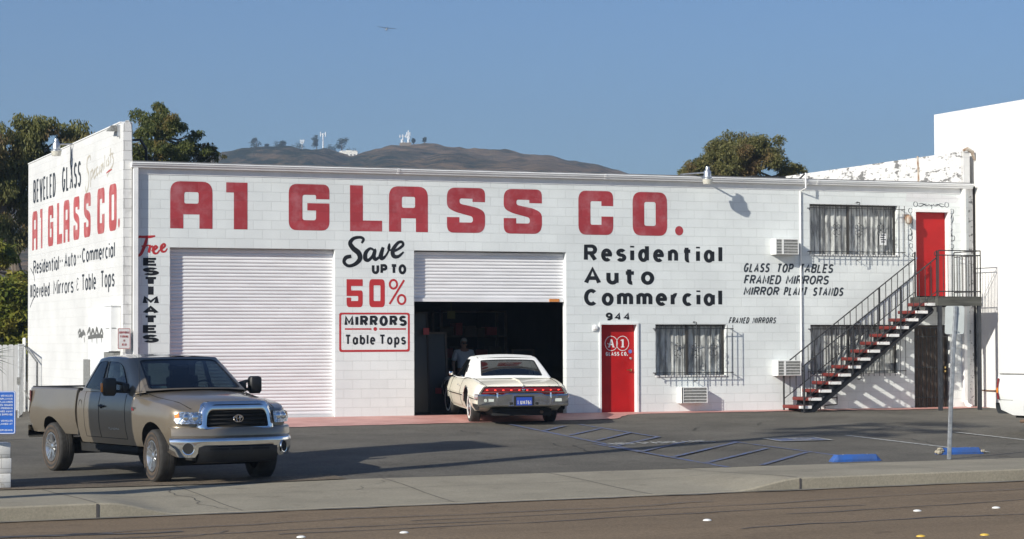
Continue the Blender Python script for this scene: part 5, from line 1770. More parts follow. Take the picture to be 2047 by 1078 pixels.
def wheel(parent, x, y, r, w, side, rim_r, style, steer=0.0):
    """Tyre with rim: side is the outer direction (+1 / -1 along y)."""
    b = MB()
    t = w/2
    prof = [(rim_r, -t*0.8), (rim_r+0.02, -t*0.95), (r*0.80, -t), (r*0.93, -t*0.96), (r*0.985, -t*0.80), (r, -t*0.55), (r, -t*0.2), (r*0.99, -t*0.18), (r*0.99, -t*0.12), (r, -t*0.1), (r, t*0.1), (r*0.99, t*0.12), (r*0.99, t*0.18), (r, t*0.2), (r, t*0.55), (r*0.985, t*0.80), (r*0.93, t*0.96), (r*0.80, t), (rim_r+0.02, t*0.95), (rim_r, t*0.8)]
    b.lathe([(a, h) for a, h in prof], (0, 0, 0), (0, 1, 0), 40)
    root = b.build('tyre', m_rub, None, world=False, sharp=50)
    W = bpy.data.objects.new('wheel', None); COL.objects.link(W); W.parent = parent
    W.location = (x, y, r-0.008); W.rotation_euler = (0, 0, steer)
    root.parent = W
    s = side
    if style == 'alloy':
        b = MB(); b.lathe([(rim_r+0.016, t*0.96*s), (r*0.90, t*1.01*s)], (0, 0, 0), (0, 1, 0), 40)
        b.build('sidewall', m_rubd, W, world=False)
        b = MB()
        b.lathe([(rim_r+0.004, t*0.97*s), (rim_r-0.012, t*0.98*s), (rim_r-0.025, t*0.80*s), (rim_r-0.05, t*0.1*s)], (0, 0, 0), (0, 1, 0), 40)
        for k in range(5):
            for dk in (-0.16, 0.16):
                a = 2*pi*k/5+0.3; a1 = a+dk
                p0 = Vector((cos(a+dk*1.5)*0.05, t*0.74*s, sin(a+dk*1.5)*0.05)); p1 = Vector((cos(a1)*(rim_r-0.012), t*0.93*s, sin(a1)*(rim_r-0.012)))
                dd = (p1-p0)/2; n = Vector((-sin(a), 0, cos(a)))
                b.obox((p0+p1)/2, dd, n*0.017, Vector((0, 0.012, 0)))
        b.lathe([(0.001, t*0.90*s), (0.04, t*0.88*s), (0.062, t*0.80*s), (0.09, t*0.70*s), (0.09, t*0.5*s)], (0, 0, 0), (0, 1, 0), 20)
        b.build('rim', m_alloy, W, world=False)
        b = MB(); b.lathe([(0.001, t*0.35*s), (rim_r-0.03, t*0.35*s)], (0, 0, 0), (0, 1, 0), 30)
        b.build('brake_disc', m_under, W, world=False)
    else:
        b = MB(); b.lathe([(rim_r+0.018, t*1.0*s), (rim_r+0.045, t*1.035*s), (rim_r+0.062, t*1.03*s)], (0, 0, 0), (0, 1, 0), 40)
        b.build('whitewall', m_whitewall if style == 'cover' else m_rubd, W, world=False)
        b = MB()
        b.lathe([(rim_r+0.016, t*0.99*s), (rim_r-0.01, t*1.03*s), (rim_r-0.03, t*0.93*s), (rim_r-0.065, t*0.90*s), (0.075, t*1.03*s), (0.06, t*1.08*s), (0.001, t*1.12*s)], (0, 0, 0), (0, 1, 0), 36)
        b.build('wheel_cover', m_chrome, W, world=False)
        b = MB()
        for k in range(20):
            a = 2*pi*k/20
            p0 = Vector((cos(a)*0.10, t*1.02*s, sin(a)*0.10)); p1 = Vector((cos(a)*(rim_r-0.055), t*0.925*s, sin(a)*(rim_r-0.055)))
            b.obox((p0+p1)/2, (p1-p0)/2, Vector((-sin(a), 0, cos(a)))*0.004, Vector((0, 0.008, 0)))
        b.build('cover_fins', m_blackp, W, world=False)
    return W
def ring_panel(b, outer, inner):
    n = len(outer)
    b.add(list(outer)+list(inner), [(i, (i+1) % n, n+(i+1) % n, n+i) for i in range(n)], True)
def bil(c, u, v, bulge=None):
    """Bilinear patch of 4 corners (00, 10, 11, 01) with a bulge vector."""
    p = c[0]*(1-u)*(1-v)+c[1]*u*(1-v)+c[2]*u*v+c[3]*(1-u)*v
    if bulge is not None: p = p+bulge*(4*u*(1-u))*(0.4+0.6*4*v*(1-v))
    return p
def glazed(parent, corners, win, m_body, name, bulge=None, rim=0.0, gparent=None, mg=None, seal=True, segs=6):
    """Panel with a window: win is a polygon in (u, v) with rounded corners; frame = body, hole filled by glass."""
    c = [Vector(p) for p in corners]
    wp = rpoly(win, 4)
    # resample the window outline and match it to the outer border by angle
    cu = sum(p[0] for p in wp)/len(wp); cv = sum(p[1] for p in wp)/len(wp)
    dense = []
    for i in range(len(wp)):
        a = wp[i]; d = wp[(i+1) % len(wp)]
        for k in range(segs): dense.append((lerp(a[0], d[0], k/segs), lerp(a[1], d[1], k/segs)))
    def border(p):
        dx, dy = p[0]-cu, p[1]-cv
        ts = []
        if abs(dx) > 1e-9: ts += [(1-cu)/dx if dx > 0 else -cu/dx]
        if abs(dy) > 1e-9: ts += [(1-cv)/dy if dy > 0 else -cv/dy]
        t = min(ts)
        return (min(1, max(0, cu+dx*t)), min(1, max(0, cv+dy*t)))
    # add the corners of the patch
    pts = dense[:]
    for q in ((0, 0), (1, 0), (1, 1), (0, 1)):
        ang = atan2(q[1]-cv, q[0]-cu)
        best = min(range(len(pts)), key=lambda i: abs((atan2(pts[i][1]-cv, pts[i][0]-cu)-ang+pi) % (2*pi)-pi))
        dense[best] = dense[best]+(q,)
    outer = [bil(c, *(p[2] if len(p) > 2 else border(p)), bulge) for p in dense]
    inner = [bil(c, p[0], p[1], bulge) for p in dense]
    b = MB(); ring_panel(b, outer, inner)
    fr = b.build(name, m_body, parent, world=False, sharp=60)
    nrm = (c[1]-c[0]).cross(c[3]-c[0]).normalized()
    # depth of the opening + seal
    if seal:
        b = MB(); mid = [p-nrm*0.018 for p in inner]
        ring_panel(b, [p+nrm*0.002 for p in inner], mid)
        inn2 = []
        for p in dense:
            uu = lerp(p[0], cu, 0.035); vv = lerp(p[1], cv, 0.05)
            inn2.append(bil(c, uu, vv, bulge)-nrm*0.006)
        ring_panel(b, [p+nrm*0.003 for p in inner], inn2)
        b.build('window_seal', m_blackp, fr, world=False)
    b = MB()
    N = len(dense)
    g = []
    for s in (1.0, 0.66, 0.33):
        g.append([bil(c, lerp(cu, p[0], s), lerp(cv, p[1], s), bulge)-nrm*0.010 for p in dense])
    b.rings(g, False, True)
    b.build('glass', mg or m_cglass, gparent or fr, world=False, sharp=80)
    return fr
def patch(b, corners, bulge=None, n=8):
    c = [Vector(p) for p in corners]
    b.grid([[bil(c, u/n, v/n, bulge) for v in range(n+1)] for u in range(n+1)])
def seam(b, pts, w=0.008):
    """Thin dark shut-line lying just proud of a flank."""
    b.tube(pts, w/2, n=4, caps=True, smooth=False)
def arch_cutter(x, y0, y1, r, zc, flat=0.0):
    b = MB()
    n = 28
    ring = [(x+r*cos(2*pi*k/n), zc+min(r*sin(2*pi*k/n), r-flat)) for k in range(n)]
    b.rings([[(p[0], y, p[1]) for p in ring] for y in (y0, y1)], True, True)
    return b

# ---------------------------------------------------------------- tan pickup
WB = 4.18
truck = empty('pickup_truck', 'tan extended cab pickup truck with chrome bumper parked by the sidewalk', 'pickup truck', (-2.91, -8.97, -0.487), rz=atan2(-0.978, 0.208))
truck.rotation_euler = (0.0, 0.0, atan2(-0.978, 0.208))
TR = 0.405
def bed_sec(k=1.0, zb=0.62, top=1.385, floor=None, w=1.0):
    f = 1.37 if floor is None else floor
    return [(0, zb), (0.78*w, zb), (0.915*w, zb+0.01), (0.965*w, 0.74), (1.0*w, 0.86), (1.012*w, 1.0), (1.005*w, 1.12), (0.985*w, 1.27), (0.968*w, 1.36), (0.94*w, top), (0.885*w, top-0.005), (0.865*w, top-0.03), (0.86*w, min(f, top-0.035)), (0, min(f, top-0.035))]
secs = [(-1.19, [(p[0]*0.955, lerp(p[1], 1.0, 0.03)) for p in bed_sec()]), (-1.165, bed_sec(w=0.985)), (-1.08, bed_sec()), (-1.075, bed_sec(floor=0.86))]
for x in (-0.75, -0.55, -0.3, 0.0, 0.3, 0.55, 0.8, 1.0, 1.2):
    flare = max(0, 1-abs(x)/0.62)
    s = bed_sec(floor=0.86)
    s = [(y+(0.028*flare*max(0, 1-abs(z-0.95)/0.33) if 0.85 < y else 0), z) for y, z in s]
    secs.append((x, s))
secs += [(1.235, bed_sec(floor=0.86)), (1.24, bed_sec()), (1.275, bed_sec(w=0.995))]
def FX(x): return x if x > 1.275 else 1.275-(1.275-x)*0.8174
secs = [(FX(x), h) for x, h in secs]
RX = FX(0.0)
bed = loft(secs, 'cargo_bed', m_tan, truck)
cut(bed, [arch_cutter(RX, s*0.55, s*1.2, 0.475, TR+0.03, 0.0) for s in (1, -1)], m_under)
# cab lower body and front clip
def cab_sec(zb=0.50, sh=1.345, fl=0.62, w=1.0):
    return [(0, zb), (0.80*w, zb), (0.90*w, zb+0.02), (0.945*w, 0.62), (0.985*w, 0.78), (1.0*w, 0.93), (1.005*w, 1.05), (0.995*w, 1.18), (0.97*w, 1.30), (0.945*w, sh), (0.90*w, sh+0.008), (0.86*w, sh-0.02), (0.85*w, fl), (0, fl)]
def hood_sec(x, zb, zf, zh, zc, w, wh):
    """zf fender top, zh hood edge, zc hood centre, wh hood half-width."""
    return [(0, zb), (0.80*w, zb), (0.90*w, zb+0.02), (0.945*w, max(0.62, zb+0.06)), (0.985*w, 0.78), (1.0*w, 0.93), (1.002*w, 1.02), (0.985*w, lerp(1.02, zf, 0.55)), (0.955*w, lerp(1.02, zf, 0.88)), (0.90*w, zf), (wh+0.03, zf+0.012), (wh-0.06, zh), (wh*0.5, lerp(zh, zc, 0.75)), (0, zc)]
secs = [(1.315, cab_sec(w=0.99, fl=1.3)), (1.35, cab_sec(fl=1.3)), (1.355, cab_sec())]
for x in (1.6, 1.9, 2.2, 2.5, 2.8, 3.0, 3.2, 3.36): secs.append((x, cab_sec()))
secs += [(3.44, cab_sec(fl=1.2)), (3.45, hood_sec(3.45, .50, 1.315, 1.345, 1.375, 1.0, .84))]
for x, zf, zh, zc, wh in ((3.7, 1.295, 1.345, 1.385, .83), (3.9, 1.278, 1.33, 1.38, .80), (4.18, 1.25, 1.305, 1.355, .775), (4.45, 1.22, 1.272, 1.322, .745), (4.65, 1.19, 1.245, 1.29, .715)):
    fl = max(0, 1-abs(x-WB)/0.62)
    s = hood_sec(x, .50, zf, zh, zc, 1.0+0.02*fl, wh)
    secs.append((x, s))
secs += [(4.78, hood_sec(4.8, .56, 1.15, 1.215, 1.255, .965, .69)), (4.86, hood_sec(4.9, .60, 1.12, 1.185, 1.22, .915, .67)), (4.93, hood_sec(4.97, .62, 1.10, 1.165, 1.20, .85, .655)), (4.98, [(y*0.97, lerp(z, 0.9, 0.04)) for y, z in hood_sec(5.0, .62, 1.08, 1.14, 1.17, .79, .61)])]
cab = loft(secs, 'body', m_tan, truck, sharp=28)
cut(cab, [arch_cutter(WB, s*0.55, s*1.2, 0.485, TR+0.03, 0.0) for s in (1, -1)], m_under)
for s in (1, -1):
    split(cab, 'door', lambda c, n, s=s: 2.2 < c.x < 3.2 and c.y*s > 0.86 and c.z > 0.55 and c.z < 1.36, truck)
    split(cab, 'rear_door', lambda c, n, s=s: 1.6 < c.x < 2.2 and c.y*s > 0.86 and c.z > 0.55 and c.z < 1.36, truck)
# shut-lines
b = MB()
for s in (1, -1):
    prof = [(0.945, 0.62), (0.985, 0.78), (1.0, 0.93), (1.005, 1.05), (0.995, 1.18), (0.97, 1.30), (0.945, 1.345)]
    for x in (1.62, 2.2, 3.2):
        seam(b, [(x, s*(y+0.001), z) for y, z in prof])
    seam(b, [(1.62, s*0.946, 0.62), (3.2, s*0.946, 0.62)])
    seam(b, [(3.62, s*0.84, 1.352), (4.0, s*0.82, 1.285), (4.6, s*0.745, 1.215), (4.92, s*0.70, 1.125)], 0.014)
    for z0_, z1_ in ((0.62, 1.38),):
        b.box(1.278, 1.312, min(s*0.80, s*0.955), max(s*0.80, s*0.955), z0_, z1_)
b.build('shut_lines', m_seam, cab, world=False)
# bright edge between bed and cab
b = MB()
for s in (1, -1):
    b.tube([(1.272, s*y, z) for y, z in ((0.93, 0.66), (0.965, 0.74), (1.0, 0.86), (1.012, 1.0), (1.005, 1.12), (0.985, 1.27), (0.966, 1.36))], 0.008, n=5)
b.build('bed_edge', m_tan, bed, world=False)
# bed rails caps
b = MB()
for s in (1, -1):
    b.box(-1.1, 1.27, min(s*0.87, s*0.945), max(s*0.87, s*0.945), 1.383, 1.398)
b.box(-1.19, -1.08, -0.87, 0.87, 1.368, 1.395)
b.build('rail_cap', m_blackp, bed, world=False)
b = MB()
b.box(-1.07, 1.23, -0.855, 0.855, 0.865, 0.87)
for s in (1, -1):
    b.quad((-1.07, s*0.857, 0.87), (1.23, s*0.857, 0.87), (1.23, s*0.859, 1.345), (-1.07, s*0.859, 1.345))
b.build('bed_liner', m_blackp, bed, world=False)
# greenhouse
for s in (1, -1):
    Bf = (3.34, s*0.945, 1.345); Bm = (2.26, s*0.945, 1.345); Br = (1.42, s*0.945, 1.345)
    Tf = (2.78, s*0.80, 1.855); Tm = (2.22, s*0.805, 1.875); Tr = (1.80, s*0.79, 1.855)
    win_f = [(.06, .10, .03), (.80, .05, .05), (.93, .30, .3), (.88, .80, .25), (.70, .91, .1), (.10, .91, .06)]
    win_r = [(.14, .10, .05), (.91, .05, .03), (.93, .91, .05), (.32, .91, .12)]
    bul = Vector((0, s*0.035, 0.0))
    if s > 0:
        glazed(cab, (Bm, Bf, Tf, Tm), win_f, m_tan, 'window_frame', bul)
        glazed(cab, (Br, Bm, Tm, Tr), win_r, m_tan, 'window_frame', bul)
    else:
        glazed(cab, (Bf, Bm, Tm, Tf), [(1-p[0], p[1], p[2]) for p in reversed(win_f)], m_tan, 'window_frame', bul)
        glazed(cab, (Bm, Br, Tr, Tm), [(1-p[0], p[1], p[2]) for p in reversed(win_r)], m_tan, 'window_frame', bul)
    b = MB()
    # A pillar, C pillar and roof shoulder
    Wb = (3.66, s*0.86, 1.375); Wt = (2.90, s*0.71, 1.885); Rb = (1.325, s*0.83, 1.355); Rt_ = (1.70, s*0.68, 1.88)
    def strip(p, q, r_, t_, bl):
        patch(b, (p, q, r_, t_), Vector(bl), 4)
    strip(Bf, Wb, Wt, Tf, (0.02, s*0.02, 0.01))
    strip(Br, Rb, Rt_, Tr, (-0.02, s*0.02, 0))
    strip(Tf, Wt, (2.22, s*0.71, 1.915), Tm, (0, s*0.012, 0.015)); strip(Tm, (2.22, s*0.71, 1.915), Rt_, Tr, (0, s*0.012, 0.015))
    # cowl corner between pillar foot and fender
    strip(Bf, (3.44, s*0.93, 1.325), (3.70, s*0.87, 1.355), Wb, (0, 0, 0.005))
    b.build('pillar', m_tan, cab, world=False, sharp=50)
b = MB()
N = 10
P = []
for i in range(N+1):
    v = i/N
    row = []
    for j in range(N+1):
        u = j/N
        y = lerp(-1, 1, u)*lerp(0.71, 0.68, max(0, v*2-1))
        if v < 0.5: x = lerp(2.90, 2.22, v*2); z = lerp(1.885, 1.915, sin(v*pi)); 
        else: x = lerp(2.22, 1.70, v*2-1); z = lerp(1.915, 1.88, 1-sin(v*pi))
        x += 0.06*(1-(2*u-1)**2)*(1 if v < 0.2 else 0)*(1-v*5)
        z += 0.030*(1-(2*u-1)**2)
        row.append((x, y, z))
    P.append(row)
b.grid(P)
b.build('roof', m_tan, cab, world=False, sharp=50)
glazed(cab, ((3.66, -0.86, 1.375), (3.66, 0.86, 1.375), (2.90, 0.71, 1.885), (2.90, -0.71, 1.885)), [(.035, .05, .05), (.965, .05, .05), (.955, .93, .08), (.045, .93, .08)], m_tan, 'windscreen', Vector((0.16, 0, 0.03)))
glazed(cab, ((1.325, 0.83, 1.355), (1.325, -0.83, 1.355), (1.70, -0.68, 1.88), (1.70, 0.68, 1.88)), [(.10, .14, .06), (.90, .14, .06), (.88, .84, .08), (.12, .84, .08)], m_tan, 'rear_window', Vector((-0.05, 0, 0)))
b = MB()
b.add([(3.66, -0.86, 1.372), (3.80, -0.5, 1.398), (3.84, 0, 1.403), (3.80, 0.5, 1.398), (3.66, 0.86, 1.372), (3.45, 0.8, 1.30), (3.45, 0, 1.3), (3.45, -0.8, 1.30)], ((0, 1, 6, 7), (1, 2, 6), (2, 3, 6), (3, 4, 5, 6)))
b.build('cowl', m_blackp, cab, world=False)
# interior
b = MB()
for y in (-0.42, 0.42):
    b.bbox(2.35, 2.85, y-0.27, y+0.27, 0.62, 1.02, r=0.06)
    b.obox((2.33, y, 1.27), (0.07, 0, 0.02), (0, 0.25, 0), (-0.05, 0, 0.30))
    b.bbox(2.18, 2.28, y-0.14, y+0.14, 1.56, 1.76, r=0.04)
b.bbox(1.42, 1.60, -0.75, 0.75, 0.62, 1.42, r=0.06)
b.build('seats', m_seat, cab, world=False)
b = MB()
b.bbox(3.12, 3.44, -0.84, 0.84, 1.05, 1.355, r=0.08)
b.tube([(3.04+0.05*sin(a), 0.42+0.19*cos(a), 1.35+0.17*sin(a)) for a in [2*pi*k/20 for k in range(21)]], 0.016, n=6)
b.obox((3.08, 0.42, 1.34), (0.05, 0, -0.02), (0, 0.06, 0), (0.01, 0, 0.05))
b.box(2.90, 2.94, -0.12, 0.12, 1.69, 1.76)
b.build('dashboard', m_blackp, cab, world=False)
b = MB()
b.add([(3.42, -0.62, 1.38), (3.42, -0.36, 1.38), (3.34, -0.36, 1.445), (3.34, -0.62, 1.445)], ((0, 1, 2, 3),))
b.build('paper_on_dash', mat('paper_dash', (0.75, 0.85, 0.82), 0.7), cab, world=False)
b = MB()
b.add([(3.338, -0.63, 1.447), (3.338, -0.35, 1.447), (3.325, -0.35, 1.465), (3.325, -0.63, 1.465)], ((0, 1, 2, 3),))
b.build('paper_stripe', m_redbox, cab, world=False)
# front: fascia, grille, lamps, bumper
b = MB()
P = []
for i in range(25):
    y = lerp(-1.0, 1.0, i/24); e = abs(y)
    x = 5.125-0.26*e**3.2
    P.append([(x-0.10, y, 0.865), (x-0.02, y, 0.845), (x+0.005, y, 0.81), (x+0.01, y, 0.72), (x-0.03, y, 0.68)])
b.grid(P)
b.build('front_fascia', m_tan, truck, world=False)
def gx(y, z): return 5.135-0.15*(z-0.80)-0.10*(abs(y)/0.65)**2.5   # grille face surface
b = MB()
outer = rpoly([(-0.66, 0.80, .05), (0.66, 0.80, .05), (0.60, 1.10, .1), (0.50, 1.235, .12), (-0.50, 1.235, .12), (-0.60, 1.10, .1)], 5)
inner = rpoly([(-0.525, 0.845, .05), (0.525, 0.845, .05), (0.50, 1.04, .08), (0.44, 1.105, .06), (-0.44, 1.105, .06), (-0.50, 1.04, .08)], 5)
def pg(p, d): return (gx(p[0], p[1])+d, p[0], p[1])
mid = [(lerp(o[0], i_[0], 0.5), lerp(o[1], i_[1], 0.5)) for o, i_ in zip(outer, inner)]
b.rings([[pg(p, -0.10) for p in outer], [pg(p, 0.0) for p in outer], [pg(p, 0.035) for p in mid], [pg(p, 0.02) for p in inner], [pg(p, -0.06) for p in inner]], False, False)
gr = b.build('grille', m_chrome, truck, world=False, sharp=50)
b = MB()
fill(b, [inner], lambda u, v, d: (gx(u, v)-0.055, u, v), 0)
b.build('mesh', m_under, gr, world=False)
b = MB()
for z in (0.90, 0.96, 1.02, 1.075):
    w = 0.50-0.5*max(0, z-1.02)
    pts = [(gx(y, z)-0.03, y, z) for y in [lerp(-w, w, k/10) for k in range(11)]]
    b.tube(pts, 0.014, n=5)
b.build('bars', m_under, gr, world=False)
# hood scoop strip above the grille
b = MB()
fill(b, [rpoly([(-0.44, 1.165, .02), (0.44, 1.165, .02), (0.38, 1.19, .02), (-0.38, 1.19, .02)])], lambda u, v, d: (gx(u, v)+0.036, u, v), 0)
b.build('scoop', m_under, gr, world=False)
# emblem: three interlocking ovals
b = MB()
ez = 0.975; ex = gx(0, ez)+0.004
for (cy, cz, ry, rz_) in ((0, 0, .078, .054), (0, 0.0, .030, .050), (0, 0.024, .056, .022)):
    b.tube([(ex, cy+ry*cos(a), ez+cz+rz_*sin(a)) for a in [2*pi*k/24 for k in range(25)]], 0.0085, n=6)
b.build('emblem', m_chrome, gr, world=False)
for s in (1, -1):
    # headlamp: reflector bowl, clear lens, amber corner
    def hx(y, z): return 5.085-0.23*max(0, (abs(y)-0.58)/0.40)**2-0.16*(z-0.95)
    o2 = rpoly([(0.615, 0.90, .03), (0.955, 0.905, .05), (0.965, 1.02, .05), (0.90, 1.085, .04), (0.60, 1.075, .03)], 4)
    b = MB(); fill(b, [[(p[0]*s, p[1]) for p in o2]], lambda u, v, d: (hx(u, v)+0.016, u, v), 0)
    cx_ = sum(p[0] for p in o2)/len(o2); cz_ = sum(p[1] for p in o2)/len(o2)
    def rings_l(d0, d1, b):
        rr = []
        for k in (1.0, 0.7, 0.4, 0.12):
            rr.append([(hx(lerp(cx_, p[0], k), lerp(cz_, p[1], k))+lerp(d1, d0, k), s*lerp(cx_, p[0], k), lerp(cz_, p[1], k)) for p in o2])
        b.rings(rr, False, True)
    b = MB(); rings_l(0.022, 0.035, b)
    hl = b.build('headlight', m_lampglass, truck, world=False, sharp=80)
    b = MB(); rings_l(0.018, 0.0, b)
    b.build('reflector', m_refl, hl, world=False)
    b = MB()
    for cy, r_ in ((0.70, .055), (0.82, .05)):
        b.ball((hx(cy, 1.0)+0.012, s*cy, 1.0), (0.03, r_, r_), 10, 6)
    b.build('bulb', m_chrome, hl, world=False)
    b = MB()
    b.add([(hx(y, z)+0.026, s*y, z) for y, z in ((0.90, 1.0), (0.955, 0.99), (0.955, 1.035), (0.91, 1.07))], ((0, 1, 2, 3),))
    b.build('indicator', m_amber, hl, world=False)
# chrome bumper wrapping the corners, with fog lamp recesses and black lower valance
def bx(y): return 5.185-0.32*(abs(y)/1.02)**3.4
bp_ = MB(); P = []
for i in range(33):
    y = lerp(-1.025, 1.025, i/32)
    x = bx(y); c = abs(y)
    zl = 0.55 if c < 0.62 else lerp(0.55, 0.40, min(1, (c-0.62)/0.06))
    if c > 0.93: zl = lerp(0.40, 0.47, (c-0.93)/0.07)
    P.append([(x-0.10, y, 0.685), (x-0.02, y, 0.69), (x+0.005, y, 0.675), (x+0.012, y, 0.63), (x+0.0, y, lerp(0.63, zl, 0.5)), (x-0.02, y, zl), (x-0.08, y, zl-0.005)])
bp_.grid(P)
bum = bp_.build('front_bumper', m_chrome, truck, world=False, sharp=60)
b = MB()
for s in (1, -1):
    y = s*0.80; x = bx(0.80)
    n_ = Vector((0.80, s*0.5, 0)).normalized()
    b.lathe([(0.084, 0.012), (0.072, 0.010), (0.001, 0.009)], (x+0.004, y, 0.535), n_, 24)
b.build('fog_lamp_recess', m_under, bum, world=False)
b = MB()
for s in (1, -1):
    y = s*0.80; x = bx(0.80); n_ = Vector((0.80, s*0.5, 0)).normalized()
    b.lathe([(0.096, 0.0), (0.093, 0.018), (0.083, 0.016)], (x+0.002, y, 0.535), n_, 24)
b.build('fog_lamp_ring', m_chrome, bum, world=False)
b = MB(); P = []
for i in range(19):
    y = lerp(-0.66, 0.66, i/18); x = bx(y)-0.006
    P.append([(x-0.06, y, 0.556), (x+0.012, y, 0.55), (x+0.012, y, 0.50), (x-0.0, y, 0.42), (x-0.06, y, 0.32), (x-0.25, y, 0.30)])
b.grid(P)
b.build('valance', m_blackp, truck, world=False, sharp=50)
b = MB()
for y0_, y1_ in ((-0.50, -0.20), (-0.15, 0.15), (0.20, 0.50)):
    P = [[(bx(y)+0.008, y, 0.535), (bx(y)+0.008, y, 0.505)] for y in [lerp(y0_, y1_, k/6) for k in range(7)]]
    b.grid(P)
b.build('air_slots', m_under, truck, world=False)
# underbody, rear bumper, tail lamps
b = MB()
b.box(-0.6, 4.9, -0.6, 0.6, 0.34, 0.52)
b.box(0.08, 0.38, -0.75, 0.75, 0.28, 0.45)
b.box(4.05, 4.3, -0.75, 0.75, 0.24, 0.42)
b.box(1.4, 3.4, -0.86, 0.86, 0.42, 0.50)
b.build('chassis', m_under, truck, world=False)
b = MB()
P = []
for i in range(21):
    y = lerp(-0.99, 0.99, i/20); x = -1.36+0.14*(abs(y)/0.99)**3
    P.append([(x+0.12, y, 0.74), (x+0.01, y, 0.735), (x, y, 0.70), (x, y, 0.56), (x+0.05, y, 0.52)])
b.grid(P)
b.build('rear_bumper', m_chrome, truck, world=False)
for s in (1, -1):
    b = MB()
    b.rings([[(-1.19, s*0.80, z0_), (-1.205, s*0.90, z0_), (-1.17, s*0.985, z0_), (-0.98+dx, s*1.018, z0_+0.02)] for z0_, dx in ((0.93, -.14), (1.02, -.08), (1.13, -.02), (1.26, -.01), (1.32, -.04))], closed=False)
    b.build('tail_light', m_redlens, truck, world=False)
# flank details: door handles, mirrors, antenna, badge
for s in (1, -1):
    b = MB()
    b.ball((2.30, s*1.008, 1.115), (0.045, 0.015, 0.035), 10, 6)
    b.tube([(2.24, s*1.01, 1.125), (2.30, s*1.045, 1.125), (2.38, s*1.045, 1.12), (2.43, s*1.01, 1.115)], 0.017, n=6)
    b.build('handle', m_blackp, truck, world=False)
    # towing mirror on two arms
    b = MB()
    b.tube([(3.24, s*0.955, 1.36), (3.21, s*1.12, 1.37), (3.20, s*1.22, 1.37)], 0.026, n=6)
    b.tube([(3.24, s*0.955, 1.46), (3.21, s*1.12, 1.50), (3.20, s*1.22, 1.50)], 0.030, n=6)
    b.bbox(3.16, 3.30, min(s*0.955, s*1.08), max(s*0.955, s*1.08), 1.34, 1.49, r=0.03)
    mi = b.build('mirror', m_blackp, truck, world=False)
    b = MB()
    ya, yb = sorted((s*1.16, s*1.37))
    b.bbox(3.13, 3.28, ya, yb, 1.30, 1.58, r=0.045)
    b.build('mirror_head', m_blackp, mi, world=False)
    b = MB()
    b.bbox(3.135, 3.21, min(s*1.365, s*1.382), max(s*1.365, s*1.382), 1.36, 1.50, r=0.008, n=1)
    b.build('indicator', m_amber, mi, world=False)
b = MB()
b.tube([(3.60, -0.92, 1.30), (3.58, -0.92, 1.36), (3.54, -0.92, 2.05)], [0.012, 0.006, 0.003], n=5)
b.build('antenna', m_blackp, truck, world=False)
b = MB()
b.box(3.46, 3.53, -1.006, -1.001, 1.075, 1.125)
b.build('badge', m_redbox, truck, world=False)
b = MB()
b.box(3.50, 3.59, -1.007, -1.002, 1.10, 1.13)
b.build('badge', m_chrome, truck, world=False)
b = MB()
text_strokes(b, 'TUNDRA', 2.55, 2.98, 0.755, 0.785, 0.006, lambda u, v, d: (5.53-u if False else u, -0.985-d, v), gap=.9)
b.build('lettering', m_alloy, truck, world=False)
# fuel door outline on the bed flank
b = MB()
b.tube([(1.42+0.05*cos(a)*0+0.0, 0, 0) for a in (0, 1)], 0.001, n=3)
b = MB()
b.tube([(1.46+0.06*cos(a), -0.998-0.004*0, 1.13+0.075*sin(a)) for a in [2*pi*k/16 for k in range(17)]], 0.004, n=4)
b.build('fuel_door', m_seam, cab, world=False)
for o in list(bed.children)+[c for c in truck.children if c.name.split('.')[0] in ('rear_bumper', 'tail_light')]:
    for v in o.data.vertices: v.co.x = FX(v.co.x)
for x, st_ in ((RX, 0), (WB, -0.10)):
    for s in (1, -1):
        wheel(truck, x, s*0.86, TR, 0.27, s, 0.235, 'alloy', st_)

# ---------------------------------------------------------------- cream coupe
CW = 3.06
hd_ = atan2(0.978, 0.205)
coupe = empty('coupe', 'cream two-door coupe with white vinyl roof and full-width red tail lamps entering the doorway', 'car', (7.24, -2.42, -0.072))
coupe.rotation_euler = (0, -0.0235, hd_)
CR = 0.355
def cs(zb, w, zk, sh, dk, cr=0.0, wd=0.80, inner=None):
    """zb sill, w half-width, zk crease height, sh shoulder height, dk deck/hood centre height."""
    a = [(0, zb), (0.70*w, zb), (0.86*w, zb+0.015), (0.925*w, zb+0.10), (0.965*w, 0.44), (0.985*w, zk-0.03), (w, zk), (0.985*w, zk+0.05), (0.955*w, lerp(zk, sh, 0.55)), (0.915*w, lerp(zk, sh, 0.88)), (0.87*w, sh), (wd*w, sh-0.004)]
    if inner is None: a += [(wd*w*0.62, lerp(sh, dk, 0.8)), (0.03, dk), (0, dk+cr)]
    else: a += [(wd*w*0.99, inner), (0.03, inner), (0, inner)]
    return a
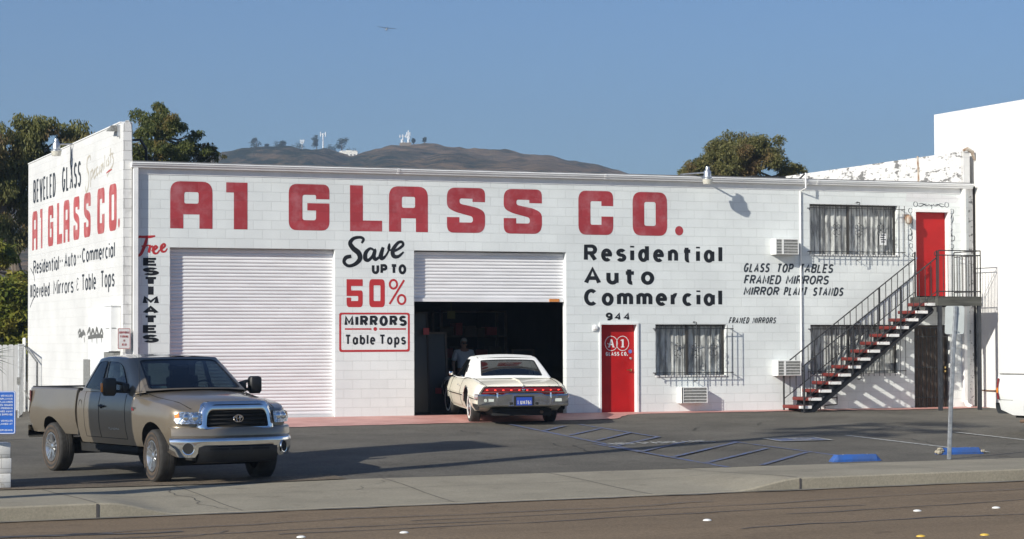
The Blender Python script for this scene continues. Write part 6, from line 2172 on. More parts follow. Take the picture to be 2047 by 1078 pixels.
secs = [(-1.285, cs(.50, .90, .58, .805, .82, 0.01)), (-1.265, cs(.47, .955, .585, .825, .843, .012)), (-1.20, cs(.42, .985, .59, .84, .862, .014)), (-0.9, cs(.33, 1.0, .595, .868, .89, .016)), (-0.6, cs(.26, 1.005, .60, .895, .905, .016)), (-0.3, cs(.25, 1.01, .605, .915, .915, .014)), (0.0, cs(.24, 1.01, .61, .925, .915, .008)),
        (0.25, cs(.23, 1.005, .61, .92, .90)), (0.26, cs(.23, 1.005, .61, .92, .90, inner=.5)), (0.6, cs(.22, 1.0, .605, .905, .9, inner=.5)), (0.9, cs(.22, .992, .60, .888, .9, inner=.5)), (1.3, cs(.22, .985, .595, .876, .9, inner=.5)), (1.7, cs(.22, .982, .595, .872, .9, inner=.5)), (2.1, cs(.22, .982, .595, .87, .9, inner=.5)), (2.34, cs(.22, .985, .598, .868, .9, inner=.5)),
        (2.35, cs(.22, .985, .598, .868, .89)), (2.6, cs(.23, .99, .60, .866, .90, .005)), (3.06, cs(.25, .995, .60, .858, .89, .01)), (3.5, cs(.27, .985, .60, .845, .87, .015)), (3.8, cs(.30, .965, .59, .825, .85, .02)), (3.98, cs(.34, .93, .58, .79, .82, .02)), (4.04, cs(.40, .88, .57, .74, .76, .02))]
cb = loft(secs, 'body', m_cream, coupe, sharp=30)
cut(cb, [arch_cutter(0, s*0.5, s*1.3, 0.41, CR+0.02, 0.03) for s in (1, -1)]+[arch_cutter(CW, s*0.5, s*1.3, 0.42, CR+0.02, 0.02) for s in (1, -1)], m_under)
for s in (1, -1):
    split(cb, 'door', lambda c, n, s=s: 0.9 < c.x < 2.34 and c.y*s > 0.84 and c.z > 0.30, coupe)
b = MB()
for s in (1, -1):
    for x, w in ((0.92, 0.993), (2.36, 0.985)):
        q = cs(.22, w, .60, .885, .9)
        seam(b, [(x, s*(y+0.0015), z) for y, z in q[3:11]])
    seam(b, [(x, s*(0.80*wd), z) for x, wd, z in ((-1.32, .955, .818), (-0.9, 1.0, .87), (-0.3, 1.01, .917), (0.1, 1.01, .922))], 0.012)
    seam(b, [(0.03, s*0.87, 0.93), (0.45, s*0.885, 0.93), (0.95, s*0.872, 0.90)], 0.016)
seam(b, [(-1.352, -0.74, .80), (-1.352, 0.74, .80)], 0.010)
b.build('shut_lines', m_seam, cb, world=False)
# chrome side moulding, sill and wheel-lip strips
for s in (1, -1):
    b = MB()
    b.tube([(x, s*w, z) for x, w, z in ((-1.26, .975, .545), (-0.9, .995, .553), (-0.48, 1.0, .558))], 0.013, n=5)
    b.tube([(x, s*w, z) for x, w, z in ((0.48, 0.998, .562), (0.9, .988, .56), (1.7, .978, .555), (2.3, .98, .555), (2.62, .984, .558))], 0.013, n=5)
    b.tube([(x, s*w, z) for x, w, z in ((0.45, .875, .245), (1.4, .862, .238), (2.6, .868, .245))], 0.014, n=5)
    for cx_ in (0, CW):
        b.tube([(cx_+0.418*cos(a), s*(0.978+0.012*sin(a)), CR+0.02+0.40*sin(a)) for a in [radians(8+k*164/16) for k in range(17)]], 0.010, n=5)
    b.build('side_moulding', m_chrome, cb, world=False)
# deck ridge
b = MB()
b.tube([(-1.34, 0, .838), (-0.9, 0, .906), (-0.3, 0, .929), (-0.02, 0, .925)], [0.012, 0.02, 0.018, 0.012], n=6)
b.build('deck_ridge', m_cream, cb, world=False)
b = MB()
b.lathe([(0.001, 0.012), (0.02, 0.008), (0.024, 0)], (-1.345, 0.0, 0.79), (-1, 0, 0.3), 12)
b.build('boot_lock', m_chrome, cb, world=False)
b = MB()
SCR = [[(0, .3, .05), (.06, .8, .07), (.12, .95, .06), (.06, .5, .07), (.10, .2, .06)], [(.14, .2, .05), (.20, .9, .06), (.22, .3, .07), (.30, .6, .05), (.33, .2, .06)], [(.36, .5, .05), (.42, .2, .07), (.50, .6, .05), (.55, .2, .06), (.62, .6, .05)], [(.62, .3, .06), (.70, .5, .05), (.76, .95, .06), (.75, .2, .06)], [(.80, .4, .06), (.88, .6, .05), (.92, .2, .06), (1.0, .5, .05)]]
script(b, SCR, 0.52, 0.74, 0.782, 0.818, lambda u, v, d: (-1.348-d-(0.8-v)*0.5*0-0.004, -u, v), 0.16)
b.build('lettering', m_blackp, cb, world=False)
# greenhouse
for s in (1, -1):
    Rb = (-0.10, s*0.845, 0.925); Rq = (0.02, s*0.86, 0.925); Sf = (2.28, s*0.855, 0.868); Sr = (0.98, s*0.87, 0.895)
    Tf = (1.72, s*0.66, 1.315); Tr_ = (1.05, s*0.69, 1.335); Tq = (0.72, s*0.68, 1.315)
    # door glass
    win = [(.03, .06, .02), (.86, .05, .03), (.90, .90, .08), (.10, .92, .05)]
    if s > 0: glazed(coupe, (Sr, Sf, Tf, Tr_), win, m_vinyl, 'window_frame', Vector((0, s*0.03, 0)))
    else: glazed(coupe, (Sf, Sr, Tr_, Tf), [(1-p[0], p[1], p[2]) for p in reversed(win)], m_vinyl, 'window_frame', Vector((0, s*0.03, 0)))
    # sail panel with a slim opera window
    win = [(.74, .30, .03), (.91, .30, .03), (.83, .66, .03), (.73, .66, .03)]
    if s > 0: glazed(coupe, (Rq, Sr, Tr_, Tq), win, m_vinyl, 'sail_panel', Vector((0, s*0.035, 0)))
    else: glazed(coupe, (Sr, Rq, Tq, Tr_), [(1-p[0], p[1], p[2]) for p in reversed(win)], m_vinyl, 'sail_panel', Vector((0, s*0.035, 0)))
    b = MB()
    patch(b, (Rq, (-0.06, s*0.80, 0.93), (0.66, s*0.625, 1.328), Tq), Vector((-0.01, s*0.01, 0.01)), 4)
    patch(b, (Tf, (1.80, s*0.60, 1.338), (1.05, s*0.60, 1.375), Tr_), Vector((0, s*0.008, 0.012)), 4)
    patch(b, (Tr_, (1.05, s*0.60, 1.375), (0.66, s*0.625, 1.328), Tq), Vector((0, s*0.008, 0.012)), 4)
    patch(b, (Sf, (2.40, s*0.76, 0.875), (1.80, s*0.60, 1.338), Tf), Vector((0.01, s*0.01, 0.01)), 4)
    b.build('pillar', m_vinyl, coupe, world=False, sharp=60)
b = MB()
P = []
for i in range(13):
    v = i/12
    x = lerp(1.80, 0.66, v)
    zc = 1.345+(1.385-1.345)*sin(min(1, v/0.65)*pi/2) if v < 0.65 else lerp(1.385, 1.335, ((v-0.65)/0.35)**1.6)
    P.append([(x, y, zc-0.008+0.030*(1-(y/0.615)**2)) for y in [lerp(-0.612, 0.612, k/10) for k in range(11)]])
b.grid(P)
b.build('roof', m_vinyl, coupe, world=False, sharp=60)
glazed(coupe, ((-0.06, 0.80, 0.93), (-0.06, -0.80, 0.93), (0.66, -0.625, 1.328), (0.66, 0.625, 1.328)), [(.075, .10, .04), (.925, .10, .04), (.955, .90, .05), (.045, .90, .05)], m_vinyl, 'rear_window', Vector((-0.05, 0, 0.035)))
glazed(coupe, ((2.40, -0.76, 0.875), (2.40, 0.76, 0.875), (1.80, 0.60, 1.338), (1.80, -0.60, 1.338)), [(.04, .05, .04), (.96, .05, .04), (.95, .94, .05), (.05, .94, .05)], m_vinyl, 'windscreen', Vector((0.12, 0, 0.03)))
b = MB()
b.tube([(-0.085, 0.80, 0.935), (-0.125, 0.4, 0.945), (-0.135, 0, 0.948), (-0.125, -0.4, 0.945), (-0.085, -0.80, 0.935)], 0.016, n=6)
b.build('window_trim', m_vinyl, coupe, world=False)
b = MB()
b.box(0.1, 0.55, -0.72, 0.72, 0.86, 0.905)
b.bbox(0.55, 0.78, -0.66, 0.66, 0.5, 0.98, r=0.06)
for y in (-0.36, 0.36):
    b.bbox(1.35, 1.52, y-0.27, y+0.27, 0.5, 1.10, r=0.06)
b.build('seats', mat('cream_seat', (0.25, 0.24, 0.20), 0.7), coupe, world=False)
b = MB()
b.box(0.12, 0.5, -0.60, 0.60, 0.906, 0.93)
b.build('parcel_shelf', mat('pale_shelf', (0.5, 0.52, 0.50), 0.7), coupe, world=False)
# tail: chrome surround, red lens band, bumper with plate recess
def tx(y): return -1.375+0.07*(abs(y)/0.92)**3
b = MB()
o_ = rpoly([(-0.915, 0.62, .03), (0.915, 0.62, .03), (0.93, 0.66, .03), (0.83, 0.815, .05), (-0.83, 0.815, .05), (-0.93, 0.66, .03)], 4)
i_ = rpoly([(-0.875, 0.645, .02), (0.875, 0.645, .02), (0.885, 0.665, .02), (0.805, 0.795, .03), (-0.805, 0.795, .03), (-0.885, 0.665, .02)], 4)
b.rings([[(tx(p[0])+0.05, -p[0], p[1]) for p in o_], [(tx(p[0])-0.012, -p[0], p[1]) for p in o_], [(tx(p[0])-0.012, -p[0], p[1]) for p in i_], [(tx(p[0])+0.03, -p[0], p[1]) for p in i_]])
tl = b.build('tail_light', m_chrome, coupe, world=False, sharp=40)
b = MB()
fill(b, [i_], lambda u, v, d: (tx(u)+0.028, -u, v), 0)
b.build('backing', m_under, tl, world=False)
def band(m, za, zb_, ya, yb, nm, d, slope=0.0, n=24):
    b = MB()
    P = []
    for k in range(n+1):
        t = k/n
        top = lerp(ya+slope, yb-slope, t); bot = lerp(ya, yb, t)
        P.append([(tx(top)+0.025-d, -top, zb_), (tx(top)+0.015-d, -lerp(top, bot, .3), lerp(zb_, za, .3)), (tx(bot)+0.015-d, -lerp(top, bot, .7), lerp(zb_, za, .7)), (tx(bot)+0.025-d, -bot, za)])
    b.grid(P)
    return b.build(nm, m, tl, world=False)
band(m_redlens, 0.705, 0.785, -0.845, 0.845, 'lens', 0.012, 0.045)
band(m_redlens, 0.652, 0.688, -0.87, -0.30, 'lower_lens', 0.010, 0.004, 8)
band(m_redlens, 0.652, 0.688, 0.30, 0.87, 'lower_lens', 0.010, 0.004, 8)
b = MB()
for k in range(10):
    y = lerp(-0.75, 0.75, k/9)
    b.ball((tx(y)+0.004, -y, 0.735), (0.006, 0.026, 0.014), 8, 5)
b.build('bulb', m_brake, tl, world=False)
b = MB()
b.box(tx(0)-0.02, tx(0)-0.0, -0.86, 0.86, 0.692, 0.700)
b.build('divider', m_chrome, tl, world=False)
b = MB()
x = tx(0)-0.014
b.add([(x, 0.02, 0.705), (x, 0.028, 0.745), (x, 0.016, 0.765), (x, 0, 0.755), (x, -0.016, 0.765), (x, -0.028, 0.745), (x, -0.02, 0.705), (x-0.012, 0, 0.735)], ((0, 1, 7), (1, 2, 7), (2, 3, 7), (3, 4, 7), (4, 5, 7), (5, 6, 7), (6, 0, 7)))
for s in (1, -1):
    b.tube([(x, s*0.02, 0.755), (x, s*0.07, 0.752), (x, s*0.12, 0.764), (x, s*0.20, 0.760)], [0.006, 0.006, 0.005, 0.002], n=5)
b.build('emblem', m_chrome, tl, world=False)
def bbx(y): return -1.47+0.13*(abs(y)/1.0)**4
b = MB(); P = []
for k in range(41):
    y = lerp(-0.955, 0.955, k/40); c = abs(y)
    zt = 0.635
    if c < 0.38: zt = 0.672
    elif c < 0.46: zt = lerp(0.672, 0.635, (c-0.38)/0.08)
    if c > 0.95: zt = 0.655
    x = bbx(y)
    P.append([(x+0.10, y, zt+0.003), (x+0.02, y, zt+0.002), (x, y, zt-0.02), (x+0.004, y, zt-0.045), (x+0.012, y, 0.55), (x+0.012, y, 0.43), (x+0.05, y, 0.40), (x+0.14, y, 0.395)])
b.grid(P)
for s in (1, -1):
    # corner wraps along the flank
    pts = [(-1.36, s*0.955), (-1.27, s*0.985), (-1.16, s*1.0)]
    R = [[(x, y-s*0.02, 0.655), (x, y, 0.63), (x, y+s*0.004, 0.58), (x, y-s*0.01, 0.55), (x, y-s*0.05, 0.55)] for x, y in pts]
    b.rings(R, closed=False)
rb = b.build('rear_bumper', m_chrome, coupe, world=False, sharp=45)
b = MB()
for y in (-0.56, 0.56):
    b.bbox(bbx(y)-0.035, bbx(y)+0.03, y-0.018, y+0.018, 0.41, 0.69, r=0.015)
b.build('overrider', m_chrome, rb, world=False)
b = MB()
for y in (0.27, -0.27):
    b.bbox(bbx(y)-0.006, bbx(y)+0.02, y-0.035, y+0.035, 0.435, 0.49, r=0.01)
b.box(bbx(0)-0.006, bbx(0)+0.02, -0.215, 0.215, 0.42, 0.615)
b.build('plate_recess', m_under, rb, world=False)
b = MB(); b.box(bbx(0)-0.012, bbx(0)-0.007, -0.165, 0.165, 0.425, 0.59)
pl = b.build('number_plate', mat('blue_plate', (0.02, 0.06, 0.36), 0.4), rb, world=False)
b = MB()
text_strokes(b, '1 UM761', -0.145, 0.145, 0.445, 0.525, 0.013, lambda u, v, d: (bbx(0)-0.0125-d, -u, v), gap=.9)
b.build('lettering', mat('plate_cream', (0.70, 0.66, 0.55), 0.5), pl, world=False)
b = MB()
for y, w in ((0.80, 0.035),):
    b.lathe([(0.001, -0.004), (0.032, -0.004), (0.034, 0)], (bbx(y)+0.006, y, 0.525), (1, 0, 0), 14)
b.box(bbx(0.66)+0.002, bbx(0.66)+0.011, 0.63, 0.74, 0.50, 0.555)
b.box(bbx(0.72)+0.002, bbx(0.72)+0.011, -0.80, -0.66, 0.50, 0.56)
b.build('reflector', mat('pale_reflector', (0.55, 0.58, 0.52), 0.3), rb, world=False)
b = MB()
for s in (1, -1):
    b.add([(-1.36, s*0.93, 0.56), (-1.02, s*0.985, 0.555), (-0.52, s*0.985, 0.555), (-0.42, s*0.94, 0.40), (-0.95, s*0.93, 0.30), (-1.22, s*0.90, 0.33)], ((0, 1, 5), (1, 2, 3, 4, 5)))
b.box(-1.2, 3.9, -0.62, 0.62, 0.20, 0.34)
b.box(-0.1, 0.1, -0.70, 0.70, 0.24, 0.40)
b.build('underbody', m_under, coupe, world=False)
# mirror and door handle
b = MB()
b.bbox(2.04, 2.09, 0.96, 1.05, 0.93, 1.01, r=0.02)
b.tube([(2.06, 0.86, 0.885), (2.06, 0.95, 0.93)], 0.014, n=5)
b.build('mirror', m_chrome, coupe, world=False)
b = MB()
for s in (1, -1):
    b.tube([(1.08, s*0.972, 0.755), (1.10, s*0.99, 0.757), (1.24, s*0.985, 0.755), (1.26, s*0.968, 0.753)], 0.010, n=5)
b.build('handle', m_chrome, coupe, world=False)
b = MB()
b.bbox(-1.25, -1.05, -0.45, -0.38, 0.24, 0.30, r=0.02)
b.build('exhaust', mat('rusty_exhaust', (0.14, 0.09, 0.06), 0.8), coupe, world=False)
for x in (0, CW):
    for s in (1, -1):
        wheel(coupe, x, s*0.815, CR, 0.215, s, 0.205, 'cover', 0.12 if x else 0.0)

# ---------------------------------------------------------------- white pickup at the right edge
wp_ = empty('pickup_truck', 'white pickup truck cut off by the right edge beside the neighbouring wall', 'pickup truck', (16.19, -9.68, zg(16, -9)+0.02))
wp_.rotation_euler = (0, 0, -pi/2-0.02)
def wsec(zb=0.30, top=1.165, w=0.95, fl=None, wl=0.90):
    f = top-0.04 if fl is None else fl
    return [(0, zb+0.06), (0.7, zb+0.05), (0.86*wl/0.9, zb+0.06), (0.90*wl/0.9, zb+0.20), (0.935*w/0.95, zb+0.38), (w, 0.80), (w, 0.92), (w*0.985, 1.05), (w*0.965, top-0.03), (w*0.94, top), (w*0.86, top), (w*0.84, top-0.03), (w*0.84, f), (0, f)]
secs = [(-1.06, [(y*0.97, z) for y, z in wsec(.44)]), (-1.03, wsec(.40)), (-0.95, wsec(.38)), (-0.945, wsec(.38, fl=.75)), (-0.6, wsec(fl=.75)), (-0.3, wsec(fl=.75)), (0, wsec(fl=.75)), (0.4, wsec(fl=.75)), (0.9, wsec(fl=.75)), (0.905, wsec()), (0.93, wsec())]
wb = loft(secs, 'cargo_bed', m_whitecar, wp_)
cut(wb, [arch_cutter(0.24, s*0.5, s*1.2, 0.42, 0.37, 0.0) for s in (1, -1)], m_under)
secs = [(0.96, wsec()), (1.5, wsec()), (2.3, wsec(top=1.15)), (2.6, wsec(top=1.13)), (3.2, wsec(top=1.11)), (3.6, wsec(top=1.10)), (3.85, [(y*0.94, z) for y, z in wsec(.44, top=1.09)])]
wc = loft(secs, 'body', m_whitecar, wp_)
cut(wc, [arch_cutter(2.95, s*0.5, s*1.2, 0.42, 0.37, 0.0) for s in (1, -1)], m_under)
for s in (1, -1):
    Bf = (2.35, s*0.90, 1.12); Br = (1.02, s*0.90, 1.15); Tf = (1.85, s*0.70, 1.60); Tr_ = (1.10, s*0.72, 1.61)
    win = [(.06, .08, .04), (.84, .06, .05), (.90, .88, .08), (.08, .88, .06)]
    if s > 0: glazed(wc, (Br, Bf, Tf, Tr_), win, m_whitecar, 'window_frame', Vector((0, s*0.03, 0)))
    else: glazed(wc, (Bf, Br, Tr_, Tf), [(1-p[0], p[1], p[2]) for p in reversed(win)], m_whitecar, 'window_frame', Vector((0, s*0.03, 0)))
b = MB()
patch(b, ((1.85, -0.70, 1.60), (1.85, 0.70, 1.60), (1.10, 0.72, 1.61), (1.10, -0.72, 1.61)), Vector((0, 0, 0.05)))
b.build('roof', m_whitecar, wc, world=False)
glazed(wc, ((2.35, -0.90, 1.12), (2.35, 0.90, 1.12), (1.85, 0.70, 1.60), (1.85, -0.70, 1.60)), [(.05, .06, .05), (.95, .06, .05), (.94, .93, .06), (.06, .93, .06)], m_whitecar, 'windscreen', Vector((0.10, 0, 0)))
glazed(wc, ((1.02, 0.90, 1.15), (1.02, -0.90, 1.15), (1.10, -0.72, 1.61), (1.10, 0.72, 1.61)), [(.10, .14, .06), (.90, .14, .06), (.88, .84, .06), (.12, .84, .06)], m_whitecar, 'rear_window', Vector((-0.03, 0, 0)))
for s in (1, -1):
    b = MB()
    R = []
    for z, x in ((0.67, -1.045), (0.76, -1.07), (0.88, -1.075), (1.00, -1.06), (1.09, -1.03)):
        R.append([(x, s*0.82, z), (x-0.012, s*0.90, z), (x+0.03, s*0.957, z), (x+0.10, s*0.958, z)])
    b.rings(R, closed=False)
    t = b.build('tail_light', m_redlens, wp_, world=False)
    b = MB()
    b.add([(x, s*y, z) for x, y, z in ((-1.094, 0.90, .80), (-1.047, 0.962, .80), (-0.98, 0.963, .80), (-0.98, 0.963, .90), (-1.042, 0.962, .90), (-1.092, 0.90, .90))], ((0, 1, 4, 5), (1, 2, 3, 4)))
    b.build('indicator', m_amber, t, world=False)
b = MB()
for s in (1, -1):
    b.box(-1.0, 0.92, min(s*0.80, s*0.91), max(s*0.80, s*0.91), 1.168, 1.19)
b.build('rail_cap', m_acg, wp_, world=False)
b = MB()
P = []
for k in range(17):
    y = lerp(-0.93, 0.93, k/16); x = -1.20+0.08*(abs(y)/0.93)**3
    P.append([(x+0.10, y, 0.60), (x, y, 0.595), (x, y, 0.52), (x+0.06, y, 0.40), (x+0.14, y, 0.38)])
b.grid(P)
b.build('rear_bumper', mat('grey_bumper', (0.06, 0.065, 0.07), 0.45), wp_, world=False)
b = MB()
b.tube([(0.55, -0.72, 0.26), (-0.30, -0.78, 0.25), (-0.42, -0.80, 0.245)], 0.035, n=10, caps=False)
b.build('exhaust', mat('rusty_exhaust', (0.14, 0.09, 0.06), 0.8), wp_, world=False)
b = MB(); b.box(-0.9, 3.5, -0.6, 0.6, 0.30, 0.46); b.build('chassis', m_under, wp_, world=False)
b = MB()
seam(b, [(-1.02, -0.915, 0.66), (-0.5, -0.934, 0.66)], 0.008)
b.build('shut_lines', m_seam, wb, world=False)
for x in (0.24, 2.95):
    for s in (1, -1):
        wheel(wp_, x, s*0.79, 0.35, 0.21, s, 0.20, 'plain')
# ------------------------------------------------------------------ trees
def leaf_mat(name, c1, c2, c3, rng=(0.55, 0.68), sc=0.9):
    m = bpy.data.materials.new(name); m.use_nodes = True
    nt = m.node_tree; p = nt.nodes['Principled BSDF']
    p.inputs['Roughness'].default_value = 0.55
    p.inputs['Specular IOR Level'].default_value = 0.3
    g = nt.nodes.new('ShaderNodeNewGeometry')
    n = nt.nodes.new('ShaderNodeTexNoise'); n.inputs['Scale'].default_value = 7.0; n.inputs['Detail'].default_value = 2
    L(m, g.outputs['Position'], n.inputs['Vector'])
    r = nt.nodes.new('ShaderNodeValToRGB')
    r.color_ramp.elements[0].position = 0.35; r.color_ramp.elements[1].position = 0.65
    r.color_ramp.elements[0].color = tuple(c1)+(1,); r.color_ramp.elements[1].color = tuple(c2)+(1,)
    L(m, n.outputs['Fac'], r.inputs['Fac'])
    n2 = nt.nodes.new('ShaderNodeTexNoise'); n2.inputs['Scale'].default_value = sc; n2.inputs['Detail'].default_value = 4
    L(m, g.outputs['Position'], n2.inputs['Vector'])
    mr = nt.nodes.new('ShaderNodeMapRange'); mr.inputs[1].default_value = rng[0]; mr.inputs[2].default_value = rng[1]
    L(m, n2.outputs['Fac'], mr.inputs[0])
    x = nt.nodes.new('ShaderNodeMix'); x.data_type = 'RGBA'
    L(m, mr.outputs[0], x.inputs[0]); L(m, r.outputs[0], x.inputs[6]); x.inputs[7].default_value = tuple(c3)+(1,)
    L(m, x.outputs[2], p.inputs['Base Color'])
    tl_ = nt.nodes.new('ShaderNodeBsdfTranslucent')
    L(m, x.outputs[2], tl_.inputs[0])
    ms = nt.nodes.new('ShaderNodeMixShader'); ms.inputs[0].default_value = 0.38
    L(m, p.outputs[0], ms.inputs[1]); L(m, tl_.outputs[0], ms.inputs[2])
    L(m, ms.outputs[0], nt.nodes['Material Output'].inputs[0])
    return m
m_bark = mat('gum_bark', (0.22, 0.18, 0.14), 0.9, col2=(0.10, 0.075, 0.06), vs=3, stretch=(2, 2, 0.4), bump=0.5, bs=12)
m_pale = mat('pale_gum_bark', (0.42, 0.39, 0.34), 0.85, col2=(0.22, 0.19, 0.15), vs=2, stretch=(2, 2, 0.4))
m_gum = leaf_mat('gum_leaves', (0.095, 0.11, 0.034), (0.225, 0.215, 0.07), (0.20, 0.135, 0.06), (0.53, 0.67))
m_gum2 = leaf_mat('olive_leaves', (0.05, 0.075, 0.018), (0.15, 0.16, 0.04), (0.20, 0.13, 0.04), (0.54, 0.66))
m_gum3 = leaf_mat('rusty_leaves', (0.10, 0.11, 0.036), (0.24, 0.215, 0.075), (0.23, 0.15, 0.065), (0.50, 0.66))
m_shrub = leaf_mat('yellow_green_leaves', (0.09, 0.13, 0.02), (0.25, 0.26, 0.04), (0.33, 0.28, 0.05), (0.48, 0.64))
def leaves(b, c, r, n, rnd, size=(.10, .26), droop=0.8, shell=0.55, squash=1.0):
    """n narrow leaf sprays through an uneven clump at c of radius r."""
    c = Vector(c)
    for _ in range(n):
        d = Vector((rnd.gauss(0, 1), rnd.gauss(0, 1), rnd.gauss(0, 1))).normalized()
        k = shell+(1-shell)*rnd.random()
        if rnd.random() < 0.25: k = rnd.random()
        k *= 1.0+0.22*sin(d.x*5+c.x*3)*cos(d.z*6+c.z*2)
        p = c+Vector((d.x*r, d.y*r, d.z*r*squash))*k
        ln = rnd.uniform(*size); w = ln*rnd.uniform(0.22, 0.42)
        t = (Vector((rnd.gauss(0, 1), rnd.gauss(0, 1), rnd.gauss(0, 0.6)))*(1-droop)+Vector((d.x*0.4, d.y*0.4, -1))*droop).normalized()
        s = t.cross(Vector((rnd.gauss(0, 1), rnd.gauss(0, 1), rnd.gauss(0, 1))))
        if s.length < 1e-3: continue
        s = s.normalized()*w/2
        b.add((p-s*0.3, p+t*ln*0.5-s, p+t*ln, p+t*ln*0.5+s), ((0, 1, 2, 3),))
def tree(name, label, base, trunk, limbs, clumps, dens, m_leaf, m_tr, size, seed, group=None, droop=0.75, r0=0.25, sub=7, spread=0.85):
    t = empty(name, label, 'tree', base, group)
    rnd = random.Random(seed)
    b = MB()
    n = len(trunk)
    b.tube(trunk, [lerp(r0, r0*0.35, i/(n-1)) for i in range(n)], n=9)
    for lb in limbs:
        b.tube(lb, [lerp(r0*0.5, 0.03, i/(len(lb)-1)) for i in range(len(lb))], n=6)
    top = Vector(trunk[-1])
    for c in clumps:
        c3 = Vector(c[:3])
        j = min(range(n), key=lambda i: (Vector(trunk[i])-c3).length+max(0, trunk[i][2]-c3.z)*2)
        s = Vector(trunk[j]); mid = s.lerp(c3, 0.55)+Vector((0, 0, -0.15*(c3-s).length))
        b.tube([s, mid, c3], [r0*0.28, r0*0.16, 0.02], n=5)
    b.build('trunk', m_tr, t)
    b = MB()
    for c in clumps:
        x, y, z, r = c[:4]
        for k in range(sub):
            q = (x+rnd.gauss(0, r*spread*0.6), y+rnd.gauss(0, r*0.8), z+rnd.gauss(0, r*spread*0.5))
            rr = r*rnd.uniform(0.42, 0.78)
            leaves(b, q, rr, int(dens*rr*rr*380), rnd, size, droop, squash=rnd.uniform(0.75, 1.1))
    b.build('crown', m_leaf, t)
    return t
YA = 30
cl = [(1.4, 8.3, .75), (2.4, 8.7, .62), (3.0, 8.85, .60), (3.7, 8.6, .60), (4.15, 8.2, .42), (2.0, 7.7, .8), (2.9, 7.8, .72), (3.5, 7.9, .7), (1.6, 6.7, .65), (2.45, 6.5, .5), (1.5, 7.6, .8), (2.0, 5.6, .42), (2.4, 5.1, .42), (1.7, 4.5, .36), (0.9, 7.9, .8), (0.4, 7.0, .7), (0.2, 8.2, .7), (2.75, 5.9, .4)]
rnd = random.Random(11)
tree('gum_tree', 'large dusty gum tree with rusty crown behind the mural wall at the left', (3.2, YA, -0.4), [(3.4, YA, -0.9), (3.1, YA, 1.2), (2.6, YA, 2.9), (2.2, YA, 4.4), (1.75, YA, 5.8), (1.9, YA+.2, 7.0), (2.3, YA, 8.0)],
     [[(2.6, YA, 2.9), (2.9, YA-.3, 4.6), (2.8, YA-.4, 6.0), (3.2, YA-.5, 7.4)], [(2.65, YA-.3, 3.4), (2.2, YA-.6, 3.85), (1.2, YA-1, 4.1)], [(2.7, YA-.3, 3.2), (2.0, YA-.8, 3.55), (1.0, YA-1.2, 3.55)]],
     [(x, YA+rnd.uniform(-.6, .6), z, r) for x, z, r in cl], 9, m_gum, m_bark, (.08, .20), 21, 'gum trees behind the shop')
YB = 32
cl = [(7.5, 9.5, .40), (7.6, 9.9, .26), (7.1, 9.1, .46), (7.9, 9.3, .44), (8.2, 9.35, .26), (7.0, 8.5, .50), (7.6, 8.7, .55), (6.8, 8.2, .40), (8.1, 8.5, .45), (8.8, 8.85, .24), (8.9, 9.1, .17), (8.6, 8.5, .34), (9.2, 8.5, .28), (9.5, 8.65, .24), (9.65, 8.4, .18), (8.4, 8.1, .36), (9.3, 8.15, .3), (7.4, 7.9, .5), (6.6, 7.6, .5), (8.0, 7.6, .5), (8.9, 7.6, .5)]
tree('gum_tree', 'olive green gum tree with a pointed top rising behind the shop roof', (7.6, YB, -0.5), [(7.6, YB, -0.9), (7.5, YB, 3), (7.55, YB, 6), (7.5, YB, 7.6), (7.5, YB, 9.0)],
     [[(7.55, YB, 5.5), (8.3, YB, 7.0), (8.9, YB, 8.2)]], [(x, YB+rnd.uniform(-.5, .5), z, r) for x, z, r in cl], 11, m_gum2, m_pale, (.07, .16), 22, 'gum trees behind the shop', droop=0.65)
YC = 40
cl = [(34.9, 10.0, .72), (34.4, 9.85, .6), (35.4, 9.9, .6), (34.0, 9.65, .62), (35.9, 9.8, .62), (33.1, 9.25, .48), (32.4, 8.85, .34), (36.9, 9.5, .52), (37.5, 9.05, .32), (34.2, 9.0, .72), (35.6, 9.0, .72), (33.5, 8.75, .45), (36.8, 8.8, .45), (32.2, 8.5, .32), (32.7, 8.6, .42), (33.0, 8.9, .42), (34.9, 9.4, .7), (35.0, 8.3, .8), (33.6, 8.0, .8), (36.6, 8.0, .8)]
tree('gum_tree', 'domed rusty-leaved tree showing above the right part of the roof', (35.1, YC, -0.5), [(35.1, YC, -0.9), (35.1, YC, 4), (35.0, YC, 7.5), (35.0, YC, 9.2)],
     [[(35.1, YC, 5), (34.0, YC, 7.5), (33.2, YC, 8.6)], [(35.1, YC, 5), (36.2, YC, 7.5), (36.9, YC, 8.8)]], [(x, YC+rnd.uniform(-.8, .8), z, r) for x, z, r in cl], 10, m_gum3, m_bark, (.07, .18), 23, 'gum trees behind the shop', droop=0.5)
cl = [(0.4, 2.9, .65), (1.0, 2.95, .55), (0.7, 2.2, .65), (1.15, 2.0, .5), (0.0, 2.5, .65), (-0.7, 2.4, .6), (0.5, 1.4, .7), (-0.5, 1.3, .7), (1.3, 1.3, .6)]
tree('shrub', 'sunlit yellow-green shrub behind the white fence', (0.4, 22, -0.4), [(0.4, 22, -0.9), (0.4, 22, 0.8), (0.5, 22, 1.8)], [], [(x, 22+rnd.uniform(-.5, .5), z, r) for x, z, r in cl], 11, m_shrub, m_bark, (.10, .26), 24, droop=0.3, r0=0.08)
cl = [(0.5, 4.2, .6), (-0.4, 3.9, .6), (1.6, 3.6, .5), (1.1, 4.6, .4), (2.2, 3.0, .5), (2.6, 2.2, .6), (1.8, 2.3, .6)]
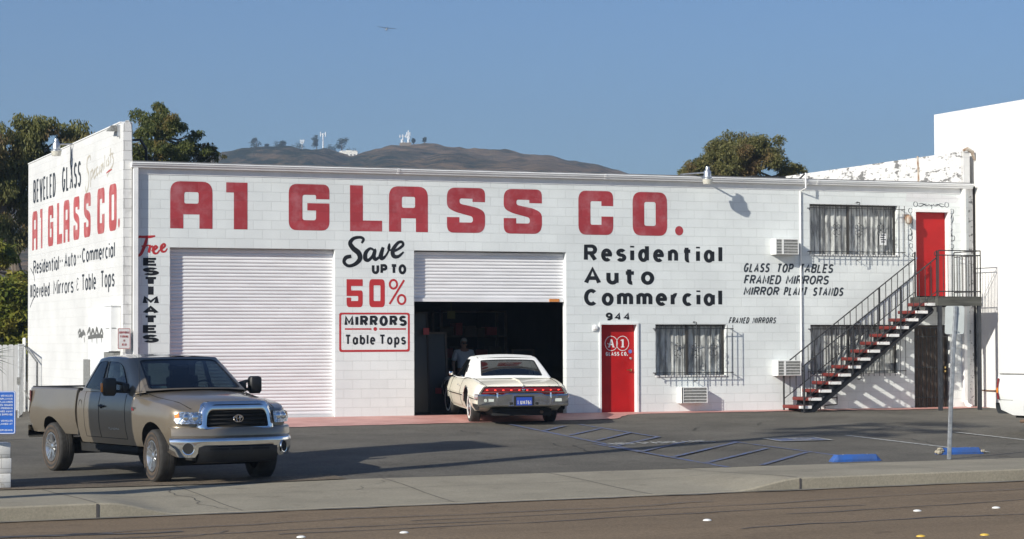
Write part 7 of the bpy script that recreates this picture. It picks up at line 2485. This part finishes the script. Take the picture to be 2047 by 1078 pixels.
tree('shrub', 'loose pale green bush under the gum tree branches', (1.0, 26, -0.4), [(1.0, 26, -0.9), (1.0, 26, 1.5), (0.8, 26, 3.2)], [], [(x, 26+rnd.uniform(-.5, .5), z, r) for x, z, r in cl], 7, m_shrub, m_bark, (.10, .26), 25, droop=0.4, r0=0.08)
# spiky leaves of a yucca at the left edge, beside the drive
m_yuc = mat('yucca_leaf', (0.04, 0.06, 0.03), 0.5, var=0.3, vs=4)
yu = empty('yucca', 'spiky dark yucca leaves poking in at the left edge before the fence', 'plant', (-4.05, 0.0, zg(-4.05, 0)))
b = MB()
rnd = random.Random(5)
c = Vector((-3.50, 0.0, 1.33))
for k in range(46):
    a = rnd.uniform(0, 2*pi); e = rnd.uniform(-0.5, 1.3); ln = rnd.uniform(0.5, 0.75)
    d = Vector((cos(a)*cos(e), sin(a)*cos(e), sin(e))); s = d.cross(Vector((0, 0, 1))).normalized()*0.022
    q = c+d*0.06; m1 = c+d*ln*0.55; tip = c+d*ln+Vector((0, 0, -0.06))
    b.add((q-s, q+s, m1+s*0.9, tip, m1-s*0.9, m1+Vector((0, 0, 0.012))), ((0, 1, 2, 5), (0, 5, 4), (5, 2, 3), (5, 3, 4)))
b.build('crown', m_yuc, yu)
b = MB(); b.tube([(-4.05, 0, zg(-4.05, 0)-0.1), (-3.85, 0, 0.5), (-3.50, 0, 1.35)], [0.10, 0.08, 0.07], n=9); b.build('trunk', m_bark, yu)
# tall fan palm beside the sidewalk left of the picture; its shadow crosses the lot
pa = empty('fan_palm', 'tall fan palm standing by the kerb left of the drive', 'palm', (-9.9, -18.0, -0.5))
b = MB()
pts = [(-9.9, -18.0, -0.6), (-9.85, -17.97, 4), (-9.9, -18.0, 8), (-9.95, -18.05, 12.6)]
q = crom(pts, 10)
b.tube(q, [0.26-0.09*i/(len(q)-1)+0.008*(i % 2) for i in range(len(q))], n=12)
b.build('trunk', m_bark, pa)
b = MB()
rnd = random.Random(9)
c = Vector((-9.95, -18.05, 12.7))
for k in range(22):
    a = 2*pi*k*0.381966; e = lerp(1.2, -1.0, k/21)
    d = Vector((cos(a)*cos(e), sin(a)*cos(e), sin(e)))
    side = d.cross(Vector((0, 0, 1))).normalized(); upv = side.cross(d)
    st_ = c+d*0.9
    b.tube([c, st_], [0.03, 0.02], n=4)
    for j in range(11):
        th = lerp(-1.15, 1.15, j/10)
        dd = (d*cos(th)+side*sin(th)).normalized()
        w = upv*0.0+side*cos(th)*0.035-d*sin(th)*0.035
        tip = st_+dd*0.95+Vector((0, 0, -0.22))
        mid = st_+dd*0.55
        b.add((st_-w*0.3, mid-w, tip, mid+w, st_+w*0.3), ((0, 1, 2, 3, 4),))
b.build('crown', m_yuc, pa)
# unseen pylon added left of the drive, sized to shade the tan pickup's cab
py = empty('shade_pylon', 'plain unseen pylon added left of the drive to shade the tan pickup', 'sign', (-7.75, -13.1, -0.49))
b = MB(); b.box(-7.95, -7.45, -14.6, -13.05, -0.6, 6.2); b.build('column', m_nb, py)
b = MB(); b.box(-8.0, -7.4, -14.65, -13.0, 6.2, 6.28); b.build('cap', m_trim, py)

# ------------------------------------------------------------------ hills
m_hill = bpy.data.materials.new('chaparral'); m_hill.use_nodes = True
nt = m_hill.node_tree; p_ = nt.nodes['Principled BSDF']; p_.inputs['Roughness'].default_value = 0.95; p_.inputs['Specular IOR Level'].default_value = 0.1
g_ = nt.nodes.new('ShaderNodeNewGeometry')
def nz(scale, detail, rough=0.6):
    n = nt.nodes.new('ShaderNodeTexNoise'); n.inputs['Scale'].default_value = scale; n.inputs['Detail'].default_value = detail; n.inputs['Roughness'].default_value = rough
    nt.links.new(g_.outputs['Position'], n.inputs['Vector']); return n
n1 = nz(0.006, 6); n2 = nz(0.075, 8, 0.75); n3 = nz(0.25, 4)
r1 = nt.nodes.new('ShaderNodeValToRGB'); r1.color_ramp.elements[0].position = 0.44; r1.color_ramp.elements[1].position = 0.58
r1.color_ramp.elements[0].color = (0.035, 0.046, 0.025, 1); r1.color_ramp.elements[1].color = (0.33, 0.22, 0.13, 1)
ad = nt.nodes.new('ShaderNodeMath'); ad.operation = 'MULTIPLY_ADD'; ad.inputs[1].default_value = 0.62
nt.links.new(n2.outputs['Fac'], ad.inputs[0])
ad2 = nt.nodes.new('ShaderNodeMath'); ad2.operation = 'MULTIPLY'; ad2.inputs[1].default_value = 0.38
nt.links.new(n1.outputs['Fac'], ad2.inputs[0]); nt.links.new(ad2.outputs[0], ad.inputs[2])
nt.links.new(ad.outputs[0], r1.inputs['Fac']); nt.links.new(r1.outputs[0], p_.inputs['Base Color'])
bp = nt.nodes.new('ShaderNodeBump'); bp.inputs['Strength'].default_value = 1.0; bp.inputs['Distance'].default_value = 9.0
nt.links.new(n2.outputs['Fac'], bp.inputs['Height']); nt.links.new(bp.outputs[0], p_.inputs['Normal'])
ridge = [(-900, 470), (-500, 430), (-200, 395), (0, 372), (60, 378), (200, 375), (330, 352), (430, 326), (470, 312), (520, 304), (570, 301), (610, 297), (660, 297), (690, 305), (715, 311), (740, 303), (790, 292), (830, 290), (870, 290), (930, 293), (1000, 303), (1050, 307), (1100, 312), (1140, 319), (1180, 328), (1230, 341), (1290, 356), (1400, 380), (1600, 420), (1900, 460), (2400, 520), (2900, 600)]
DR = 1150.0
CAMP = M.translation.copy()
fwd = Vector((sin(yaw), cos(yaw), 0)); rgt = Vector((cos(yaw), -sin(yaw), 0))
from mathutils import noise as MN
def hill_pt(px, D):
    yy = ridge[-1][1]
    for (a, ya), (c, yc) in zip(ridge, ridge[1:]):
        if a <= px <= c: yy = lerp(ya, yc, (px-a)/(c-a)); break
    H = (683.4-yy)/4562.67*DR+CAMP.z
    s = (px-1023.5)/4562.67*DR
    t = (D-420)/(DR-420)
    k = max(0, t)**0.85 if t < 1 else max(0.2, 1-0.9*(t-1)**1.0)
    p = CAMP+fwd*D+rgt*(s*(0.72+0.28*D/DR))
    nzv = MN.fractal(Vector((p.x*0.006, p.y*0.006, 3.1)), 0.8, 2.1, 6)
    n2v = MN.fractal(Vector((p.x*0.03, p.y*0.03, 1.7)), 0.7, 2.1, 5)
    fade = 1-math.exp(-((t-1)/0.10)**2)
    z = H*k+nzv*9*min(1, max(0, t)*2)*fade+n2v*2.6*min(1, max(0, t)*3)
    return (p.x, p.y, z-1.2 if t < 0.02 else z)
b = MB(); P = []
for i in range(0, 381):
    px = -900+i*10
    P.append([hill_pt(px, D) for D in (400, 480, 560, 640, 720, 790, 850, 900, 950, 990, 1020, 1050, 1080, 1100, 1120, 1135, 1150, 1165, 1190, 1240, 1320, 1450)])
b.grid(P)
structure(b.build('hills', m_hill, sharp=180))
def on_ridge(px, y=None):
    """Foot of something standing on the ridge line."""
    return Vector(hill_pt(px, DR))
m_far = leaf_mat('far_leaves', (0.03, 0.045, 0.025), (0.06, 0.075, 0.035), (0.09, 0.07, 0.04))
PXM = DR/4562.67
def far_tree(px, h, w, label, seed, hs=0.35):
    rnd = random.Random(seed)
    f = on_ridge(px); h *= PXM; w *= PXM
    t = empty('ridge_tree', label, 'tree', f, 'trees along the hill ridge')
    b = MB(); b.tube([f+Vector((0, 0, -1)), f+Vector((0.2, 0, h*0.5)), f+Vector((0, 0, h*0.85))], [0.3, 0.22, 0.08], n=5); b.build('trunk', m_bark, t)
    b = MB()
    for k in range(9):
        c = f+Vector((rnd.uniform(-w, w)*0.38*rt.x, rnd.uniform(-w, w)*0.38, h*rnd.uniform(hs, 0.92)))
        leaves(b, c, w*rnd.uniform(0.16, 0.30), 90, rnd, (0.5, 1.1), 0.3)
    b.build('crown', m_far, t)
far_tree(512, 26, 22, 'dense dark tree near the left end of the hill ridge', 1, 0.15)
far_tree(534, 12, 8, 'tiny tree right of the dense tree on the hill ridge', 2)
far_tree(562, 20, 22, 'flat-topped tree left of the small relay mast on the ridge', 3, 0.3)
far_tree(633, 36, 18, 'tall tree just left of the white mast on the hill ridge', 4, 0.3)
far_tree(683, 32, 22, 'lone spreading tree right of the white mast on the ridge', 5, 0.4)
far_tree(827, 12, 5, 'thin dark tree right of the two hilltop towers', 6)
far_tree(849, 11, 5, 'small upright tree on the right hill ridge', 7)
def far_bush(px, h, w, label, seed):
    rnd = random.Random(seed); f = on_ridge(px)
    b = MB()
    for k in range(6): leaves(b, f+Vector((rnd.uniform(-w, w)*0.4*PXM, rnd.uniform(-3, 3), h*PXM*rnd.uniform(.1, .6))), w*PXM*0.3, 70, rnd, (0.5, 1.0), 0.2)
    o = b.build('ridge_shrub', m_far); tag(o, label, 'shrub', 'shrubs along the hill ridge')
far_bush(600, 9, 34, 'low shrubs under the small relay mast on the ridge', 11)
far_bush(660, 13, 22, 'dark shrub right of the white mast foot', 12)
far_bush(705, 14, 22, 'shrub directly behind the pale hilltop house', 13)
far_bush(452, 7, 18, 'shrub at the far left end of the ridge', 14)
far_bush(545, 8, 26, 'shrub between the two left ridge trees', 15)
m_mast = mat('mast_white', (0.72, 0.74, 0.76), 0.6)
def mast(px, h, label, arms, r=0.35):
    f = on_ridge(px); h *= PXM
    t = empty('radio_mast', label, 'mast', f, 'radio masts on the hill')
    b = MB(); b.tube([f+Vector((0, 0, -1)), f+Vector((0, 0, h))], [r, r*0.8], n=8); b.build('pole', m_mast, t)
    b = MB()
    for z, w, a in arms:
        z *= h; w *= PXM
        b.tube([f+Vector((0, 0, z))-rt*w, f+Vector((0, 0, z))+rt*w], 0.16, n=5)
        for s in (-1, 1): b.tube([f+rt*w*s+Vector((0, 0, z-a)), f+rt*w*s+Vector((0, 0, z+a))], 0.28, n=6)
    b.build('antenna', m_mast, t)
mast(646, 36, 'tall white radio mast on the left hill ridge', [(0.95, 5, 1.2)], 0.42)
mast(604, 19, 'short relay mast with a platform on the left hill', [(0.9, 3.5, 0.6), (0.7, 2.5, 0.5)], 0.3)
mast(806, 24, 'left of the two pale towers on the right hill', [(0.85, 6, 0.8), (0.3, 3, 0.4)], 0.32)
mast(817, 29, 'right and taller of the two pale towers on the right hill', [(0.75, 3, 0.9), (0.5, 2, 0.6)], 0.40)
f = on_ridge(811)
hh = empty('relay_hut', 'small relay hut between the two towers on the right hill', 'hut', f)
b = MB(); b.obox(f+Vector((0, 0, 0.6)), rt*2.5, Vector((0, 1.5, 0)), Vector((0, 0, 0.8))); b.build('wall', mat('hut_tan', (0.20, 0.16, 0.12), 0.8), hh)
for dx in (-2.4, 2.2):
    b = MB(); b.lathe([(0.7, 0), (0.7, 1.6), (0.01, 1.9)], f+rt*dx*0.7+Vector((0, 0, 1.4)), n=10)
    b.build('dish', m_mast, hh)
# pale house just below the saddle
f = Vector(hill_pt(705, 1105)); f.z = (683.4-311)/4562.67*1105+CAMP.z
hs_ = empty('hill_house', 'long pale house below the saddle between the two hills', 'house', f)
b = MB(); b.obox(f+Vector((0, 0, 0.2)), rt*4.0, Vector((0, 2, 0)), Vector((0, 0, 2.0)))
b.build('wall', mat('pale_house', (0.74, 0.72, 0.66), 0.8), hs_)
b = MB()
for k in (-1.3, 0, 1.3): b.obox(f+rt*k*2.0+Vector((0, 0, 2.35)), rt*(1.2-0.2*abs(k)), Vector((0, 2.1, 0)), Vector((0, 0, 0.25+0.2*(k == 0))))
b.build('roof', mat('pale_house', (0.74, 0.72, 0.66)), hs_)
b = MB()
for k in (-2.8, -1.0, 0.9, 2.6): b.obox(f+rt*k+Vector((0, -2.02, 0.3)), rt*0.45, Vector((0, 0.03, 0)), Vector((0, 0, 0.6)))
b.build('window', m_acg, hs_)

# ------------------------------------------------------------------ light aeroplane
ap = empty('aeroplane', 'small high-wing aeroplane flying in the blue sky', 'aeroplane', (421.46, 1227.94, 186.53))
# heading towards the viewer's left and slightly at the camera, banked a little
ap.rotation_euler = (radians(-7), radians(10), atan2(-0.90, -0.43))
m_ap = mat('aeroplane_white', (0.55, 0.55, 0.54), 0.3, coat=0.3)
m_ap2 = mat('aeroplane_dark', (0.02, 0.022, 0.03), 0.6)  # near-black; on the wings it paints in the shaded undersides
b = MB()
R = []
for x, ry, rz_, z in ((2.35, .10, .10, -.05), (2.2, .38, .40, -.05), (1.4, .50, .58, 0), (0.4, .55, .75, .12), (-0.6, .52, .70, .12), (-1.6, .36, .48, .10), (-3.2, .20, .28, .12), (-4.8, .07, .14, .18)):
    R.append([(x, ry*cos(2*pi*k/14), z+rz_*sin(2*pi*k/14)) for k in range(14)])
b.rings(R, True, True)
b.build('fuselage', m_ap, ap, world=False)
def aero(b, x0, c0, x1, c1, y0, y1, z0, z1, th):
    R = []
    for x, c, y, z in ((x0, c0, y0, z0), (x1, c1, y1, z1)):
        R.append([(x+c*u, y, z+th*w*c) for u, w in ((0.5, 0), (0.3, .5), (0, .55), (-.5, 0), (0, -.25), (0.35, -.3))])
    b.rings(R, True, True)
b = MB()
for s in (1, -1):
    aero(b, 0.5, 1.75, 0.5, 1.75, 0, s*2.8, 0.86, 0.93, 0.2); aero(b, 0.5, 1.75, 0.42, 1.3, s*2.8, s*5.5, 0.93, 1.02, 0.2)
b.build('wing', m_ap2, ap, world=False)
b = MB()
for s in (1, -1): b.tube([(0.3, s*0.48, -0.35), (0.45, s*2.6, 0.86)], 0.06, n=5)
b.build('strut', m_ap, ap, world=False)
b = MB()
for s in (1, -1): aero(b, -4.4, 1.3, -4.5, 0.9, 0, s*1.7, 0.25, 0.25, 0.1)
b.build('tailplane', m_ap, ap, world=False)
b = MB()
b.add([(-3.6, .05, .35), (-4.9, .05, .3), (-5.2, .03, 1.75), (-4.6, .03, 1.75), (-3.6, -.05, .35), (-4.9, -.05, .3), (-5.2, -.03, 1.75), (-4.6, -.03, 1.75)], ((0, 1, 2, 3), (4, 7, 6, 5), (0, 4, 5, 1), (1, 5, 6, 2), (2, 6, 7, 3), (3, 7, 4, 0)))
b.build('fin', m_ap2, ap, world=False)
for x, y, z in ((0.0, 1.2, -1.0), (0.0, -1.2, -1.0), (1.75, 0, -1.0)):
    b = MB(); b.lathe([(0.001, -.08), (.2, -.08), (.23, 0), (.2, .08), (.001, .08)], (x, y, z), (0, 1, 0), 12); b.tube([(x, y, z), (x+0.1, y*0.4, -0.35)], 0.05, n=5)
    b.build('wheel', m_ap2, ap, world=False)
b = MB()
b.obox((2.42, 0, -0.05), (0.02, 0, 0), (0, 0.08, 0.06), (0, 0.5, -0.75)); b.build('propeller', m_ap2, ap, world=False)
# ------------------------------------------------------------------ hazy air
m_haze = bpy.data.materials.new('haze_air'); m_haze.use_nodes = True
nt = m_haze.node_tree
for n in list(nt.nodes):
    if n.type != 'OUTPUT_MATERIAL': nt.nodes.remove(n)
pv = nt.nodes.new('ShaderNodeVolumePrincipled')
pv.inputs['Color'].default_value = (0.62, 0.80, 1.0, 1)
pv.inputs['Density'].default_value = 0.0004
pv.inputs['Anisotropy'].default_value = 0.3
nt.links.new(pv.outputs[0], nt.nodes['Material Output'].inputs['Volume'])
b = MB(); b.box(-1300, 1700, -120, 1750, -2.5, 196)
hz = b.build('haze', m_haze)
hz['kind'] = 'stuff'
